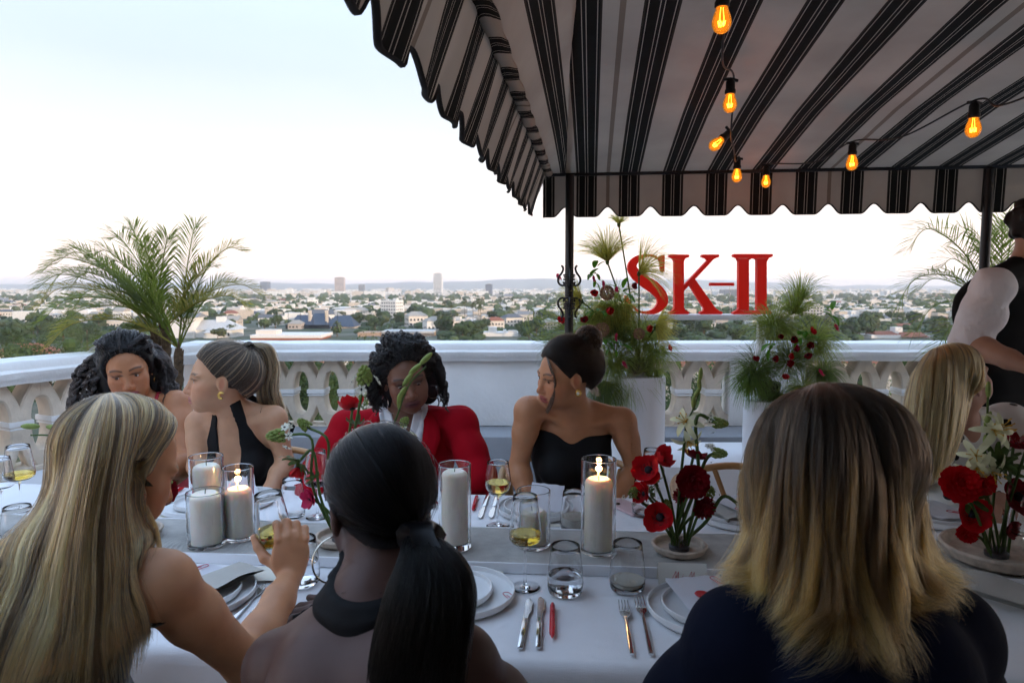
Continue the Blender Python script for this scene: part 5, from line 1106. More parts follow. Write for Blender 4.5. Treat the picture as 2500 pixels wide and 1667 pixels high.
def leafspray(parent, c, n, R=0.08, L=0.07, m=None):
    me = petal_mesh('leaf_%s' % (m or M_leaf).name, 1.0, 0.42, 0.25, -0.5, m or M_leaf, 0.9)
    for k in range(n): d = V(random.gauss(0,1), random.gauss(-0.6,0.7), random.gauss(0.1,0.8)).normalized(); o = link('leaf', me, None, parent); o.location = Vector(c)-Vector(parent.location)+d*R*random.random(); s = L*random.uniform(0.6,1.2); o.scale = (s, s, s); o.rotation_euler = d.to_track_quat('X','Z').to_euler()
YG, GR, DK = (0.52,0.47,0.09), (0.27,0.33,0.06), (0.12,0.17,0.04)
ya = 4.20; L1 = thing('flower_arrangement', 'tall wild arrangement of papyrus plumes and red flowers beside the canopy post', 'flowers', (0.80, 4.27, 0.927))
MB().lathe([(0.001,0),(0.075,0),(0.085,0.10),(0.080,0.105),(0.07,0.02),(0.001,0.02)], 28, cap=False).build('vase', mat('smoked_glass', (0.25,0.24,0.20), 0.1, trans=0.6), L1)
for (u, v, y), r, up_ in (((1511,548,4.2),0.075,(0,0,1)),((1483,640,4.15),0.20,(-0.1,0,1)),((1560,668,4.1),0.22,(0.9,-0.1,0.35)),((1420,735,4.15),0.14,(-1,-0.2,0.1)),((1600,800,4.1),0.13,(0.9,-0.3,-0.1))): stem(L1, [V(0.80,4.27,1.0), V(0.80,4.27,1.0).lerp(at(u,v,y),0.5)+V(0.0,0,0.03), at(u,v,y)], 0.005); umbel(L1, at(u,v,y), r*1.15, (210 if u == 1560 else 400) if r > 0.1 else 150, up_, col=YG)
for (u, v), rr, n, col, dw, L in (((1500,760),(0.10,0.07,0.14),420,GR,0,0.13),((1560,830),(0.12,0.08,0.10),460,GR,0,0.13),((1440,790),(0.07,0.06,0.10),260,GR,0,0.12),((1480,740),(0.05,0.03,0.03),260,YG,-2.2,0.17),((1525,740),(0.05,0.03,0.03),220,YG,-2.5,0.17),((1500,880),(0.10,0.06,0.10),460,GR,-0.6,0.16),((1470,930),(0.07,0.05,0.06),420,DK,-2.0,0.22),((1530,930),(0.08,0.05,0.05),380,GR,-2.2,0.20),((1600,860),(0.08,0.06,0.06),300,GR,-0.4,0.15),((1600,900),(0.06,0.05,0.05),150,GR,-1.5,0.12),((1500,820),(0.12,0.08,0.12),420,DK,0,0.11)): cloud(L1, at(u,v,ya), rr, n, col, dw, L)
loops = []
for k in range(34):
    c = at(random.uniform(1320,1385), random.uniform(730,830), 4.15); r0 = random.uniform(0.05,0.13); a0 = random.uniform(0,3); b = at(1430,850,4.2); th = np.linspace(0, 4.5, 22); pth = np.stack([c.x+r0*np.cos(a0+th), c.y+0*th+random.uniform(-0.04,0.04), c.z+r0*np.sin(a0+th)*0.9], 1); s = np.linspace(0,1,22)[:,None]; loops.append(npv(b)*(1-np.clip(s*2.2,0,1))+pth*np.clip(s*2.2,0,1))
strands(L1, 'steel_grass', np.array(loops), 0.0011, np.tile(np.array(GR)*0.9,(34,1)), M_fil2, 0.3)
cloud(L1, at(1360,850,4.2), (0.06,0.05,0.05), 160, DK, -0.8, 0.14)
for (u, v), n_ in (((1450,714),(-0.3,-0.9,0.2)),((1426,783),(-0.4,-0.9,0.1)),((1580,800),(0.4,-0.9,0.2)),((1632,850),(0.8,-0.5,0.1)),((1484,755),(0.2,-0.9,-0.1)),((1372,782),(-0.3,-0.9,0.2)),((1545,700),(0.6,-0.6,0.4))): anemone(L1, at(u,v,4.08), Vector(n_)+V(random.uniform(-0.5,0.5),0.2,random.uniform(-0.4,0.4)), random.uniform(0.026,0.038), random.choice((M_pet,M_petd)), random.uniform(0.3,0.8))
for u, v in ((1360,667),(1472,684),(1505,698),(1505,812),(1448,672),(1520,880)): gloriosa(L1, at(u,v,4.08), (random.uniform(-0.4,0.4),-0.5,-0.7), 0.048)
for u, v, r in ((1482,715,0.040),(1470,805,0.040),(1560,815,0.032)):
    mb = MB(); 
    for k in range(70): a = k*2.4; e = math.acos(1-1.2*k/70); mb.ball((r*sin(e)*cos(a), -r*cos(e)*0.8, r*sin(e)*sin(a)), r*0.17, 5, 4)
    mb.build('hydrangea', M_hyd, L1, loc=at(u,v,4.1)-L1.location)
for u, v in ((1440,680),(1520,716),(1450,665),(1470,830),(1455,900),(1500,845),(1465,760)): leafspray(L1, at(u,v,4.08), 5, 0.05, 0.075)
yb = 4.18; R1 = thing('flower_arrangement', 'lower feathery arrangement with red anemones under the end of the sign', 'flowers', (1.62, 4.27, 0.777))
MB().lathe([(0.001,0),(0.065,0),(0.075,0.10),(0.070,0.105),(0.06,0.02),(0.001,0.02)], 28, cap=False).build('vase', MATS['smoked_glass'], R1)
for (u, v), rr, n, col, dw, L in (((1890,800),(0.12,0.07,0.12),520,GR,0,0.14),((1850,900),(0.10,0.06,0.09),480,DK,-0.6,0.15),((1940,770),(0.10,0.06,0.09),260,GR,1.0,0.16),((1955,735),(0.06,0.05,0.05),100,GR,2.0,0.17),((1990,830),(0.09,0.06,0.09),460,GR,-0.4,0.17),((2010,900),(0.06,0.05,0.06),320,DK,-1.2,0.16),((1830,920),(0.07,0.05,0.06),380,(0.14,0.24,0.03),-1.2,0.16),((1900,960),(0.10,0.05,0.05),360,DK,-1.6,0.14),((1930,880),(0.12,0.08,0.12),420,DK,0,0.12),((1960,940),(0.08,0.05,0.06),300,GR,-1,0.15)): cloud(R1, at(u,v,yb), rr, n, col, dw, L)
for (u, v), n_ in (((1904,821),(-0.1,-1,0.2)),((1981,812),(0.3,-0.9,0.3)),((1938,826),(0.2,-0.9,0.1)),((1975,845),(0.4,-0.9,-0.1)),((1971,866),(0.2,-0.9,-0.3)),((1891,879),(-0.3,-0.9,0.1)),((1927,870),(0.1,-1,0)),((1926,884),(0,-1,-0.3)),((1920,914),(-0.1,-0.9,-0.4)),((1847,880),(-0.5,-0.8,0.2)),((1940,850),(0.1,-1,0.1))): anemone(R1, at(u,v,4.04), Vector(n_)+V(random.uniform(-0.6,0.6),0.25,random.uniform(-0.5,0.5)), random.uniform(0.024,0.035), random.choice((M_pet,M_petd)), random.choice((0.35,0.6,0.8)))
for u, v in ((2038,790),(2000,900),(1942,838)): gloriosa(R1, at(u,v,4.05), (0.2,-0.5,-0.7), 0.045)
stem(R1, [at(1960,800,4.1), at(2010,762,4.07), at(2038,785,4.05)], 0.002)
for u, v in ((1965,830),(2005,760),(1890,840),(2030,770),(1950,820)): leafspray(R1, at(u,v,4.05), 4, 0.04, 0.075)
# ================================================================== the guests and the waiter
def loc3(c, H, s): c = npv(c); return lambda p: Vector(c+H @ (np.array(p)*s))
RING = [(0,0.074,0.082),(0.030,0.070,0.076),(0.054,0.052,0.060),(0.066,0.034,0.034),(0.0735,0.014,0.016),(0.0765,-0.004,0.022),(0.0765,-0.022,-0.004),(0.068,-0.054,-0.034),(0.042,-0.080,-0.060),(0,-0.090,-0.066)]
RING = RING + [(-x, y, z) for x, y, z in reversed(RING[1:-1])]
def ellp(p, lift):                                  # push a local point onto the skull, lifted
    c = np.array((0,-0.014,0.030)); r = np.array((0.072,0.094,0.084)); d = (np.array(p)-c)/r; d = d/np.linalg.norm(d); return c+d*(r+lift)
def swept(c, H, s, tgt, lift=0.010, n=9, ring=RING, root_lift=0.002):
    w_ = loc3(c, H, s); G = []
    for h in ring:
        c0 = np.array((0,-0.014,0.030)); r = np.array((0.072,0.094,0.084)); a = (np.array(h)-c0)/r; ra = np.linalg.norm(a); a /= ra; b = (np.array(tgt)-c0)/r; rb = np.linalg.norm(b); b /= rb
        om = np.arccos(np.clip(a @ b, -0.999, 0.999)); g = []
        for t in np.linspace(0, 1, n):
            d = (np.sin((1-t)*om)*a+np.sin(t*om)*b)/np.sin(om); rad = ra+(rb-ra)*t**3; lf = root_lift+(lift-root_lift)*min(1, t*3); rad = max(rad, 1.0) if 0.12 < t else rad; g.append(w_(c0+d*(r*rad+lf)))
        G.append(g)
    return G
def capmass(root, c, H, s, lift, col, name='hair', cut=None, m=None, extra=()):
    """solid hair volume under the strands"""
    B = Flesh(); w_ = loc3(c, H, s); B.ell(w_((0,-0.016,0.032)), [(q+lift)*s for q in (0.072,0.094,0.084)], H, 0.01)
    for p, r in extra: B.ell(w_(p), [q*s for q in r], H, 0.02*s)
    lo = npv(w_((0,0,0)))-0.30*s; hi = npv(w_((0,0,0)))+0.26*s; D, ax = B.field(lo, hi, 0.005); X = np.stack(np.meshgrid(*ax, indexing='ij'), -1); L = ((X-npv(c)) @ H)/s
    D = np.maximum(D, cut(L)*s) if cut else D; Vt, F = nets(D, lo, 0.005); me = np_mesh(name, relax(Vt, F, 2), F, root.location); return link(name, me, m or mat('hairmass_'+root.name, col, 0.55, spec=0.25), root)
def hairline_cut(L):                                # keep hair behind the hairline
    return np.maximum(L[...,1]-(0.034+np.clip((L[...,2]-0.01)*0.52, -0.03, 0.045)), -(L[...,2]+0.062+np.clip(L[...,1]*0.7, -0.02, 0.06)))
def face(root, c, H, s, skin, lip, brow, iris=(0.06,0.03,0.015), look=(0,1,0)): eyes(root, c, H, s, iris, look); return (c, H, s, skin, lip, brow)
def bb(*ps, m=0.13): a = np.array([tuple(p) for p in ps]); return a.min(0)-m, a.max(0)+m
def headbox(c, s): c = npv(c); return (c-np.array((0.13,0.13,0.135))*s, c+np.array((0.13,0.13,0.13))*s, 0.003)
def hoop(root, c, r, axis, name='earring', rad=0.0012, col=(0.75,0.68,0.52), parent=None):
    M = Vector(axis).to_track_quat('Z','Y').to_matrix(); MB().tube([Vector(c)+M @ V(r*cos(a), r*sin(a), 0) for a in np.linspace(0.2, 2*pi-0.02, 60)], rad, 6).build(name, mat('gold_%.2f' % col[2], col, 0.18, metal=1.0), root, origin=root.location)
BLK = (0.006,0.0055,0.006); DBR = (0.009,0.006,0.0045)
MH = hairmat('hair_soft', 0.34, 1.45); MK = hairmat('hair_dark', 0.36, 1.3); MHs = hairmat('hair_sleek', 0.28, 1.22)
M_blackcloth = mat('black_crepe', (0.008,0.008,0.009), 0.75, spec=0.25, bump=0.15, bscale=140, bdist=0.003, var=0.15)

# ---------------------------------------------------------------- guest with the bun, strapless black dress
def guest_bun():
    s = 1.01; y0 = 2.46; c = at(1378, 915, y0); H = frame((-0.90,-0.42,-0.13), -0.08); sk = (0.46,0.205,0.10)
    t = thing('person', 'person in black strapless dress with dark bun, looking toward the left', 'person', (c.x, c.y+0.12, 0))
    B = Flesh(); add_head(B, c, H, s, 0.9); nb = at(1398, 1004, 2.53); sl = at(1290, 1006, 2.50); sr = at(1520, 1032, 2.56); pel = V(nb.x+0.01, 2.68, 0.53)
    f = add_torso(B, pel, nb, sl, sr, (0,-1,0), 1.0); B.chain([nb-V(0,0,0.02), Vector(npv(c)+H @ np.array((0,-0.025,-0.05)))], [0.056,0.050], 0.035, 'neck')
    E1, E2 = at(1266, 1140, 2.50), at(1552, 1150, 2.54); W1, W2 = at(1290, 1225, 2.42), at(1490, 1225, 2.44)
    add_arm(B, sl, E1, W1); add_arm(B, sr, E2, W2); add_hand(B, W1, W2-W1+V(0,0,-0.02), (0,0,1), 1); add_hand(B, W2, W1-W2+V(0,0,-0.02), (0,0,1), -1)
    sit_legs(B, pel, 0, -1, f['r']); lo, hi = bb(c, sl, sr, pel, E1, E2, V(pel.x,2.2,0.05), m=0.15); lo[2] = 0
    finish_body(t, B, lo, hi, 0.0075, [headbox(c, s), (npv(nb)-np.array((0.22,0.17,0.17)), npv(nb)+np.array((0.22,0.1,0.05)), 0.005)], sk, [face(t, c, H, s, sk, (0.30,0.07,0.06), (0.03,0.018,0.012), look=(-0.2,1,-0.35))])
    cloth_from(B, t, 'dress', M_blackcloth, 0.007, lambda X: np.maximum(X[...,2]-(0.938-0.10*(X[...,0]-nb.x)-0.035*np.exp(-((X[...,0]-nb.x+0.01)/0.045)**2)*(X[...,1] < nb.y)), 0.47-X[...,2]), lo, hi, 0.006, ('torso','leg'), 0.0012)
    G = swept(c, H, s, (0.0,-0.092,0.098), 0.013); capmass(t, c, H, s, 0.006, DBR, cut=hairline_cut)
    loft_hair(t, G, 5200, 18, 0.00055, tone((0.013,0.008,0.0055), 0.5), MK, DBR, 0.004, 0.55, 0.001, closed=True, center=c, nclump=120, name='updo', shell=False, lenj=0.05, fly=0.04)
    w_ = loc3(c, H, s); bc = w_((0.0,-0.108,0.112)); Q = Flesh(); Q.ell(bc, (0.040,0.038,0.036), None); 
    for a in range(7): Q.ell(bc+V(0.028*cos(a*2.4), 0.024*sin(a*1.7), 0.026*sin(a*2.4+1)), (0.021,0.021,0.019), None, 0.008)
    Vt, F = surface(Q, npv(bc)-0.09, npv(bc)+0.09, 0.004); link('bun', np_mesh('bun', Vt, F, t.location), mat('bun_hair', (0.020,0.012,0.008), 0.6), t)
    N, n = 1500, 22; ax = RNG.normal(size=(N,3)); ax /= np.linalg.norm(ax, axis=1, keepdims=True); e1 = np.cross(ax, (0.3,0.5,0.8)); e1 /= np.linalg.norm(e1, axis=1, keepdims=True); e2 = np.cross(ax, e1); th = RNG.uniform(0,6.28,(N,1))+np.linspace(0, 3.2, n)[None]; rr = RNG.uniform(0.038,0.050,(N,1))*(1+0.10*np.sin(th*2+RNG.uniform(0,6,(N,1))))
    strands(t, 'bun_strands', npv(bc)+rr[...,None]*(np.cos(th)[...,None]*e1[:,None]+np.sin(th)[...,None]*e2[:,None]), 0.0006, tone((0.028,0.016,0.010),0.5)(None,np.zeros(N),N), MK)
    lk = [[w_(p) for p in ((-x0,0.070,0.082),(-x0-0.034,0.078,0.055),(-x0-0.044,0.070,0.005),(-x0-0.042,0.078,-0.045),(-x0-0.034,0.088,-0.085),(-x0-0.016,0.096,-0.118))] for x0 in (0.004,0.010,0.017)]
    loft_hair(t, lk, 260, 20, 0.0006, tone((0.05,0.03,0.02), 0.4), MH, DBR, 0.004, 0.4, 0.002, center=c, name='loose_lock', shell=False)
    nf = [[w_(p) for p in ((x0,-0.085,-0.05),(x0*1.2,-0.10,-0.06),(x0*1.3,-0.10,-0.09))] for x0 in (-0.05,0,0.05)]
    loft_hair(t, nf, 90, 12, 0.0005, tone((0.04,0.025,0.018), 0.4), MH, DBR, 0.006, 0.1, 0.004, center=c, name='nape_hair', shell=False)
    e = w_((-0.0835,-0.004,-0.050)); o = MB().ball(e-t.location, (0.012,0.012,0.014), 16, 10).build('earring', mat('gold_e', (0.80,0.52,0.15), 0.25, metal=1.0, bump=0.4, bscale=500), t)
    MB().ball(e-t.location+V(-0.002,-0.011,0), 0.0055, 12, 8).build('pearl', mat('pearl', (0.75,0.70,0.62), 0.2), o)
    place_chair(pel.x, pel.y+0.04, 0.08, 'oak chair behind the black strapless dress'); return t
guest_bun()
# ---------------------------------------------------------------- guest with the high ponytail, black halter dress
def guest_ponytail():
    s = 1.07; c = at(535, 926, 2.58); H = frame((-0.88,-0.46,0.05), 0.0); sk = (0.53,0.285,0.165)
    t = thing('person', 'person in black halter dress with high blonde ponytail, in profile', 'person', (c.x, c.y+0.1, 0))
    B = Flesh(); add_head(B, c, H, s, 0.0); nb = at(565, 1012, 2.62); sl = at(487, 1036, 2.66); sr = at(668, 1026, 2.66); pel = V(nb.x+0.02, 2.78, 0.53)
    f = add_torso(B, pel, nb, sl, sr, (0,-1,0), 0.92, 1.05); B.chain([nb-V(0,0,0.02), Vector(npv(c)+H @ np.array((0,-0.025,-0.05)))], [0.054,0.047], 0.035, 'neck')
    E1, E2 = at(480, 1140, 2.58), at(696, 1128, 2.64); W1, W2 = at(545, 1226, 2.45), at(640, 1235, 2.46)
    add_arm(B, sl, E1, W1, 0.95); add_arm(B, sr, E2, W2, 0.95); add_hand(B, W1, W2-W1, (0,0,1), 1, 0.95); add_hand(B, W2, W1-W2, (0,0,1), -1, 0.95)
    sit_legs(B, pel, 0, -1, f['r']); lo, hi = bb(c, sl, sr, pel, E1, E2, V(pel.x,2.3,0.05), m=0.15); lo[2] = 0
    finish_body(t, B, lo, hi, 0.0075, [headbox(c, s)], sk, [face(t, c, H, s, sk, (0.45,0.17,0.14), (0.06,0.035,0.02), (0.12,0.16,0.18), look=(0.15,1,0.1))])
    def halter(X):                                  # two wide straps meeting at the nape, deep V between them
        L = (X-npv(nb)) @ f['R']; z = L[...,2]; x = np.abs(L[...,0]); fr = L[...,1]
        cx = 0.050+np.clip(-z, -0.06, 0.35)*0.22; wv = 0.015+np.clip(-z-0.02, 0, 0.3)*0.20; strap = np.abs(x-cx)-wv; low = z+0.245; body = np.where((fr > -0.02) | (z > -0.075), np.where(z < -0.245, -0.02, strap), np.where(z < -0.30, -0.02, 0.05)); return np.maximum(np.maximum(body, 0.47-X[...,2]), z-0.07)
    cloth_from(B, t, 'dress', M_blackcloth, 0.006, halter, lo, hi, 0.005, ('torso','leg','neck'), 0.001)
    G = swept(c, H, s, (0.0,-0.082,0.103), 0.011); capmass(t, c, H, s, 0.004, (0.025,0.017,0.011), cut=hairline_cut)
    loft_hair(t, G, 5600, 18, 0.00055, tone((0.036,0.023,0.014), 0.4, (0.26,0.18,0.11), 0.20), MH, DBR, 0.003, 0.5, 0.0007, closed=True, center=c, name='swept_hair', shell=False, lenj=0.04, nclump=260)
    w_ = loc3(c, H, s); bd = w_((0,-0.094,0.106))
    tail = [at(598,850,2.66), at(640,856,2.68), at(655,905,2.69), at(652,955,2.69), at(672,1010,2.70), at(690,1045,2.68)]
    def ringg(k, w0): 
        a = 2*pi*k/8; return [p+V(cos(a)*w0*q, 0.7*sin(a)*w0*q, 0.55*cos(a)*w0*q) for p, q in zip([bd]+tail, (0.45,0.9,1.1,1.2,1.15,0.9,0.35))]
    loft_hair(t, [ringg(k, 0.026) for k in range(8)], 3600, 26, 0.0006, tone((0.11,0.07,0.035), 0.35, (0.46,0.31,0.16), 0.42), MH, (0.04,0.026,0.015), 0.010, 0.55, 0.004, wave=0.006, wfreq=1.6, closed=True, center=at(645,940,2.69), name='ponytail', sub=0.006, nclump=70)
    band = MB().lathe([(0.018,-0.012),(0.0225,-0.008),(0.0225,0.008),(0.018,0.012)], 18, M=((tail[0]-bd).normalized()).to_track_quat('Z','Y').to_matrix()); band.build('hair_band', M_blackcloth, t, loc=bd.lerp(tail[0],0.25)-t.location)
    rb = smoothpath([bd, at(590,905,2.70), at(596,960,2.71), at(650,1000,2.70), at(690,1030,2.68), at(718,1048,2.66)], 24)
    mb = MB(); mb.grid([[p+V(0,0,q)+V(0.35*q,0,0) for q in np.linspace(-w2, w2, 4)] for p, w2 in zip(rb, np.concatenate([np.linspace(0.006,0.022,10), np.linspace(0.022,0.014,14)]))]); mb.build('ribbon', M_blackcloth, t, smooth='all', origin=t.location)
    e = w_((-0.082,-0.002,-0.046)); MB().tube([e-t.location+V(0.009*cos(a),-0.002,0.011*sin(a)) for a in np.linspace(0.6,5.2,14)], [0.003+0.003*sin(i/13*pi) for i in range(14)], 8).build('earring', mat('gold_e', (0.80,0.52,0.15), 0.25, metal=1.0, bump=0.4, bscale=500), t)
    place_chair(pel.x, pel.y+0.04, 0.0, 'oak chair behind the black halter dress'); return t
guest_ponytail()
# ---------------------------------------------------------------- guest with long black curls, red dress
def curls(root, name, G, N, n, rad, coil, turns, col, depth, closed=False, var=0.35, per=14, tight=0.25):
    """ringlets: strands gathered into coiled locks"""
    Gs = resamp(np.array([[tuple(p) for p in g] for g in G], float), n); k = len(Gs); hi = k if closed else k-1-1e-6; nc = max(4, N//per); q = np.repeat(np.arange(nc), per)[:N]; N = len(q)
    def ac(t): i = np.floor(t).astype(int); f = (t-i)[:,None,None]; return Gs[i % k]*(1-f)+Gs[(i+1) % k]*f
    P = ac(RNG.uniform(0, hi, nc)); cen = Gs.mean((0,1)); out = P-cen; out /= np.maximum(np.linalg.norm(out, axis=2, keepdims=True), 1e-6); P = P+out*RNG.uniform(-1,0.7,(nc,1,1))*depth+RNG.normal(size=(nc,1,3))*0.004
    s = np.linspace(0,1,n)[None,:,None]; e = RNG.uniform(0.7,1.0,nc); idx = np.linspace(0,1,n)[None]*e[:,None]*(n-1); i0 = np.clip(np.floor(idx).astype(int),0,n-2); f = (idx-i0)[...,None]; P = np.take_along_axis(P, i0[...,None].repeat(3,2), 1)*(1-f)+np.take_along_axis(P, (i0+1)[...,None].repeat(3,2), 1)*f
    d = np.gradient(P, axis=1); d /= np.maximum(np.linalg.norm(d, axis=2, keepdims=True), 1e-9); e1 = np.cross(d, (0.2,0.9,0.3)); e1 /= np.maximum(np.linalg.norm(e1, axis=2, keepdims=True), 1e-9); e2 = np.cross(d, e1)
    ph = RNG.uniform(0,6.28,(nc,1,1)); tr = turns*RNG.uniform(0.8,1.25,(nc,1,1)); r = coil*RNG.uniform(0.6,1.5,(nc,1,1))*np.clip(s*3, 0, 1)
    ang = tr*6.28*s+ph; C = P+r*(np.cos(ang)*e1+np.sin(ang)*e2); j = RNG.normal(size=(N,1,3))*coil*tight*np.clip(s*2+0.3,0,1); jp = RNG.uniform(-0.35,0.35,(N,1,1))
    P2 = P[q]+r[q]*(np.cos(ang[q]+jp)*e1[q]+np.sin(ang[q]+jp)*e2[q])+j
    return strands(root, name, P2, rad, tone(col, var)(None, np.zeros(N), N), MK, 0.3)
def guest_curly():
    s = 1.10; c = at(313, 902, 2.80); H = frame((0.42,-0.88,-0.16), 0.14); sk = (0.42,0.18,0.085)
    t = thing('person', 'person with long black curls in a red strap dress, smiling', 'person', (c.x, c.y+0.1, 0))
    B = Flesh(); add_head(B, c, H, s, 1.0, 1.08); nb = at(335, 995, 2.84); sl = at(236, 1010, 2.82); sr = at(430, 990, 2.86); pel = V(nb.x, 2.98, 0.53)
    f = add_torso(B, pel, nb, sl, sr, (0.1,-1,0), 1.05, 1.1); B.chain([nb-V(0,0,0.02), Vector(npv(c)+H @ np.array((0,-0.025,-0.05)))], [0.058,0.052], 0.035, 'neck')
    E1, E2 = at(225, 1140, 2.78), at(462, 1126, 2.74); W1, W2 = at(300, 1190, 2.60), at(378, 1168, 2.55)
    add_arm(B, sl, E1, W1, 1.25); add_arm(B, sr, E2, W2, 1.28); add_hand(B, W1, W2-W1, (0,0,1), 1); add_hand(B, W2, V(-1,-0.2,0.0), (0,0,1), -1)
    sit_legs(B, pel, 0, -1, f['r']); lo, hi = bb(c, sl, sr, pel, E1, E2, V(pel.x,2.45,0.05), m=0.16); lo[2] = 0
    finish_body(t, B, lo, hi, 0.0075, [headbox(c, s)], sk, [face(t, c, H, s, sk, (0.30,0.075,0.08), (0.015,0.010,0.008), look=(0.3,1,-0.15))])
    M_reddress = mat('red_dress', (0.36,0.006,0.02), 0.6, var=0.12, vscale=30, sheen=0.2)
    def clip(X):
        L = (X-npv(nb)) @ f['R']; x = np.abs(L[...,0]); z = L[...,2]; st = np.abs(x-(0.088+np.clip(z,-0.1,0)*0.1))-0.008; return np.maximum(np.where(z < -0.115-0.03*np.clip(1-x/0.08,0,1), -0.02, np.where(z < 0.06, st, 0.05)), 0.47-X[...,2])
    cloth_from(B, t, 'dress', M_reddress, 0.006, clip, lo, hi, 0.006, ('torso','leg'), 0.001)
    w_ = loc3(c, H, s)
    capmass(t, c, H, s, 0.020, BLK, cut=lambda L: np.maximum(L[...,1]-(0.028+np.clip((L[...,2]-0.01)*0.50, -0.03, 0.048)), -(L[...,2]+0.25)), extra=[((0.070,-0.05,-0.05),(0.040,0.05,0.08)),((-0.078,-0.05,-0.06),(0.044,0.05,0.085)),((0,-0.08,-0.06),(0.085,0.05,0.09)),((-0.10,-0.06,-0.12),(0.036,0.04,0.055)),((0.09,-0.07,-0.11),(0.036,0.04,0.05))])
    G = []
    tips = {0:(185,1010),1:(170,985),2:(200,930),3:(235,860)}
    hl = [(-0.070,0.020,0.0),(-0.062,0.042,0.045),(-0.035,0.064,0.078),(0.0,0.070,0.086),(0.035,0.064,0.078),(0.062,0.042,0.045),(0.070,0.020,0.0)]
    # over the left side (viewer left) and right side, then the back
    top = w_((0.005,-0.02,0.135))
    left = [[w_((-0.01,0.060,0.092)), w_((-0.055,0.02,0.115)), at(222,880,2.84), at(196,930,2.86), at(182,985,2.84), at(176,1030,2.80)],
            [w_((-0.02,0.050,0.100)), w_((-0.065,-0.01,0.118)), at(205,890,2.90), at(180,950,2.92), at(172,1005,2.88), at(190,1040,2.84)],
            [w_((-0.045,0.052,0.070)), w_((-0.085,0.02,0.05)), at(245,920,2.78), at(232,965,2.78), at(222,1010,2.76), at(214,1045,2.76)],
            [w_((0.0,0.02,0.122)), w_((0.0,-0.06,0.125)), at(260,870,2.95), at(240,950,2.98), at(235,1010,2.96), at(230,1050,2.9)]]
    right = [[w_((0.01,0.060,0.092)), w_((0.055,0.03,0.105)), at(376,880,2.84), at(392,920,2.86), at(402,950,2.84), at(405,985,2.80)],
             [w_((0.02,0.050,0.100)), w_((0.070,0.0,0.105)), at(398,880,2.92), at(420,930,2.95), at(432,960,2.95), at(445,985,2.92)],
             [w_((0.0,0.02,0.122)), w_((0.03,-0.06,0.115)), at(390,860,2.98), at(410,920,3.0), at(430,960,2.99), at(440,1000,2.96)]]
    curls(t, 'curls', left, 1500, 44, 0.0011, 0.0075, 6.5, (0.012,0.010,0.010), 0.02); curls(t, 'curls', right, 2000, 44, 0.0011, 0.0075, 6.0, (0.012,0.010,0.010), 0.02)
    crown = swept(c, H, s, (0,-0.10,0.06), 0.026, ring=[(x, y, z) for x, y, z in hl])
    curls(t, 'crown_hair', crown, 2200, 22, 0.0009, 0.003, 3.0, (0.010,0.009,0.009), 0.006)
    hoop(t, w_((-0.080,0.0,-0.055)), 0.010, (1,0.2,0), rad=0.002, col=(0.8,0.55,0.2))
    place_chair(pel.x, pel.y+0.04, 0.0, 'oak chair behind the red strap dress'); return t
guest_curly()
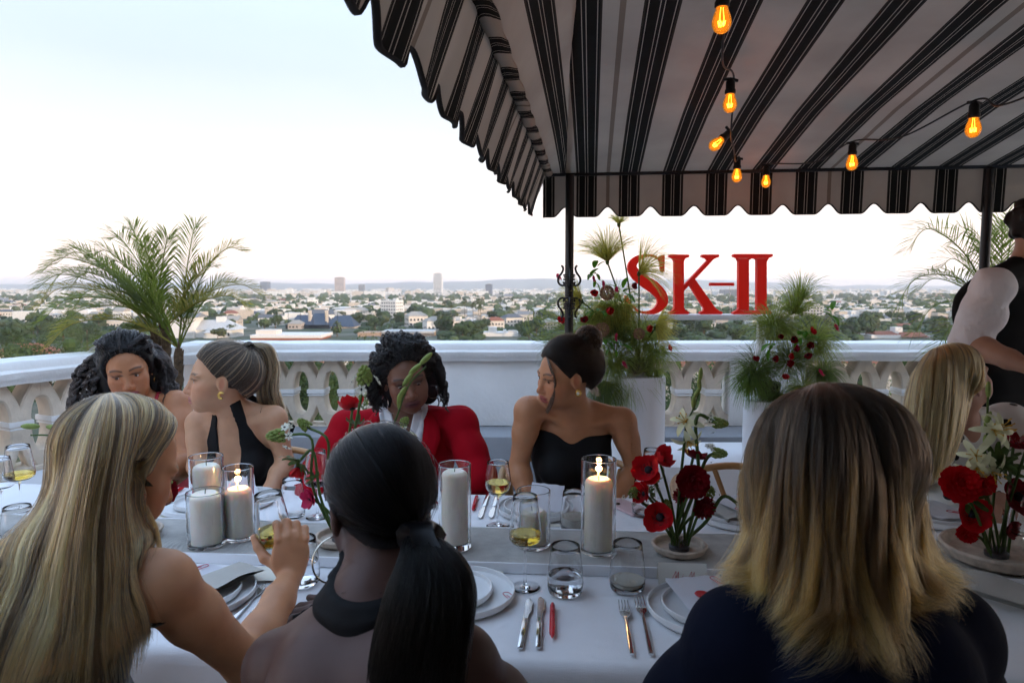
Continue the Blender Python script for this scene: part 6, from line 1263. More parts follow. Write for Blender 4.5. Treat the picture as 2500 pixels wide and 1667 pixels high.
# ---------------------------------------------------------------- guest in the red blazer
def guest_blazer():
    s = 1.08; c = at(990, 921, 2.62); H = frame((0.30,-0.92,-0.17), 0.16); sk = (0.18,0.082,0.050)
    t = thing('person', 'person in a red blazer and white shirt with a curly black bob, looking down', 'person', (c.x, c.y+0.1, 0))
    B = Flesh(); add_head(B, c, H, s, 0.0, 1.05); nb = at(985, 1025, 2.70); sl = at(850, 1045, 2.70); sr = at(1122, 1035, 2.72); pel = V(nb.x, 2.82, 0.53)
    f = add_torso(B, pel, nb, sl, sr, (0,-1,0), 1.0, 1.0); B.chain([nb-V(0,0,0.02), Vector(npv(c)+H @ np.array((0,-0.03,-0.05)))], [0.060,0.052], 0.035, 'neck')
    E1, E2 = at(778, 1150, 2.58), at(1172, 1165, 2.60); W1, W2 = at(756, 1205, 2.38), at(1080, 1240, 2.50)
    add_arm(B, sl, E1, W1, 1.0); add_arm(B, sr, E2, W2, 1.0); add_hand(B, W1, at(772,1262,2.28)-W1, (-0.4,0,1), -1, 0.98, (0.5,0.5,0.5,0.5)); add_hand(B, W2, V(-1,0,0), (0,0,1), -1)
    sit_legs(B, pel, 0, -1, f['r']); lo, hi = bb(c, sl, sr, pel, E1, E2, W1, V(pel.x,2.2,0.05), m=0.16); lo[2] = 0
    finish_body(t, B, lo, hi, 0.0075, [headbox(c, s), (npv(W1)-0.10, npv(W1)+0.10, 0.0035)], sk, [face(t, c, H, s, sk, (0.12,0.035,0.035), (0.008,0.006,0.005), look=(0.0,1,-0.5))])
    M_blz = mat('red_blazer', (0.34,0.002,0.010), 0.85, spec=0.15, bump=0.12, bscale=200, bdist=0.002, var=0.06)
    J = Flesh(); add_torso(J, pel, nb, sl, sr, (0,-1,0), 1.1, 1.06, chest=1.15)
    for S, E, W in ((sl,E1,W1),(sr,E2,W2)): J.ell(S+V(0,0,0.0), (0.055,0.055,0.050), None, 0.03, 0, 'torso'); J.chain([S, S.lerp(E,0.5), E], [0.055,0.053,0.051], 0.03, 'torso'); J.chain([E, E.lerp(W,0.93)], [0.051,0.042], 0.03, 'torso')
    def vee(X):
        L = (X-npv(nb)) @ f['R']; x, yv, z = L[...,0], L[...,1], L[...,2]; w2 = np.clip(0.062+z*0.14, 0.008, 0.075); ins = w2-np.abs(x-0.006); return np.maximum(np.maximum(np.where((yv > 0.0) & (z < 0.15), ins, np.where(z > 0.045, 0.05, -0.05)), 0.45-X[...,2]), np.linalg.norm((X-npv(nb+f['up']*0.05)), axis=-1)*-1+0.052)
    cloth_from(J, t, 'blazer', M_blz, 0.010, vee, lo, hi, 0.006, None, 0.0022, ws=14)
    def shirt(X): L = (X-npv(nb)) @ f['R']; return np.maximum(np.maximum(np.abs(L[...,0])-0.10, np.maximum(L[...,2]-0.052, -0.4-L[...,2])), np.maximum(-L[...,1]-0.02, np.where(L[...,2] > -0.10, (0.030+L[...,2]*0.26)-np.abs(L[...,0]-0.004), -1)))
    cloth_from(B, t, 'shirt', mat('white_shirt', (0.78,0.79,0.82), 0.8, bump=0.1, bscale=120), 0.008, shirt, lo, hi, 0.005, ('torso','neck'), 0.0012)
    p = f['p']
    for sg_ in (-1, 1):                             # collar points and lapels
        up, r, fw = f['up'], f['r'], f['f']; b = nb
        mb = MB(); cps = [b+r*(sg_*0.062)+up*0.075-fw*0.03, b+r*(sg_*0.072)+up*0.035+fw*0.03, b+r*(sg_*0.055)-up*0.02+fw*0.075, b+r*(sg_*0.030)-up*0.075+fw*0.10]
        path = smoothpath(cps, 12); mb.grid([[q, q+r*sg_*0.012+fw*0.012+up*0.002, q+r*sg_*0.026+fw*0.006-up*0.012, q+r*sg_*0.034-fw*0.002-up*0.026] for q in path]); mb.build('collar', MATS['white_shirt'], t, smooth='all', origin=t.location)
        mb = MB(); cps = [b+r*(sg_*0.070)+up*0.055-fw*0.02, b+r*(sg_*0.086)+up*0.012+fw*0.055, b+r*(sg_*0.070)-up*0.09+fw*0.128, b+r*(sg_*0.050)-up*0.20+fw*0.158, b+r*(sg_*0.012)-up*0.34+fw*0.125]
        path = smoothpath(cps, 20); wd = np.concatenate([np.linspace(0.030,0.060,6), [0.066,0.070,0.064], np.linspace(0.060,0.008,11)]); mb.grid([[q+r*(sg_*wq*a)+fw*(0.010-0.004*a)*1.0-up*0.006*a for a in (0,0.33,0.66,1)] for q, wq in zip(path, wd)]); o = mb.build('lapel', M_blz, t, smooth='all', origin=t.location); md = o.modifiers.new('s', 'SOLIDIFY'); md.thickness = 0.003
    w_ = loc3(c, H, s)
    ex = [((-0.070,-0.02,0.0),(0.055,0.08,0.10)),((0.070,-0.02,0.0),(0.050,0.08,0.10)),((-0.085,-0.02,-0.07),(0.050,0.06,0.065)),((0.080,-0.02,-0.06),(0.046,0.06,0.06)),((0,-0.05,0.07),(0.085,0.09,0.065))]
    capmass(t, c, H, s, 0.018, BLK, cut=lambda L: np.maximum(L[...,1]-(0.040+np.clip((L[...,2]-0.03)*0.45, -0.06, 0.036)-0.02*np.clip(np.abs(L[...,0]+0.01)-0.05,0,0.05)/0.05), np.maximum(0.052-np.abs(L[...,0]+0.004), -(L[...,2]+0.20)) if False else -(L[...,2]+0.20)), extra=ex)
    ring = [(-0.072,0.030,-0.01),(-0.064,0.046,0.04),(-0.040,0.062,0.075),(-0.008,0.068,0.090),(0.035,0.062,0.078),(0.060,0.044,0.045),(0.070,0.026,-0.01)]
    G = []
    for h, (tx, ty, tz) in zip(ring, ((-0.118,0.035,-0.125),(-0.128,0.03,-0.105),(-0.135,0.02,-0.115),(-0.10,-0.02,-0.13),(0.118,0.015,-0.095),(0.112,0.03,-0.085),(0.098,0.035,-0.09))):
        side = -1 if tx < 0 else 1; G.append([w_(h), w_((h[0]*1.1+side*0.012, h[1]-0.02, h[2]+0.035)), w_((side*0.105, 0.0, 0.055)), w_((side*0.125, 0.01, -0.03)), w_((tx, ty, tz))])
    curls(t, 'curls', G[:4], 2600, 34, 0.0009, 0.0055, 8, (0.008,0.007,0.007), 0.03); curls(t, 'curls', G[4:], 2200, 34, 0.0009, 0.0055, 8, (0.008,0.007,0.007), 0.028)
    Gt = swept(c, H, s, (0,-0.12,0.0), 0.040, ring=[(-0.05,0.05,0.07),(-0.02,0.066,0.086),(0.01,0.068,0.088),(0.04,0.055,0.07)]); curls(t, 'curls', Gt, 1600, 30, 0.0009, 0.005, 8, (0.008,0.007,0.007), 0.012)
    hoop(t, w_((-0.090,0.0,-0.075)), 0.026, (0.35,1,0), col=(0.6,0.6,0.6)); hoop(t, w_((0.086,0.01,-0.075)), 0.026, (0.8,0.6,0), col=(0.6,0.6,0.6))
    place_chair(pel.x, pel.y+0.04, 0.0, 'oak chair behind the red blazer'); return t
guest_blazer()

# ---------------------------------------------------------------- guest with long blonde hair and corset, back to the camera
def guest_longblonde():
    s = 0.93; c = at(292, 1136, 1.14); H = frame((0.60,0.68,-0.42), 0.0); sk = (0.54,0.265,0.14)
    t = thing('person', 'person with very long straight blonde hair and black corset, raising a wine glass', 'person', (-0.72, 0.9, 0))
    B = Flesh(); add_head(B, c, H, s); nb = V(-0.70,1.05,1.05); sr = V(-0.572,1.08,0.995); sl = V(-0.88,1.02,0.985); pel = V(-0.76,0.86,0.53)
    f = add_torso(B, pel, nb, sl, sr, (0.1,1,0), 0.95, 0.98); B.chain([nb-V(0,0,0.02), Vector(npv(c)+H @ np.array((0,-0.025,-0.05)))], [0.054,0.048], 0.035, 'neck')
    E2 = V(-0.488,1.20,0.795); W2 = V(-0.478,1.43,0.860); E1 = V(-1.02,1.16,0.80); W1 = V(-0.90,1.38,0.785)
    add_arm(B, sr, E2, W2, 1.02); add_arm(B, sl, E1, W1, 1.02); gl = V(-0.518,1.490,0.800)
    en = add_hand(B, W2, (-0.02,0.24,0.95), (0.45,-0.9,0.25), -1, 1.0, (0.75,0.85,0.9,0.95), 0.05, (0.55,0.55)); add_hand(B, W1, (0.2,1,-0.05), (0,0,1), 1)
    sit_legs(B, pel, 0, 1, f['r']); lo, hi = bb(c, sl, sr, pel, E1, E2, W1, V(-0.75,1.32,0.05), gl, m=0.15); lo[2] = 0
    finish_body(t, B, lo, hi, 0.008, [headbox(c, s), (npv(W2)-np.array((0.10,0.03,0.03)), npv(W2)+np.array((0.10,0.20,0.20)), 0.0028)], sk, [face(t, c, H, s, sk, (0.42,0.16,0.14), (0.20,0.12,0.06))])
    Mc = mat('black_corset', (0.010,0.008,0.007), 0.45, spec=0.4, bump=0.2, bscale=60, bdist=0.004)
    cs = cloth_from(B, t, 'corset', Mc, 0.006, lambda X: np.maximum(X[...,2]-(0.945+0.12*np.clip(X[...,0]+0.66,-0.1,0.1)), 0.55-X[...,2]), lo, hi, 0.006, ('torso',), 0.0008)
    cloth_from(B, t, 'skirt', Mc, 0.012, lambda X: np.maximum(X[...,2]-0.60, 0.40-X[...,2]), lo, hi, 0.008, ('torso','leg'), 0.001)
    raw = [[(290,962,1.17),(360,1005,1.20),(378,1050,1.185),(340,1110,1.13),(322,1190,1.10),(366,1270,1.12),(378,1340,1.12),(360,1440,1.08),(335,1540,1.06)],
           [(282,964,1.15),(345,985,1.16),(345,1050,1.12),(312,1130,1.07),(300,1220,1.055),(325,1310,1.06),(330,1400,1.035),(300,1500,1.01),(285,1600,1.0)],
           [(272,962,1.13),(310,985,1.08),(305,1060,1.04),(280,1150,1.01),(265,1250,0.995),(270,1350,0.985),(270,1460,0.965),(255,1560,0.955),(245,1680,0.95)],
           [(264,962,1.12),(270,990,1.05),(255,1070,1.00),(235,1170,0.98),(215,1280,0.97),(210,1390,0.955),(205,1500,0.935),(195,1600,0.93),(180,1720,0.93)],
           [(258,963,1.11),(235,1000,1.05),(210,1080,1.01),(190,1180,0.99),(165,1290,0.975),(140,1400,0.955),(125,1510,0.935),(110,1620,0.93),(90,1740,0.93)],
           [(254,965,1.11),(205,1015,1.08),(175,1100,1.05),(150,1200,1.03),(120,1310,1.00),(80,1420,0.97),(50,1530,0.95),(25,1640,0.945),(0,1750,0.94)],
           [(254,967,1.12),(185,1030,1.12),(150,1120,1.12),(120,1220,1.10),(80,1330,1.06),(20,1430,1.01),(-30,1540,0.98),(-60,1650,0.97),(-80,1750,0.96)],
           [(257,969,1.14),(185,1040,1.17),(140,1140,1.18),(100,1250,1.16),(40,1350,1.12),(-40,1450,1.07),(-90,1560,1.03),(-120,1660,1.01),(-140,1760,1.0)]]
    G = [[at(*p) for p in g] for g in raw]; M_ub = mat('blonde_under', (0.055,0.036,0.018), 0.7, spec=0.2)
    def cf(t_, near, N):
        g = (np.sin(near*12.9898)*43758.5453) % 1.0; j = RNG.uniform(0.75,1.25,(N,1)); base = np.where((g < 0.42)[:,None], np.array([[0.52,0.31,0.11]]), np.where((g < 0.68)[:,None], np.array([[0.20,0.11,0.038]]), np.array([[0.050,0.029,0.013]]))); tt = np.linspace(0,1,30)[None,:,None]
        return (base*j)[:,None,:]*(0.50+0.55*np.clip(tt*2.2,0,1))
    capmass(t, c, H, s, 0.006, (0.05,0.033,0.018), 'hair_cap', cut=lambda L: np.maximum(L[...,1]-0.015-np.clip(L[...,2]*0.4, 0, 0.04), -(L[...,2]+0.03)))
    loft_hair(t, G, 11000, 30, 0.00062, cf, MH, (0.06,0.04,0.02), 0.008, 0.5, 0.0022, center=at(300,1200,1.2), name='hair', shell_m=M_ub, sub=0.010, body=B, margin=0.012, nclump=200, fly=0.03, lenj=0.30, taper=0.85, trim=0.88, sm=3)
    lk = [[at(*p) for p in g] for g in ([(352,1230,1.10),(384,1300,1.11),(386,1370,1.09),(366,1450,1.06),(356,1500,1.05),(330,1540,1.04),(288,1560,1.03)], [(340,1240,1.09),(350,1320,1.08),(330,1400,1.06),(292,1460,1.04),(280,1520,1.03),(288,1580,1.02),(282,1640,1.02)], [(366,1260,1.11),(390,1330,1.11),(380,1420,1.08),(350,1480,1.05),(352,1530,1.04),(340,1570,1.03),(318,1590,1.02)])]
    for q in lk: loft_hair(t, [[p+V(0.003*k,0,0.002*k) for p in q] for k in (-1,0,1)], 120, 30, 0.0006, cf, MH, (0.2,0.13,0.06), 0.002, 0.3, 0.001, center=at(300,1400,1.3), name='loose_lock', shell=False)
    o = wine('white wine in a stemmed glass held up by the long-haired blonde', 0, 0, 0.229, pos=gl, wine_m=M_wine, lvl=0.34); o.rotation_euler = (0.05,-0.10,0)
    place_chair(-0.76, 0.80, pi, 'oak chair under the long-haired blonde'); return t
guest_longblonde()
# ---------------------------------------------------------------- guest with the sleek black ponytail, back to the camera
def guest_blackpony():
    s = 0.92; c = at(924, 1228, 1.02); H = frame((-0.48,0.84,-0.25), 0.0); sk = (0.105,0.055,0.044)
    t = thing('person', 'person with a sleek low black ponytail and big hoop earring, bare back', 'person', (-0.2, 0.8, 0))
    B = Flesh(); add_head(B, c, H, s); nb = V(-0.205,0.945,1.015); sl = V(-0.338,0.955,0.925); sr = V(-0.072,0.915,0.955); pel = V(-0.2,0.76,0.53)
    f = add_torso(B, pel, nb, sl, sr, (0,1,0), 0.9, 1.05); B.chain([nb-V(0,0,0.02), Vector(npv(c)+H @ np.array((0,-0.025,-0.05)))], [0.050,0.046], 0.035, 'neck')
    E1 = V(-0.30,1.20,0.80); W1 = onz(838, 1494, 0.778); E2 = V(0.075,1.02,0.76); W2 = V(-0.06,1.20,0.70)
    add_arm(B, sl, E1, W1, 0.9); add_arm(B, sr, E2, W2, 0.92); add_hand(B, W1, (-1,0.10,-0.06), (0,-0.15,1), 1, 1.0, (0.28,0.30,0.34,0.42), 0.25, (0.9,0.0)); add_hand(B, W2, (-1,0.4,0), (0,0,1), -1)
    sit_legs(B, pel, 0, 1, f['r']); lo, hi = bb(c, sl, sr, pel, E1, E2, W1, V(-0.2,1.32,0.05), m=0.16); lo[2] = 0
    def pt(Vt, C):
        a, b = npv(W1)+np.array((-0.02,0.085,0)), 0.016; C[np.linalg.norm(Vt-a, axis=1) < b] = (0.45,0.20,0.20)
    finish_body(t, B, lo, hi, 0.008, [headbox(c, s), (npv(W1)-np.array((0.20,0.10,0.06)), npv(W1)+np.array((0.06,0.12,0.08)), 0.0028)], sk, [face(t, c, H, s, sk, (0.13,0.04,0.04), (0.008,0.006,0.005))])
    Hc = frame(f['f'], 0)
    cloth_from(B, t, 'halter_collar', M_blackcloth, 0.006, lambda X: np.maximum(np.abs(X[...,2]-(1.045+0.25*(X[...,1]-0.93)))-0.026, np.linalg.norm(X[...,:2]-npv(nb)[:2], axis=-1)-0.078), npv(nb)-0.13, npv(nb)+0.13, 0.004, None, 0)
    cloth_from(B, t, 'dress', M_blackcloth, 0.008, lambda X: np.maximum(np.where(X[...,1] > nb.y+0.02, np.maximum(X[...,2]-1.03, np.abs(X[...,0]-nb.x)-0.12), X[...,2]-0.72), 0.40-X[...,2]), lo, hi, 0.007, ('torso','leg'), 0.001)
    tie = at(1022, 1300, 0.945); tg = H.T @ ((npv(tie)-npv(c))/s); w_ = loc3(c, H, s); G = []
    for h in RING:
        sg_ = 0 if abs(h[0]) < 0.01 else (1 if h[0] > 0 else -1); q = [w_(h)]
        if h[1] > 0.0: q += [w_(ellp((h[0]*0.9, 0.02, 0.085 if h[2] > 0.05 else 0.055), 0.014)), w_(ellp((sg_*0.060, -0.045, 0.050 if h[2] > 0.05 else 0.030), 0.016))]
        elif h[1] > -0.03: q += [w_(ellp((sg_*0.070, -0.035, 0.020), 0.012)), w_(ellp((sg_*0.055, -0.07, 0.0), 0.014))]
        else: q += [w_(ellp((h[0]*0.9, -0.085, -0.045), 0.010)), w_(ellp((h[0]*0.8, -0.095, -0.03), 0.014))]
        G.append(q+[tie+(q[-1]-tie)*0.28, tie])
    capmass(t, c, H, s, 0.004, BLK, 'hair_cap', cut=lambda L: np.maximum(L[...,1]-(0.028+np.clip((L[...,2]-0.01)*0.52, -0.03, 0.040)), np.maximum(-(L[...,2]+0.075), -(L[...,2]-0.022+np.clip(-L[...,1]-0.012, 0, 0.09)*1.4))), m=mat('sleek_black', (0.004,0.004,0.005), 0.35, spec=0.3))
    loft_hair(t, G, 9000, 22, 0.00055, tone((0.006,0.006,0.007), 0.5), MHs, BLK, 0.002, 0.45, 0.0006, closed=True, center=c, name='sleek_hair', shell=False, lenj=0.03, nclump=300, fly=0.006, sm=6, body=Flesh().ell(Vector(npv(c)+H @ (np.array((0,-0.016,0.032))*s)), [q*s for q in (0.072,0.094,0.084)], H), margin=0.013)
    tail = [at(1030,1318,0.90), at(1052,1370,0.865), at(1052,1440,0.845), at(1035,1530,0.835), at(1015,1640,0.835), at(1000,1760,0.84), at(1000,1860,0.85)]
    def ringg(k): a = 2*pi*k/10; return [p+V(cos(a)*q, 0.5*sin(a)*q, 0.0) for p, q in zip([tie]+tail, (0.014,0.022,0.040,0.052,0.056,0.055,0.050,0.035))]
    loft_hair(t, [ringg(k) for k in range(10)], 6500, 28, 0.0006, tone((0.006,0.006,0.006), 0.4), MHs, BLK, 0.006, 0.35, 0.003, closed=True, center=at(1035,1500,0.835), name='ponytail', sub=0.005, shell_m=mat('sleek_black'), nclump=150)
    MB().lathe([(0.015,-0.010),(0.020,-0.006),(0.020,0.006),(0.015,0.010)], 18, M=((tail[0]-tie).normalized()).to_track_quat('Z','Y').to_matrix()).build('hair_tie', M_blackcloth, t, loc=tie.lerp(tail[0],0.3)-t.location)
    hoop(t, at(816,1366,1.02), 0.035, (0.62,-0.75,0.1), rad=0.0014, col=(0.85,0.80,0.66))
    place_chair(-0.2, 0.72, pi, 'oak chair under the black ponytail'); return t
guest_blackpony()
# ---------------------------------------------------------------- guest in the navy top, back to the camera
def guest_navy():
    s = 0.93; c = at(2020, 1150, 0.96); H = frame((-0.86,0.50,-0.05), 0.0); sk = (0.50,0.27,0.18)
    t = thing('person', 'person in a navy blue top with shoulder-length golden hair, head turned away', 'person', (0.46, 0.78, 0))
    B = Flesh(); add_head(B, c, H, s); nb = V(0.455,0.905,1.065); sl = V(0.312,0.895,1.0); sr = V(0.598,0.915,0.998); pel = V(0.47,0.74,0.53)
    f = add_torso(B, pel, nb, sl, sr, (0,1,0), 0.95, 1.02); B.chain([nb-V(0,0,0.02), Vector(npv(c)+H @ np.array((0,-0.025,-0.05)))], [0.056,0.050], 0.035, 'neck')
    E1, E2 = V(0.235,1.00,0.77), V(0.69,1.02,0.77); W1, W2 = V(0.33,1.12,0.66), V(0.60,1.14,0.66)
    add_arm(B, sl, E1, W1, 1.05); add_arm(B, sr, E2, W2, 1.05); add_hand(B, W1, (0.3,1,-0.05), (0,0,1), 1); add_hand(B, W2, (-0.3,1,-0.05), (0,0,1), -1)
    sit_legs(B, pel, 0, 1, f['r']); lo, hi = bb(c, sl, sr, pel, E1, E2, W1, W2, V(0.46,1.36,0.05), m=0.16); lo[2] = 0
    finish_body(t, B, lo, hi, 0.008, [headbox(c, s)], sk, [face(t, c, H, s, sk, (0.45,0.18,0.16), (0.2,0.12,0.06))])
    J = Flesh(); add_torso(J, pel, nb, sl, sr, (0,1,0), 1.0, 1.05)
    for S, E in ((sl,E1),(sr,E2)): J.ell(S+V(0,0,0.0), (0.054,0.054,0.050), None, 0.03, 0, 'torso'); J.chain([S, S.lerp(E,0.5), S.lerp(E,0.72)], [0.054,0.060,0.066], 0.03, 'torso')
    Mn = mat('navy_poplin', (0.003,0.005,0.016), 0.85, spec=0.12, bump=0.2, bscale=50, bdist=0.006, var=0.1)
    def sleeve_end(X):
        d = np.full(X.shape[:-1], -1.0)
        for S, E in ((sl,E1),(sr,E2)):
            ax = npv(E-S); L = np.linalg.norm(ax); ax /= L; tt = (X-npv(S)) @ ax; rr = np.linalg.norm(X-npv(S)-tt[...,None]*ax, axis=-1); d = np.maximum(d, np.where((rr < 0.11) & (np.abs(X[...,0]-nb.x) > 0.17), tt-L*0.68, -1))
        return np.maximum(np.maximum(d, 0.42-X[...,2]), 0.062-np.linalg.norm(X-npv(nb+V(0,0.02,0.065)), axis=-1))
    cloth_from(J, t, 'navy_top', Mn, 0.010, sleeve_end, lo, hi, 0.006, None, 0.003, ws=14)
    raw = [[(1960,958,1.02),(1885,990,1.05),(1862,1080,1.05),(1856,1180,1.02),(1846,1280,0.985),(1825,1360,0.96),(1785,1410,0.945),(1750,1430,0.945)],
           [(1975,950,0.99),(1915,985,0.97),(1890,1090,0.945),(1885,1200,0.925),(1880,1310,0.91),(1860,1400,0.895),(1830,1450,0.885),(1790,1480,0.885)],
           [(1990,944,0.97),(1960,985,0.905),(1945,1100,0.87),(1945,1220,0.86),(1950,1340,0.855),(1945,1440,0.84),(1925,1520,0.83),(1890,1560,0.83)],
           [(2005,940,0.96),(2015,985,0.88),(2020,1100,0.84),(2025,1220,0.83),(2030,1350,0.825),(2030,1470,0.815),(2015,1570,0.81),(1990,1660,0.81)],
           [(2018,940,0.96),(2075,985,0.89),(2095,1100,0.855),(2105,1220,0.84),(2110,1350,0.835),(2120,1470,0.825),(2120,1580,0.82),(2110,1680,0.82)],
           [(2030,943,0.97),(2130,1000,0.92),(2165,1100,0.895),(2180,1220,0.88),(2185,1330,0.87),(2200,1430,0.86),(2230,1500,0.855),(2260,1560,0.855)],
           [(2038,948,0.99),(2170,1030,0.97),(2215,1130,0.955),(2235,1230,0.945),(2240,1320,0.93),(2265,1390,0.92),(2320,1430,0.915),(2375,1425,0.92)],
           [(2040,955,1.02),(2165,1040,1.03),(2205,1130,1.035),(2220,1230,1.02),(2225,1310,1.0),(2245,1370,0.985),(2290,1410,0.975),(2340,1420,0.97)]]
    G = [[at(*p) for p in g] for g in raw]
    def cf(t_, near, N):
        g = (np.sin(near*12.9898)*43758.5453) % 1.0; j = RNG.uniform(0.7,1.3,(N,1,1)); tt = np.linspace(0,1,30)[None,:,None]; root = np.array((0.016,0.010,0.006)); tip = np.where((g < 0.45)[:,None,None], np.array((0.38,0.205,0.055)), np.array((0.09,0.048,0.015))); m = np.clip((tt-0.36)*1.7, 0, 1); return (root*(1-m)+tip*m)*j  # dark strand roots put the shade on the upper hair into its colour
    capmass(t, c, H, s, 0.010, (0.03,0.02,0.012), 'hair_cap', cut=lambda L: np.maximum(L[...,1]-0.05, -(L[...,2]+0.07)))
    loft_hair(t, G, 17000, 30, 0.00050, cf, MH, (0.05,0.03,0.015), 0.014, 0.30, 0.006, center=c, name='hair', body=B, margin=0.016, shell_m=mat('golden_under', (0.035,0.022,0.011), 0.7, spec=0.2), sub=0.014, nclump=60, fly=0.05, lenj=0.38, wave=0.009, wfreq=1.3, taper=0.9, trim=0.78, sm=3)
    place_chair(0.47, 0.70, pi, 'oak chair under the navy top'); return t
guest_navy()
# ---------------------------------------------------------------- guest in the polka dot blouse
def dots():
    m = mat('polka_dot_silk', (0.75,0.74,0.71), 0.5, bump=0.1, bscale=30); n = m.node_tree.nodes; l = m.node_tree.links; tcn = n.new('ShaderNodeTexCoord'); v = n.new('ShaderNodeTexVoronoi'); v.inputs['Scale'].default_value = 15; v.inputs['Randomness'].default_value = 0.45; l.new(tcn.outputs['Object'], v.inputs['Vector'])
    lt = n.new('ShaderNodeMath'); lt.operation = 'LESS_THAN'; lt.inputs[1].default_value = 0.24; l.new(v.outputs['Distance'], lt.inputs[0]); mx_ = n.new('ShaderNodeMix'); mx_.data_type = 'RGBA'; mx_.inputs[6].default_value = (0.75,0.74,0.71,1); mx_.inputs[7].default_value = (0.008,0.008,0.01,1); l.new(lt.outputs[0], mx_.inputs[0]); l.new(mx_.outputs[2], n['Principled BSDF'].inputs['Base Color']); return m
def guest_polka():
    s = 1.06; c = at(2335, 930, 2.34); H = frame((0.86,0.30,0.34), 0.0); sk = (0.42,0.22,0.15)
    t = thing('person', 'person in a white polka dot blouse with long blonde hair, looking up at the waiter', 'person', (c.x, 2.5, 0))
    B = Flesh(); add_head(B, c, H, s); nb = at(2345, 1035, 2.40); sl = at(2258, 1085, 2.34); sr = at(2462, 1040, 2.46); pel = V(nb.x, 2.56, 0.53)
    f = add_torso(B, pel, nb, sl, sr, (0.3,-1,0), 0.95, 1.0); B.chain([nb-V(0,0,0.02), Vector(npv(c)+H @ np.array((0,-0.02,-0.05)))], [0.055,0.050], 0.035, 'neck')
    E1, E2 = at(2240, 1190, 2.32), at(2520, 1130, 2.34); W1, W2 = at(2330, 1240, 2.18), at(2440, 1210, 2.2)
    add_arm(B, sl, E1, W1); add_arm(B, sr, E2, W2); add_hand(B, W1, (0.6,-1,0), (0,0,1), -1); add_hand(B, W2, (-0.6,-1,0), (0,0,1), 1)
    sit_legs(B, pel, 0, -1, f['r']); lo, hi = bb(c, sl, sr, pel, E1, E2, W1, W2, V(pel.x,2.1,0.05), m=0.16); lo[2] = 0
    finish_body(t, B, lo, hi, 0.0085, [headbox(c, s)], sk, [face(t, c, H, s, sk, (0.35,0.12,0.1), (0.15,0.09,0.05))])
    J = Flesh(); add_torso(J, pel, nb, sl, sr, (0.3,-1,0), 1.0, 1.06)
    for S, E, W in ((sl,E1,W1),(sr,E2,W2)): J.ell(S, (0.070,0.070,0.066), None, 0.03, 0, 'torso'); J.chain([S, S.lerp(E,0.5), E], [0.066,0.074,0.068], 0.03, 'torso'); J.chain([E, E.lerp(W,0.85)], [0.066,0.050], 0.03, 'torso')
    cloth_from(J, t, 'blouse', dots(), 0.010, lambda X: np.maximum(0.42-X[...,2], 0.060-np.linalg.norm(X-npv(nb+V(0,-0.03,0.05)), axis=-1)), lo, hi, 0.007, None, 0.004, ws=16)
    raw = [[(2318,862,2.38),(2352,868,2.34),(2368,905,2.30),(2366,960,2.27),(2352,1020,2.25),(2335,1080,2.24),(2318,1130,2.24)],
           [(2312,860,2.36),(2335,868,2.28),(2340,920,2.23),(2332,990,2.21),(2318,1060,2.20),(2300,1120,2.20),(2285,1170,2.20)],
           [(2305,860,2.35),(2300,872,2.26),(2296,930,2.22),(2288,1000,2.21),(2276,1070,2.20),(2262,1140,2.20),(2256,1195,2.20)],
           [(2300,862,2.36),(2262,885,2.28),(2250,940,2.25),(2243,1010,2.24),(2238,1080,2.23),(2236,1150,2.23),(2240,1205,2.23)],
           [(2298,865,2.38),(2238,900,2.35),(2222,960,2.33),(2214,1030,2.32),(2212,1100,2.31),(2222,1160,2.30),(2238,1200,2.29)],
           [(2300,868,2.40),(2236,905,2.42),(2216,970,2.42),(2208,1040,2.41),(2208,1100,2.40),(2218,1150,2.38),(2232,1190,2.36)]]
    def cf(t_, near, N): g = (np.sin(near*12.9898)*43758.5453) % 1.0; j = RNG.uniform(0.75,1.25,(N,1)); return np.where((g < 0.5)[:,None], np.array([[0.46,0.30,0.12]]), np.array([[0.16,0.095,0.036]]))*j
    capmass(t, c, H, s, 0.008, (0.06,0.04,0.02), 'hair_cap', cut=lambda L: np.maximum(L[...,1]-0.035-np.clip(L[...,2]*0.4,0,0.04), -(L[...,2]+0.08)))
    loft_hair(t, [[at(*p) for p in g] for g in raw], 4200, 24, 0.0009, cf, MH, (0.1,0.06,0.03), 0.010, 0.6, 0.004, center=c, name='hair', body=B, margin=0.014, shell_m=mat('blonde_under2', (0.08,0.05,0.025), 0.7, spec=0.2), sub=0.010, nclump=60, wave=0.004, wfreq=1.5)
    place_chair(pel.x, pel.y+0.04, 0.0, 'oak chair under the polka dot blouse'); return t
guest_polka()
place_chair(0.90, 2.52, 0.0, 'empty oak chair behind the red anemones, its curved top rail showing')
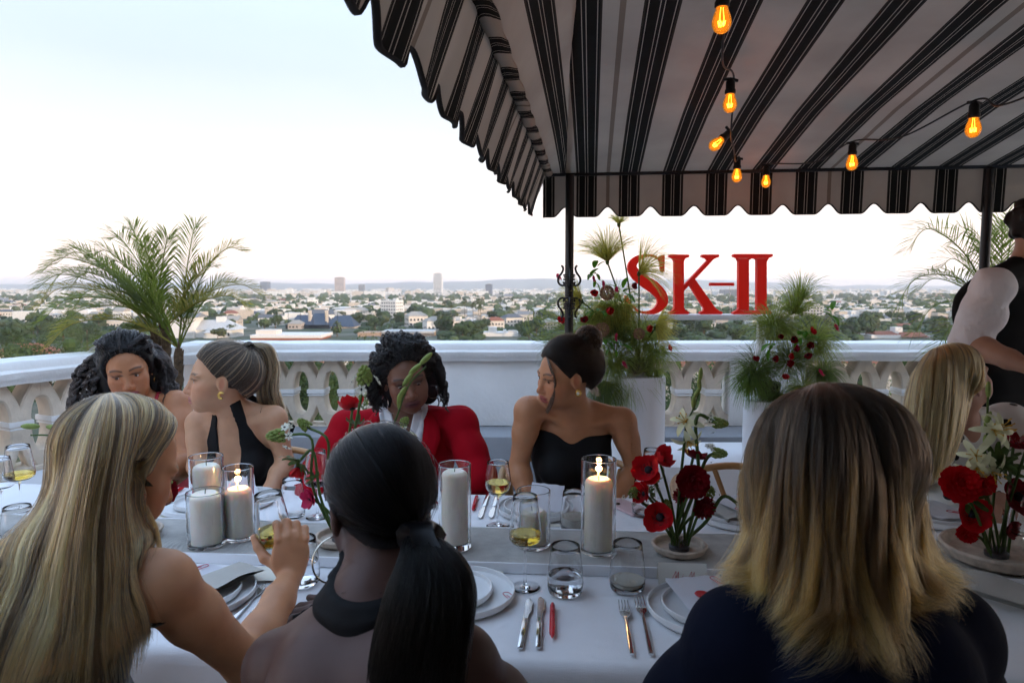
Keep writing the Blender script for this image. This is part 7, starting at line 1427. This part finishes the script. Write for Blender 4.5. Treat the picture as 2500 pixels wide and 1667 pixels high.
# ---------------------------------------------------------------- waiter
def waiter():
    s = 1.06; c = at(2548, 566, 2.78); H = frame((0.86,-0.46,-0.20), 0.0); sk = (0.42,0.23,0.155)
    t = thing('person', 'standing waiter in a black vest with rolled white sleeves, cut by the picture edge', 'person', (2.1, 2.8, 0))
    B = Flesh(); add_head(B, c, H, s, 0, 1.1); nb = at(2515, 655, 2.80); sr = at(2424, 700, 2.66); sl = at(2680, 690, 2.96); pel = V(nb.x+0.02, 2.84, 0.98)
    f = add_torso(B, pel, nb, sl, sr, (0.8,-0.5,0), 0, 1.12, chest=1.25); B.chain([nb-V(0,0,0.02), Vector(npv(c)+H @ np.array((0,-0.02,-0.05)))], [0.066,0.060], 0.035, 'neck')
    E2 = at(2366, 838, 2.68); W2 = at(2510, 895, 2.42); E1 = sl+V(0.08,0.05,-0.27); W1 = E1+V(-0.05,-0.22,0.02)
    add_arm(B, sr, E2, W2, 1.2); add_arm(B, sl, E1, W1, 1.2); add_hand(B, W2, (0.8,-0.5,0), (-0.3,-0.5,0.8), 1, 1.1); add_hand(B, W1, (-0.3,-1,0), (0,0,1), 1, 1.1)
    for sg_ in (-1, 1): h = pel+f['r']*0.09*sg_; add_leg(B, h, V(h.x,h.y-0.01,0.50), V(h.x,h.y+0.01,0.09), V(h.x+0.12,h.y-0.07,0.035))
    lo, hi = bb(c, sl, sr, pel, E1, E2, W1, W2, V(pel.x,pel.y,0.05), m=0.2); lo[2] = 0
    finish_body(t, B, lo, hi, 0.010, [(npv(c)-0.15, npv(c)+0.15, 0.0045)], sk, [face(t, c, H, s, sk, (0.35,0.14,0.12), (0.02,0.013,0.01))])
    for S, E in ((sr,E2),(sl,E1)):
        J = Flesh(); J.ell(S+V(0,0,-0.005), (0.068,0.068,0.062), None, 0.03); J.chain([S, S.lerp(E,0.5), S.lerp(E,0.90)], [0.066,0.070,0.062], 0.03); J.chain([S.lerp(E,0.82), S.lerp(E,1.0)], [0.069,0.068], 0.004)
        a_, b_ = bb(S, E, m=0.12); cloth_from(J, t, 'shirt_sleeve', mat('lilac_white_cotton', (0.82,0.79,0.81), 0.8, bump=0.6, bscale=16, bdist=0.03), 0.006, lambda X: np.full(X.shape[:-1], -1.0), a_, b_, 0.007, None, 0.006, ws=20)
    T = Flesh(); add_torso(T, pel, nb, sl, sr, (0.8,-0.5,0), 0, 1.16, chest=1.3)
    Mv = mat('black_vest', (0.006,0.0065,0.007), 0.8, spec=0.2)
    def vest(X):
        d = np.minimum(np.linalg.norm(X-npv(sr-f['r']*-0.01), axis=-1), np.linalg.norm(X-npv(sl), axis=-1)); return np.maximum(np.maximum(0.075-d, 0.90-X[...,2]), 0.072-np.linalg.norm(X-npv(nb+V(0,0,0.05)), axis=-1))
    cloth_from(T, t, 'vest', Mv, 0.012, vest, lo, hi, 0.008, None, 0.001)
    C_ = Flesh(); C_.chain([nb-V(0,0,0.02), nb+V(0,0,0.04)], [0.075,0.070], 0.01); cloth_from(C_, t, 'collar', MATS['lilac_white_cotton'], 0.004, lambda X: np.maximum(np.abs(X[...,2]-nb.z-0.015)-0.03, 0.064-np.linalg.norm(X[...,:2]-npv(nb)[:2], axis=-1)), npv(nb)-0.12, npv(nb)+0.12, 0.005, None)
    cloth_from(B, t, 'trousers', Mv, 0.016, lambda X: np.maximum(X[...,2]-0.95, 0.06-X[...,2]), lo, hi, 0.010, ('torso','leg'), 0.002)
    rw = random.Random(5); lumps = []
    for k in range(60):
        d_ = Vector((rw.gauss(0,1), rw.gauss(-0.3,0.8), rw.gauss(0.5,0.8))).normalized(); lumps.append(((d_.x*0.078, -0.016+d_.y*0.098, 0.032+d_.z*0.088), (rw.uniform(0.012,0.02), rw.uniform(0.014,0.024), rw.uniform(0.010,0.016))))
    capmass(t, c, H, s, 0.006, DBR, cut=lambda L: np.maximum(L[...,1]-(0.034+np.clip((L[...,2]-0.01)*0.6, -0.02, 0.05)), -(L[...,2]+0.070)), extra=lumps)
    return t
waiter()
# ================================================================== the city below
def gz(d):
    if d < 14: return -9.0
    if d < 350: return -9-21*((d-14)/336)**0.8
    if d < 4000: return -30-20*(d-350)/3650
    return -50-5*min(1, (d-4000)/6000)
rc = random.Random(11)
P = []
ds = [8,11,14,20,30,45,70,100,140,200,270,350,450,600,800,1100,1500,2100,3000,4200,6000,9000,13000,18000,24000]
for d in ds: P.append([V(d*sin(a), d*cos(a), gz(d)) for a in np.linspace(-1.3, 1.3, 60)])
def groundmat():
    m = mat('city_ground', (0.12,0.13,0.08), 0.95); n = m.node_tree.nodes; l = m.node_tree.links; tcn = n.new('ShaderNodeTexCoord'); z = n.new('ShaderNodeTexNoise'); z.inputs['Scale'].default_value = 0.03; z.inputs['Detail'].default_value = 8; l.new(tcn.outputs['Object'], z.inputs[0])
    r = n.new('ShaderNodeValToRGB'); e = r.color_ramp.elements; e[0].position = 0.40; e[0].color = (0.035,0.055,0.022,1); e[1].position = 0.66; e[1].color = (0.15,0.14,0.11,1); l.new(z.outputs[0], r.inputs[0]); l.new(r.outputs[0], n['Principled BSDF'].inputs['Base Color']); return m
tag(MB().grid(P).build('ground', groundmat(), smooth='all'), kind='structure')
# far hills
ridge = [(-400,694),(300,695),(620,693),(800,691),(950,692),(1080,687),(1200,684),(1320,681),(1480,682),(1600,684),(1700,680),(1760,684),(1850,690),(1990,695),(2150,697),(2400,696),(2900,696)]
P = []
for k, (f, yy) in enumerate(((0.0,10500),(0.55,11800),(0.85,12800),(1.0,14000),(0.6,16000))):
    row = []
    for i in range(120):
        u = -400+3300*i/119; v = np.interp(u, [a for a, b in ridge], [b for a, b in ridge]); zt = at(u, v, 14000).z; zt += 14*sin(u*0.021)+9*sin(u*0.057+1); x = (u-1250)/FPX*yy; row.append(V(x, yy, -56+(zt+56)*f+ (6*sin(u*0.13+k*2) if 0 < k < 3 else 0)))
    P.append(row)
tag(MB().grid(P).build('hills', mat('chaparral', (0.10,0.10,0.07), 0.95, var=0.4, vscale=0.004), smooth='all'), kind='structure')
# ---------------------------------------------------------------- buildings
WALL = [mat('city_wall_%d' % i, c, 0.9) for i, c in enumerate([(0.64,0.57,0.50),(0.55,0.46,0.37),(0.44,0.37,0.32),(0.70,0.67,0.63),(0.38,0.26,0.18)])]
ROOF = [mat('city_roof_%d' % i, c, 0.9) for i, c in enumerate([(0.46,0.46,0.45),(0.20,0.20,0.20),(0.24,0.085,0.05),(0.10,0.11,0.125),(0.32,0.29,0.25)])]
M_win = mat('city_window', (0.03,0.04,0.05), 0.2); M_slate = mat('slate_roof', (0.035,0.055,0.09), 0.6, var=0.15, vscale=0.5); M_net = mat('dark_netting', (0.012,0.018,0.028), 0.9); M_brick = mat('city_brick', (0.33,0.13,0.08), 0.9, var=0.2, vscale=1.0)
def hip(mb, x0, x1, y0, y1, ze, zr, inset=0.3, mi=1):
    c = mb.cur; mb.cur = mi; w_ = (x1-x0)*inset; ym = (y0+y1)/2; mb.add([V(x0,y0,ze),V(x1,y0,ze),V(x1,y1,ze),V(x0,y1,ze),V(x0+w_,ym,zr),V(x1-w_,ym,zr)], [(0,1,5,4),(1,2,5),(2,3,4,5),(3,0,4),(0,3,2,1)]); mb.cur = c
def house_mesh(kind, wi, ri):
    mb = MB(); r = random.Random(kind*31+wi*7+ri); sx, sy, h = r.uniform(11,20), r.uniform(10,16), r.uniform(4,9) if kind < 4 else r.uniform(10,18)
    mb.box((0,0,h/2-1), (sx,sy,h+2))
    if kind in (0, 3, 4): mb.cur = 1; mb.box((0,0,h+0.12), (sx-0.6,sy-0.6,0.2)); mb.cur = 0; mb.box((sx*0.2,sy*0.1,h+1.0), (sx*0.25,sy*0.25,1.8)); mb.box((-sx*0.3,0,h+0.6), (2,2,1.0))
    elif kind == 1: hip(mb, -sx/2-0.5, sx/2+0.5, -sy/2-0.5, sy/2+0.5, h, h+3.2, 0.28)
    else: hip(mb, -sx/2-0.4, sx/2+0.4, -sy/2-0.4, sy/2+0.4, h, h+3.6, 0.02); mb.box((sx*0.3,0,h+2.5), (1.2,1.2,4))
    mb.cur = 2; nf = max(1, int(h/3.2))
    for fl_ in range(nf):
        for k in range(int(sx/3)): mb.box((-sx/2+1.8+k*3, -sy/2-0.02, 1.9+fl_*3.2), (1.5,0.12,1.5))
        for k in range(int(sy/3.4)): mb.box((-sx/2-0.02, -sy/2+2+k*3.4, 1.9+fl_*3.2), (0.12,1.4,1.5)); mb.box((sx/2+0.02, -sy/2+2+k*3.4, 1.9+fl_*3.2), (0.12,1.4,1.5))
    me = mb.mesh('house', False); 
    for q in (WALL[wi], ROOF[ri], M_win): me.materials.append(q)
    me.polygons.foreach_set('material_index', mb.mi); return me
HM = {}
WN = ['cream','beige','greyish tan','white','brown']; RN = ['pale grey','dark grey','red tiled','slate','sandy']
def where(u, d):
    s = 'beyond the corner palm' if u < 610 else 'around the dark mansion' if u < 890 else 'below the tall white tower' if u < 1130 else 'left of the canopy post' if u < 1390 else 'behind the tall arrangement' if u < 1760 else 'behind the lower arrangement' if u < 2060 else 'toward the red tiled villa'
    return s+(', close by' if d < 420 else ', mid-city' if d < 1100 else ', far off')
KN = {0:'flat-roofed building', 1:'hip-roofed house', 2:'gabled house with chimney', 3:'flat-topped building with rooftop boxes', 4:'apartment block'}
KIND_GROUP = {0:'flat-roofed city buildings', 1:'hip-roofed city houses', 2:'gabled city houses', 3:'boxy city buildings', 4:'city apartment blocks'}
def place_house(u, d, kind, wi, ri, sc=1.0):
    k = (kind, wi, ri); HM[k] = HM.get(k) or house_mesh(*k); o = link('city_house' if kind < 3 else 'city_building', HM[k]); o.location = ((u-1250)/FPX*d, d, gz(d)); o.rotation_euler = (0,0,rc.uniform(-0.5,0.5)); o.scale = (sc, sc, sc*rc.uniform(0.9,1.15)); tag(o, '%s %s, %s roof, %s' % (WN[wi], KN[kind], RN[ri], where(u, d)), 'house' if kind in (1,2) else 'building', KIND_GROUP[kind]); return o
spots = []
def d_at(v):                                         # distance whose ground shows at photo row v
    lo_, hi_ = 20.0, 20000.0
    for _ in range(40):
        m = (lo_+hi_)/2
        if 697+FPX*(1.485-gz(m))/m > v: lo_ = m
        else: hi_ = m
    return m
for i in range(235):
    v = 714+92*rc.random()**1.3; u = rc.uniform(-60, 2560); d = d_at(v); kind = rc.choice((0,0,1,1,2,3,3,4) if d > 700 else (0,1,1,2,3)); place_house(u, d, kind, rc.choice((0,0,1,3,3,2)) if kind != 3 else rc.choice((0,3)), rc.choice((0,1,2,4,3)) if kind in (1,2) else rc.choice((0,0,4)), rc.uniform(0.6,1.05)*(1 if d < 1200 else 1.4)); spots.append((u, d))
for u, d, k, w_, r_ in ((690,120,1,3,2),(790,95,2,3,2),(735,150,0,0,0),(1700,110,1,0,2),(1740,150,3,3,0),(2140,140,3,3,0),(2060,100,1,0,2),(60,160,1,0,2),(870,130,2,0,2)): place_house(u, d, k, w_, r_, 0.75)
# the far mass of the city
mb = MB(); mb2 = MB()
for i in range(2600):
    v = 714+62*rc.random()**1.2; d = d_at(v)*rc.uniform(0.92,1.08); u = rc.uniform(-120, 2620); x = (u-1250)/FPX*d; w_, h = rc.uniform(7,18), rc.choice((4,5,7,9)); (mb if rc.random() < 0.55 else mb2).box((x, d, gz(d)+h/2-1), (w_, rc.uniform(8,16), h+2))
for i in range(2600):
    v = 701+22*rc.random()**1.5; d = d_at(v)*rc.uniform(0.9,1.1); u = rc.uniform(-120, 2620); x = (u-1250)/FPX*d; w_, h = rc.uniform(14,60), rc.choice((6,6,9,12,15,22)); (mb if rc.random() < 0.6 else mb2).box((x, d, gz(d)+h/2-1), (w_, rc.uniform(15,40), h+2))
for m_, q, lb in ((mb, WALL[3], 'dense mass of pale buildings toward the horizon'), (mb2, WALL[1], 'dense mass of beige buildings toward the horizon')): tag(m_.build('distant_buildings', q, smooth=False), lb, 'city', kind='stuff')
# mid-rise blocks and towers
def tower(label, u0, u1, vt, d, wall, cat='tower', band=True, depth=None):
    a, b = at(u0, vt, d), at(u1, vt, d); w_ = b.x-a.x; g = gz(d); h = a.z-g; t = thing('office_tower' if cat == 'tower' else 'apartment_block', label, cat, ((a.x+b.x)/2, d, g), rc.uniform(-0.15,0.15)); dp = depth or w_*0.8
    MB().box((0,0,h/2), (w_,dp,h)).build('shaft', wall, t, smooth=False); MB().box((0,0,h+1.0), (w_*0.5,dp*0.5,3)).build('roof_plant', WALL[2], t, smooth=False)
    if band:
        nb_ = max(2, int(h/7))
        for k in range(nb_): MB().box((0,-dp/2-0.1,h*(k+0.5)/nb_), (w_*0.94,0.5,h/nb_*0.42)).build('window_band', M_win if wall is not MATS.get('tower_dark') else ROOF[3], t, smooth=False)
Mtd = mat('tower_dark', (0.06,0.07,0.10), 0.3); Mtp = mat('tower_peach', (0.50,0.38,0.31), 0.7)
tower('peach-coloured slab tower left of centre on the skyline', 818, 841, 677, 4200, Mtp); tower('tall white tower, the highest on the skyline', 1059, 1080, 667, 3900, WALL[3]); tower('dark glass tower right of the tall white tower', 1186, 1202, 694, 3300, Mtd); tower('dark blue tower on the skyline beside the palm tips', 638, 657, 688, 4600, Mtd); tower('small grey tower right of the peach slab', 876, 890, 695, 4300, WALL[2]); tower('grey office tower behind the letter S of the sign', 1530, 1550, 693, 3600, WALL[2]); tower('pale block behind the letter K of the sign', 1668, 1700, 708, 3000, WALL[1]); tower('dark block behind the hyphen of the sign', 1762, 1806, 707, 2900, Mtd); tower('grey block right of the sign above the far flowers', 2170, 2215, 735, 1900, WALL[2]); tower('teal glass block in front of the palm fronds at the right', 2245, 2275, 726, 2200, Mtd)
n0 = set(o.name for o in COL.objects)
for i in range(34):
    u = 600+rc.random()*420 if i < 26 else rc.uniform(1150,2300); k = rc.choice((0,1,3)); d = rc.uniform(3000,4200); tower('%s mid-rise block on the skyline, %s' % (WN[k], where(u, d)), u, u+rc.uniform(8,20), rc.uniform(703,714), d, WALL[k], 'building', False)
for o in COL.objects:
    if o.name not in n0 and o.parent is None: o['group'] = 'mid-rise blocks on the skyline'
# long white building rows
for u0, u1, v0, d, lb in ((805,1070,744,2300,'very long low white building under the skyline towers'),(1250//1+0,1060,728,2600,'x'),(975,1037,722,2900,'white slab building left of the tall white tower'),(2030,2200,728,2300,'long white commercial building right of the sign'),(1390,1450,738,2100,'pale flat building behind the canopy post'),(2120,2260,765,1300,'white stepped building at the right below the horizon'),(1210,1290,737,2200,'white slab left of the canopy post')):
    if lb == 'x': continue
    a, b = at(u0, v0, d), at(u1, v0, d); g = gz(d); t = thing('long_building', lb, 'building', ((a.x+b.x)/2, d, g)); h = a.z-g; MB().box((0,0,h/2), (b.x-a.x, 40, h)).build('wall', WALL[3], t, smooth=False); MB().box((0,0,h+0.4), (b.x-a.x-4, 36, 0.8)).build('roof', ROOF[0], t, smooth=False)
    for k in range(3): MB().box((((k-1)*0.3)*(b.x-a.x), -20.2, h*0.6), ((b.x-a.x)*0.22, 0.5, h*0.25)).build('window_band', M_win, t, smooth=False)
# ---------------------------------------------------------------- near recognisable buildings, placed by where they show above the parapet
def bpart(t, name, u0, u1, vt, vb, d, m, depth=12, dy=0.0):
    a, b = at(u0, vt, d), at(u1, vb, d); zb = b.z if vb < 900 else gz(d)-1; mb = MB().box(((a.x+b.x)/2, d+depth/2+dy, (a.z+zb)/2), (b.x-a.x, depth, a.z-zb)); return mb.build(name, m, t, smooth=False, origin=t.location)
def broof(t, u0, u1, ve, vr, d, m, depth=12, inset=0.3, dy=0.0):
    a, b = at(u0, ve, d), at(u1, ve, d); zr = at(u0, vr, d).z; mb = MB(); hip(mb, a.x, b.x, d-0.6+dy, d+depth+0.6+dy, a.z, zr, inset, 0); return mb.build('roof', m, t, smooth=False, origin=t.location)
def wins(t, lst, d, dy=0.0):
    for u0, u1, v0, v1 in lst:
        a, b = at(u0, v0, d), at(u1, v1, d); w_ = MB().box(((a.x+b.x)/2, d-0.05+dy, (a.z+b.z)/2), (b.x-a.x, 0.3, a.z-b.z)).build('window', WALL[3], t, smooth=False, origin=t.location); MB().box(((a.x+b.x)/2, d-0.2+dy, (a.z+b.z)/2), ((b.x-a.x)*0.84, 0.1, (a.z-b.z)*0.84)).build('pane', M_win, w_, smooth=False, origin=t.location)
def btag(name, label, u, d): x = (u-1250)/FPX*d; return thing(name, label, 'building', (x, d, gz(d)))
d = 420; t = btag('white_villa', 'white villa with grey gabled roofs and chimneys behind the palm trunks', 490, d)
bpart(t,'wall',414,480,775,999,d,WALL[3],14); broof(t,412,482,775,765,d,ROOF[1],14,0.02); bpart(t,'wall',430,568,806,999,d,WALL[3],18,3); broof(t,428,571,806,783,d,ROOF[0],18,0.22,3); bpart(t,'chimney',452,470,793,815,d,WALL[3],3,-0.5); bpart(t,'chimney',510,532,775,788,d,WALL[3],3,10); bpart(t,'gable_wing',500,540,812,999,d,WALL[3],6,-2); broof(t,498,542,812,800,d,ROOF[0],8,0.4,-2.5); wins(t,[(429,447,820,832),(455,462,818,830)],d,2.4); wins(t,[(551,557,812,822)],d,2.4)
d = 520; t = btag('dark_mansion', 'mansion with steep dark blue roof and tan chimneys, wrapped in dark netting', 770, d)
bpart(t,'netting',697,808,793,999,d,M_net,22); broof(t,706,756,793,770,d,M_slate,20,0.2,1); broof(t,748,800,793,766,d,M_slate,22,0.22,-1); broof(t,792,866,798,772,d,M_slate,20,0.25,1); bpart(t,'chimney',750,757,758,790,d,WALL[1],3,2); bpart(t,'chimney',791,798,758,792,d,WALL[1],3,2); bpart(t,'wall',806,868,798,999,d,WALL[1],20,2); bpart(t,'brick_base',806,868,818,999,d,M_brick,4,-3)
for k in range(5): MB().box(((660+k*30-1250)/FPX*d+14, d-1.2, gz(d)+6), (0.25,0.25,12)).build('scaffold_pole', M_net, t, smooth=False, origin=t.location)
d = 400; t = btag('brick_block', 'low brick building with white parapet and penthouse', 690, d)
bpart(t,'wall',612,783,823,999,d,M_brick,26); bpart(t,'white_parapet',611,784,818,825,d,WALL[3],27,-0.5); bpart(t,'penthouse',618,669,807,820,d,WALL[0],10,4)
d = 430; t = btag('tan_apartments', 'tan stucco apartments with white framed windows', 970, d)
bpart(t,'wall',873,930,812,999,d,WALL[4],16); bpart(t,'wall',928,1002,815,999,d,WALL[1],18,3); bpart(t,'wall',1000,1060,813,999,d,WALL[4],16,-1); broof(t,890,932,832,820,d,ROOF[3],8,0.1,-5); broof(t,960,1005,832,822,d,ROOF[3],8,0.1,-5); bpart(t,'white_roof',930,1058,809,813,d,ROOF[0],20,2); wins(t,[(1004,1014,819,829),(1044,1053,820,829)],d,-1.1)
d = 430; t = btag('modern_house', 'white modern house with stepped roof and dark windows left of the canopy post', 1220, d)
bpart(t,'wall',1180,1265,812,999,d,WALL[3],16); bpart(t,'wall',1192,1212,800,815,d,WALL[3],8,3); bpart(t,'wall',1228,1236,806,815,d,WALL[3],6,3); bpart(t,'wall',1240,1262,808,815,d,WALL[0],8,1); wins(t,[(1182,1194,822,832),(1208,1222,823,832),(1236,1246,823,832)],d)
d = 700; t = btag('white_hall', 'white hall with a plain gable wall among trees', 950, d); bpart(t,'wall',958,988,782,999,d,WALL[3],20); bpart(t,'wall',930,965,778,999,d,WALL[3],16,8); broof(t,928,990,782,776,d,ROOF[0],20,0.05)
d = 420; t = btag('red_tiled_villa', 'white villa with long red tiled roofs at the right', 2200, d)
bpart(t,'wall',2128,2262,818,999,d,WALL[3],16); broof(t,2140,2200,818,810,d,ROOF[2],14,0.1,1); broof(t,2198,2264,822,812,d,ROOF[2],12,0.1,-2); bpart(t,'tower',2195,2212,800,822,d,WALL[3],6,4); broof(t,2228,2274,800,794,520,ROOF[2],14,0.1,20); wins(t,[(2150,2156,826,834),(2165,2171,826,834),(2215,2220,827,834)],d)
# ---------------------------------------------------------------- trees of the city
LEAFC = [leafmat('city_leaf_%d' % i, c, 0.15, 0.7, 0.35, 0.35) for i, c in enumerate([(0.045,0.075,0.022),(0.065,0.095,0.03),(0.085,0.10,0.04),(0.035,0.06,0.02)])]
def crown_mesh(seed, n=330):
    r = random.Random(seed); mb = MB(); lobes = [(V(r.uniform(-0.55,0.55), r.uniform(-0.55,0.55), r.uniform(-0.25,0.5)), r.uniform(0.35,0.6)) for _ in range(7)]
    for i in range(n):
        c, rr = r.choice(lobes); d_ = V(r.gauss(0,1), r.gauss(0,1), r.gauss(0,1)).normalized(); p = c+d_*rr*r.uniform(0.75,1.05); p.z *= 0.8; s = r.uniform(0.09,0.19); a = d_.orthogonal().normalized(); b = d_.cross(a); q = r.uniform(0,6.28); a, b = a*cos(q)+b*sin(q), b*cos(q)-a*sin(q); a = (a+d_*r.uniform(-0.5,0.5)).normalized(); mb.add([p-a*s-b*s*0.6, p+a*s*0.9-b*s*0.4, p+a*s*0.4+b*s, p-a*s*0.7+b*s*0.7], [(0,1,2,3)])
    for c, rr in lobes[:5]: mb.ball((c.x, c.y, c.z*0.8), rr*0.6, 7, 5)
    return mb.mesh('crown', False)
CR_ = [crown_mesh(s) for s in range(5)]
def fine_crown(seed):
    r = random.Random(seed); mb = MB(); lobes = [(V(r.uniform(-0.6,0.6), r.uniform(-0.6,0.6), r.uniform(-0.3,0.55)), r.uniform(0.28,0.5)) for _ in range(12)]
    for i in range(3200):
        c, rr = r.choice(lobes); d_ = V(r.gauss(0,1), r.gauss(0,1), r.gauss(0,1)).normalized(); p = c+d_*rr*r.uniform(0.6,1.08); s = r.uniform(0.018,0.04); a = V(r.gauss(0,1), r.gauss(0,1), r.gauss(0,1)).normalized(); b = a.orthogonal().normalized(); mb.add([p-a*s, p-b*s*0.5, p+a*s*1.2, p+b*s*0.5], [(0,1,2,3)])
    for c, rr in lobes[:7]: mb.ball((c.x, c.y, c.z), rr*0.4, 7, 5)
    return mb.mesh('crown', False)
CRF = [fine_crown(40), fine_crown(41)]
TRK = MB().tube([V(0,0,-0.2), V(0.02,0,0.4), V(0,0.02,1.0)], [0.07,0.05,0.03], 6).mesh('trunk'); TRK.materials.append(M_bark)
CRM = {}
TREE_LABEL = {0:'dark green broad tree', 1:'mid green rounded tree', 2:'olive toned loose tree', 3:'deep green dense tree'}
def tree(u, d, h, ci, label=None, zoff=0.0):
    t = thing('broadleaf_tree', TREE_LABEL[ci]+' '+where(u, d), 'tree', ((u-1250)/FPX*d, d, gz(d)+zoff), rc.uniform(0,6.28), TREE_LABEL[ci]+'s in the city'); k = (rc.randrange(5) if d > 350 else 5+rc.randrange(2), ci)
    if k not in CRM: me = (CR_[k[0]] if k[0] < 5 else CRF[k[0]-5]).copy(); me.materials.append(LEAFC[ci]); CRM[k] = me
    o = link('crown', CRM[k], None, t, (0,0,h*0.50)); w_ = h*rc.uniform(0.42,0.6); o.scale = (w_, w_, h*0.52); q = link('trunk', TRK, None, t); q.scale = (h*0.5,h*0.5,h*0.6); return t
for i in range(270):
    v = 722+118*rc.random()**1.0; u = rc.uniform(-60, 2560); d = d_at(v)
    if 690 < u < 890 and d < 560 or 400 < u < 790 and d < 440 or 870 < u < 1070 and d < 450 or 1175 < u < 1270 and d < 450 or 2120 < u < 2270 and d < 440: continue
    tree(u, d, rc.uniform(7,13)*(1 if d < 900 else 1.2), rc.randrange(4))
for u, d, h, ci in ((150,300,20,1),(90,420,16,3),(210,330,15,0),(1130,400,13,0),(1165,430,12,1),(1090,450,14,3),(560,430,9,1),(530,400,8,2),(820,430,7,0),(1010,640,16,3),(1310,420,14,0),(1580,420,16,1),(1650,500,18,3),(1720,420,14,0),(1600,300,14,2),(2080,430,14,0),(2120,480,16,1),(2300,420,14,2),(30,250,14,0),(700,62,9,0),(745,70,10,3),(800,58,9,0),(860,75,11,1),(640,80,10,3),(910,66,9,0),(1590,70,10,3),(1680,62,8,0),(1760,75,9,1),(2000,60,9,3),(2100,72,9,0),(2190,64,9,1),(2260,80,10,0),(50,90,11,3),(110,110,12,0),(-20,70,10,1)): tree(u, d, h, ci)
def city_palm(u, d, h):
    t = thing('fan_palm', 'tall fan palm rising '+where(u, d), 'palm', ((u-1250)/FPX*d, d, gz(d)), rc.uniform(0,6), 'fan palms in the city'); k = link('trunk', TRK, None, t); k.scale = (h*0.22,h*0.22,h); o = link('crown', PALMC, None, t, (0,0,h)); o.scale = (h*0.2,)*3
mb = MB()
for i in range(46):
    a = rc.uniform(0, 6.28); e = rc.uniform(-0.9, 1.3); dr = V(cos(a)*cos(e), sin(a)*cos(e), sin(e)); sd_ = dr.cross(V(0,0,1)).normalized(); p1 = dr*0.65; p2 = dr*1.0+V(0,0,-0.35); mb.add([V(0,0,0), p1-sd_*0.13, p2, p1+sd_*0.13], [(0,1,2,3)])
PALMC = mb.mesh('palm_crown', False); PALMC.materials.append(LEAFC[2])
for u, d, h in [(rc.uniform(1080,1260), rc.uniform(500,900), rc.uniform(13,20)) for _ in range(10)]+[(rc.uniform(0,2500), rc.uniform(450,1400), rc.uniform(12,20)) for _ in range(26)]: city_palm(u, d, h)
t = thing('fan_palm', 'near fan palm with a shaggy crown in front of the dark mansion', 'palm', ((823-1250)/FPX*430, 430, gz(430))); k = link('trunk', TRK, None, t); k.scale = (3,3,9); o = link('crown', PALMC, None, t, (0,0,7.2)); o.scale = (4.4,4.4,4.6)
# the far mass of trees
mb = [MB(), MB(), MB()]
for i in range(3000):
    v = 704+70*rc.random()**1.35; d = d_at(v)*rc.uniform(0.92,1.08); u = rc.uniform(-120, 2620); x = (u-1250)/FPX*d; r_ = rc.uniform(3.5,7)*(1.0 if d < 1500 else 1.5); mb[i % 3].ball((x, d, gz(d)+r_*0.75), (r_*rc.uniform(0.8,1.3), r_, r_*rc.uniform(0.7,1.2)), 6, 4)
for k, m_ in enumerate(mb): m_.v = [(a+rc.uniform(-0.9,0.9), b, c+rc.uniform(-0.9,0.9)) for a, b, c in m_.v]; tag(m_.build('distant_trees', LEAFC[k], smooth=False), 'dense green mass of city trees fading to the horizon, tone %s' % ('dark','middle','olive')[k], 'trees', kind='stuff')
mb = [MB(), MB()]
for i in range(3400):
    v = 745+92*rc.random(); d = d_at(v); u = rc.uniform(-120, 2620)
    if 400 < u < 880 and d < 560 or 870 < u < 1070 and d < 450 or 1170 < u < 1275 and d < 450 or 2110 < u < 2280 and d < 440: continue
    r_ = rc.uniform(0.9,2.6)*(1.0 if d < 700 else 1.4); mb[i % 2].ball(((u-1250)/FPX*d, d, gz(d)+r_*0.5), (r_*rc.uniform(0.9,2.2), r_*rc.uniform(0.9,2.0), r_*rc.uniform(0.6,1.3)), 6, 4)
for k, m_ in enumerate(mb): m_.v = [(a+rc.uniform(-0.4,0.4), b+rc.uniform(-0.4,0.4), c+rc.uniform(-0.4,0.4)) for a, b, c in m_.v]; tag(m_.build('garden_shrubs', LEAFC[(3,1)[k]], smooth=False), 'low %s garden shrubs filling the ground between the houses' % ('dark','lighter')[k], 'shrubs', kind='stuff')
# ---------------------------------------------------------------- the evening air
hz_ = MB().box((0, 8500, 30), (40000, 19000, 220)).build('haze', None if False else bpy.data.materials.new('haze_air'), smooth=False); tag(hz_, 'thin evening haze over the whole city', 'haze', kind='stuff')
m = hz_.data.materials[0]; m.use_nodes = True; n = m.node_tree.nodes; l = m.node_tree.links; n.remove(n['Principled BSDF']); pv = n.new('ShaderNodeVolumePrincipled'); pv.inputs['Color'].default_value = (0.93,0.93,0.96,1); pv.inputs['Density'].default_value = 0.00010; pv.inputs['Anisotropy'].default_value = 0.2; l.new(pv.outputs[0], n['Material Output'].inputs['Volume'])
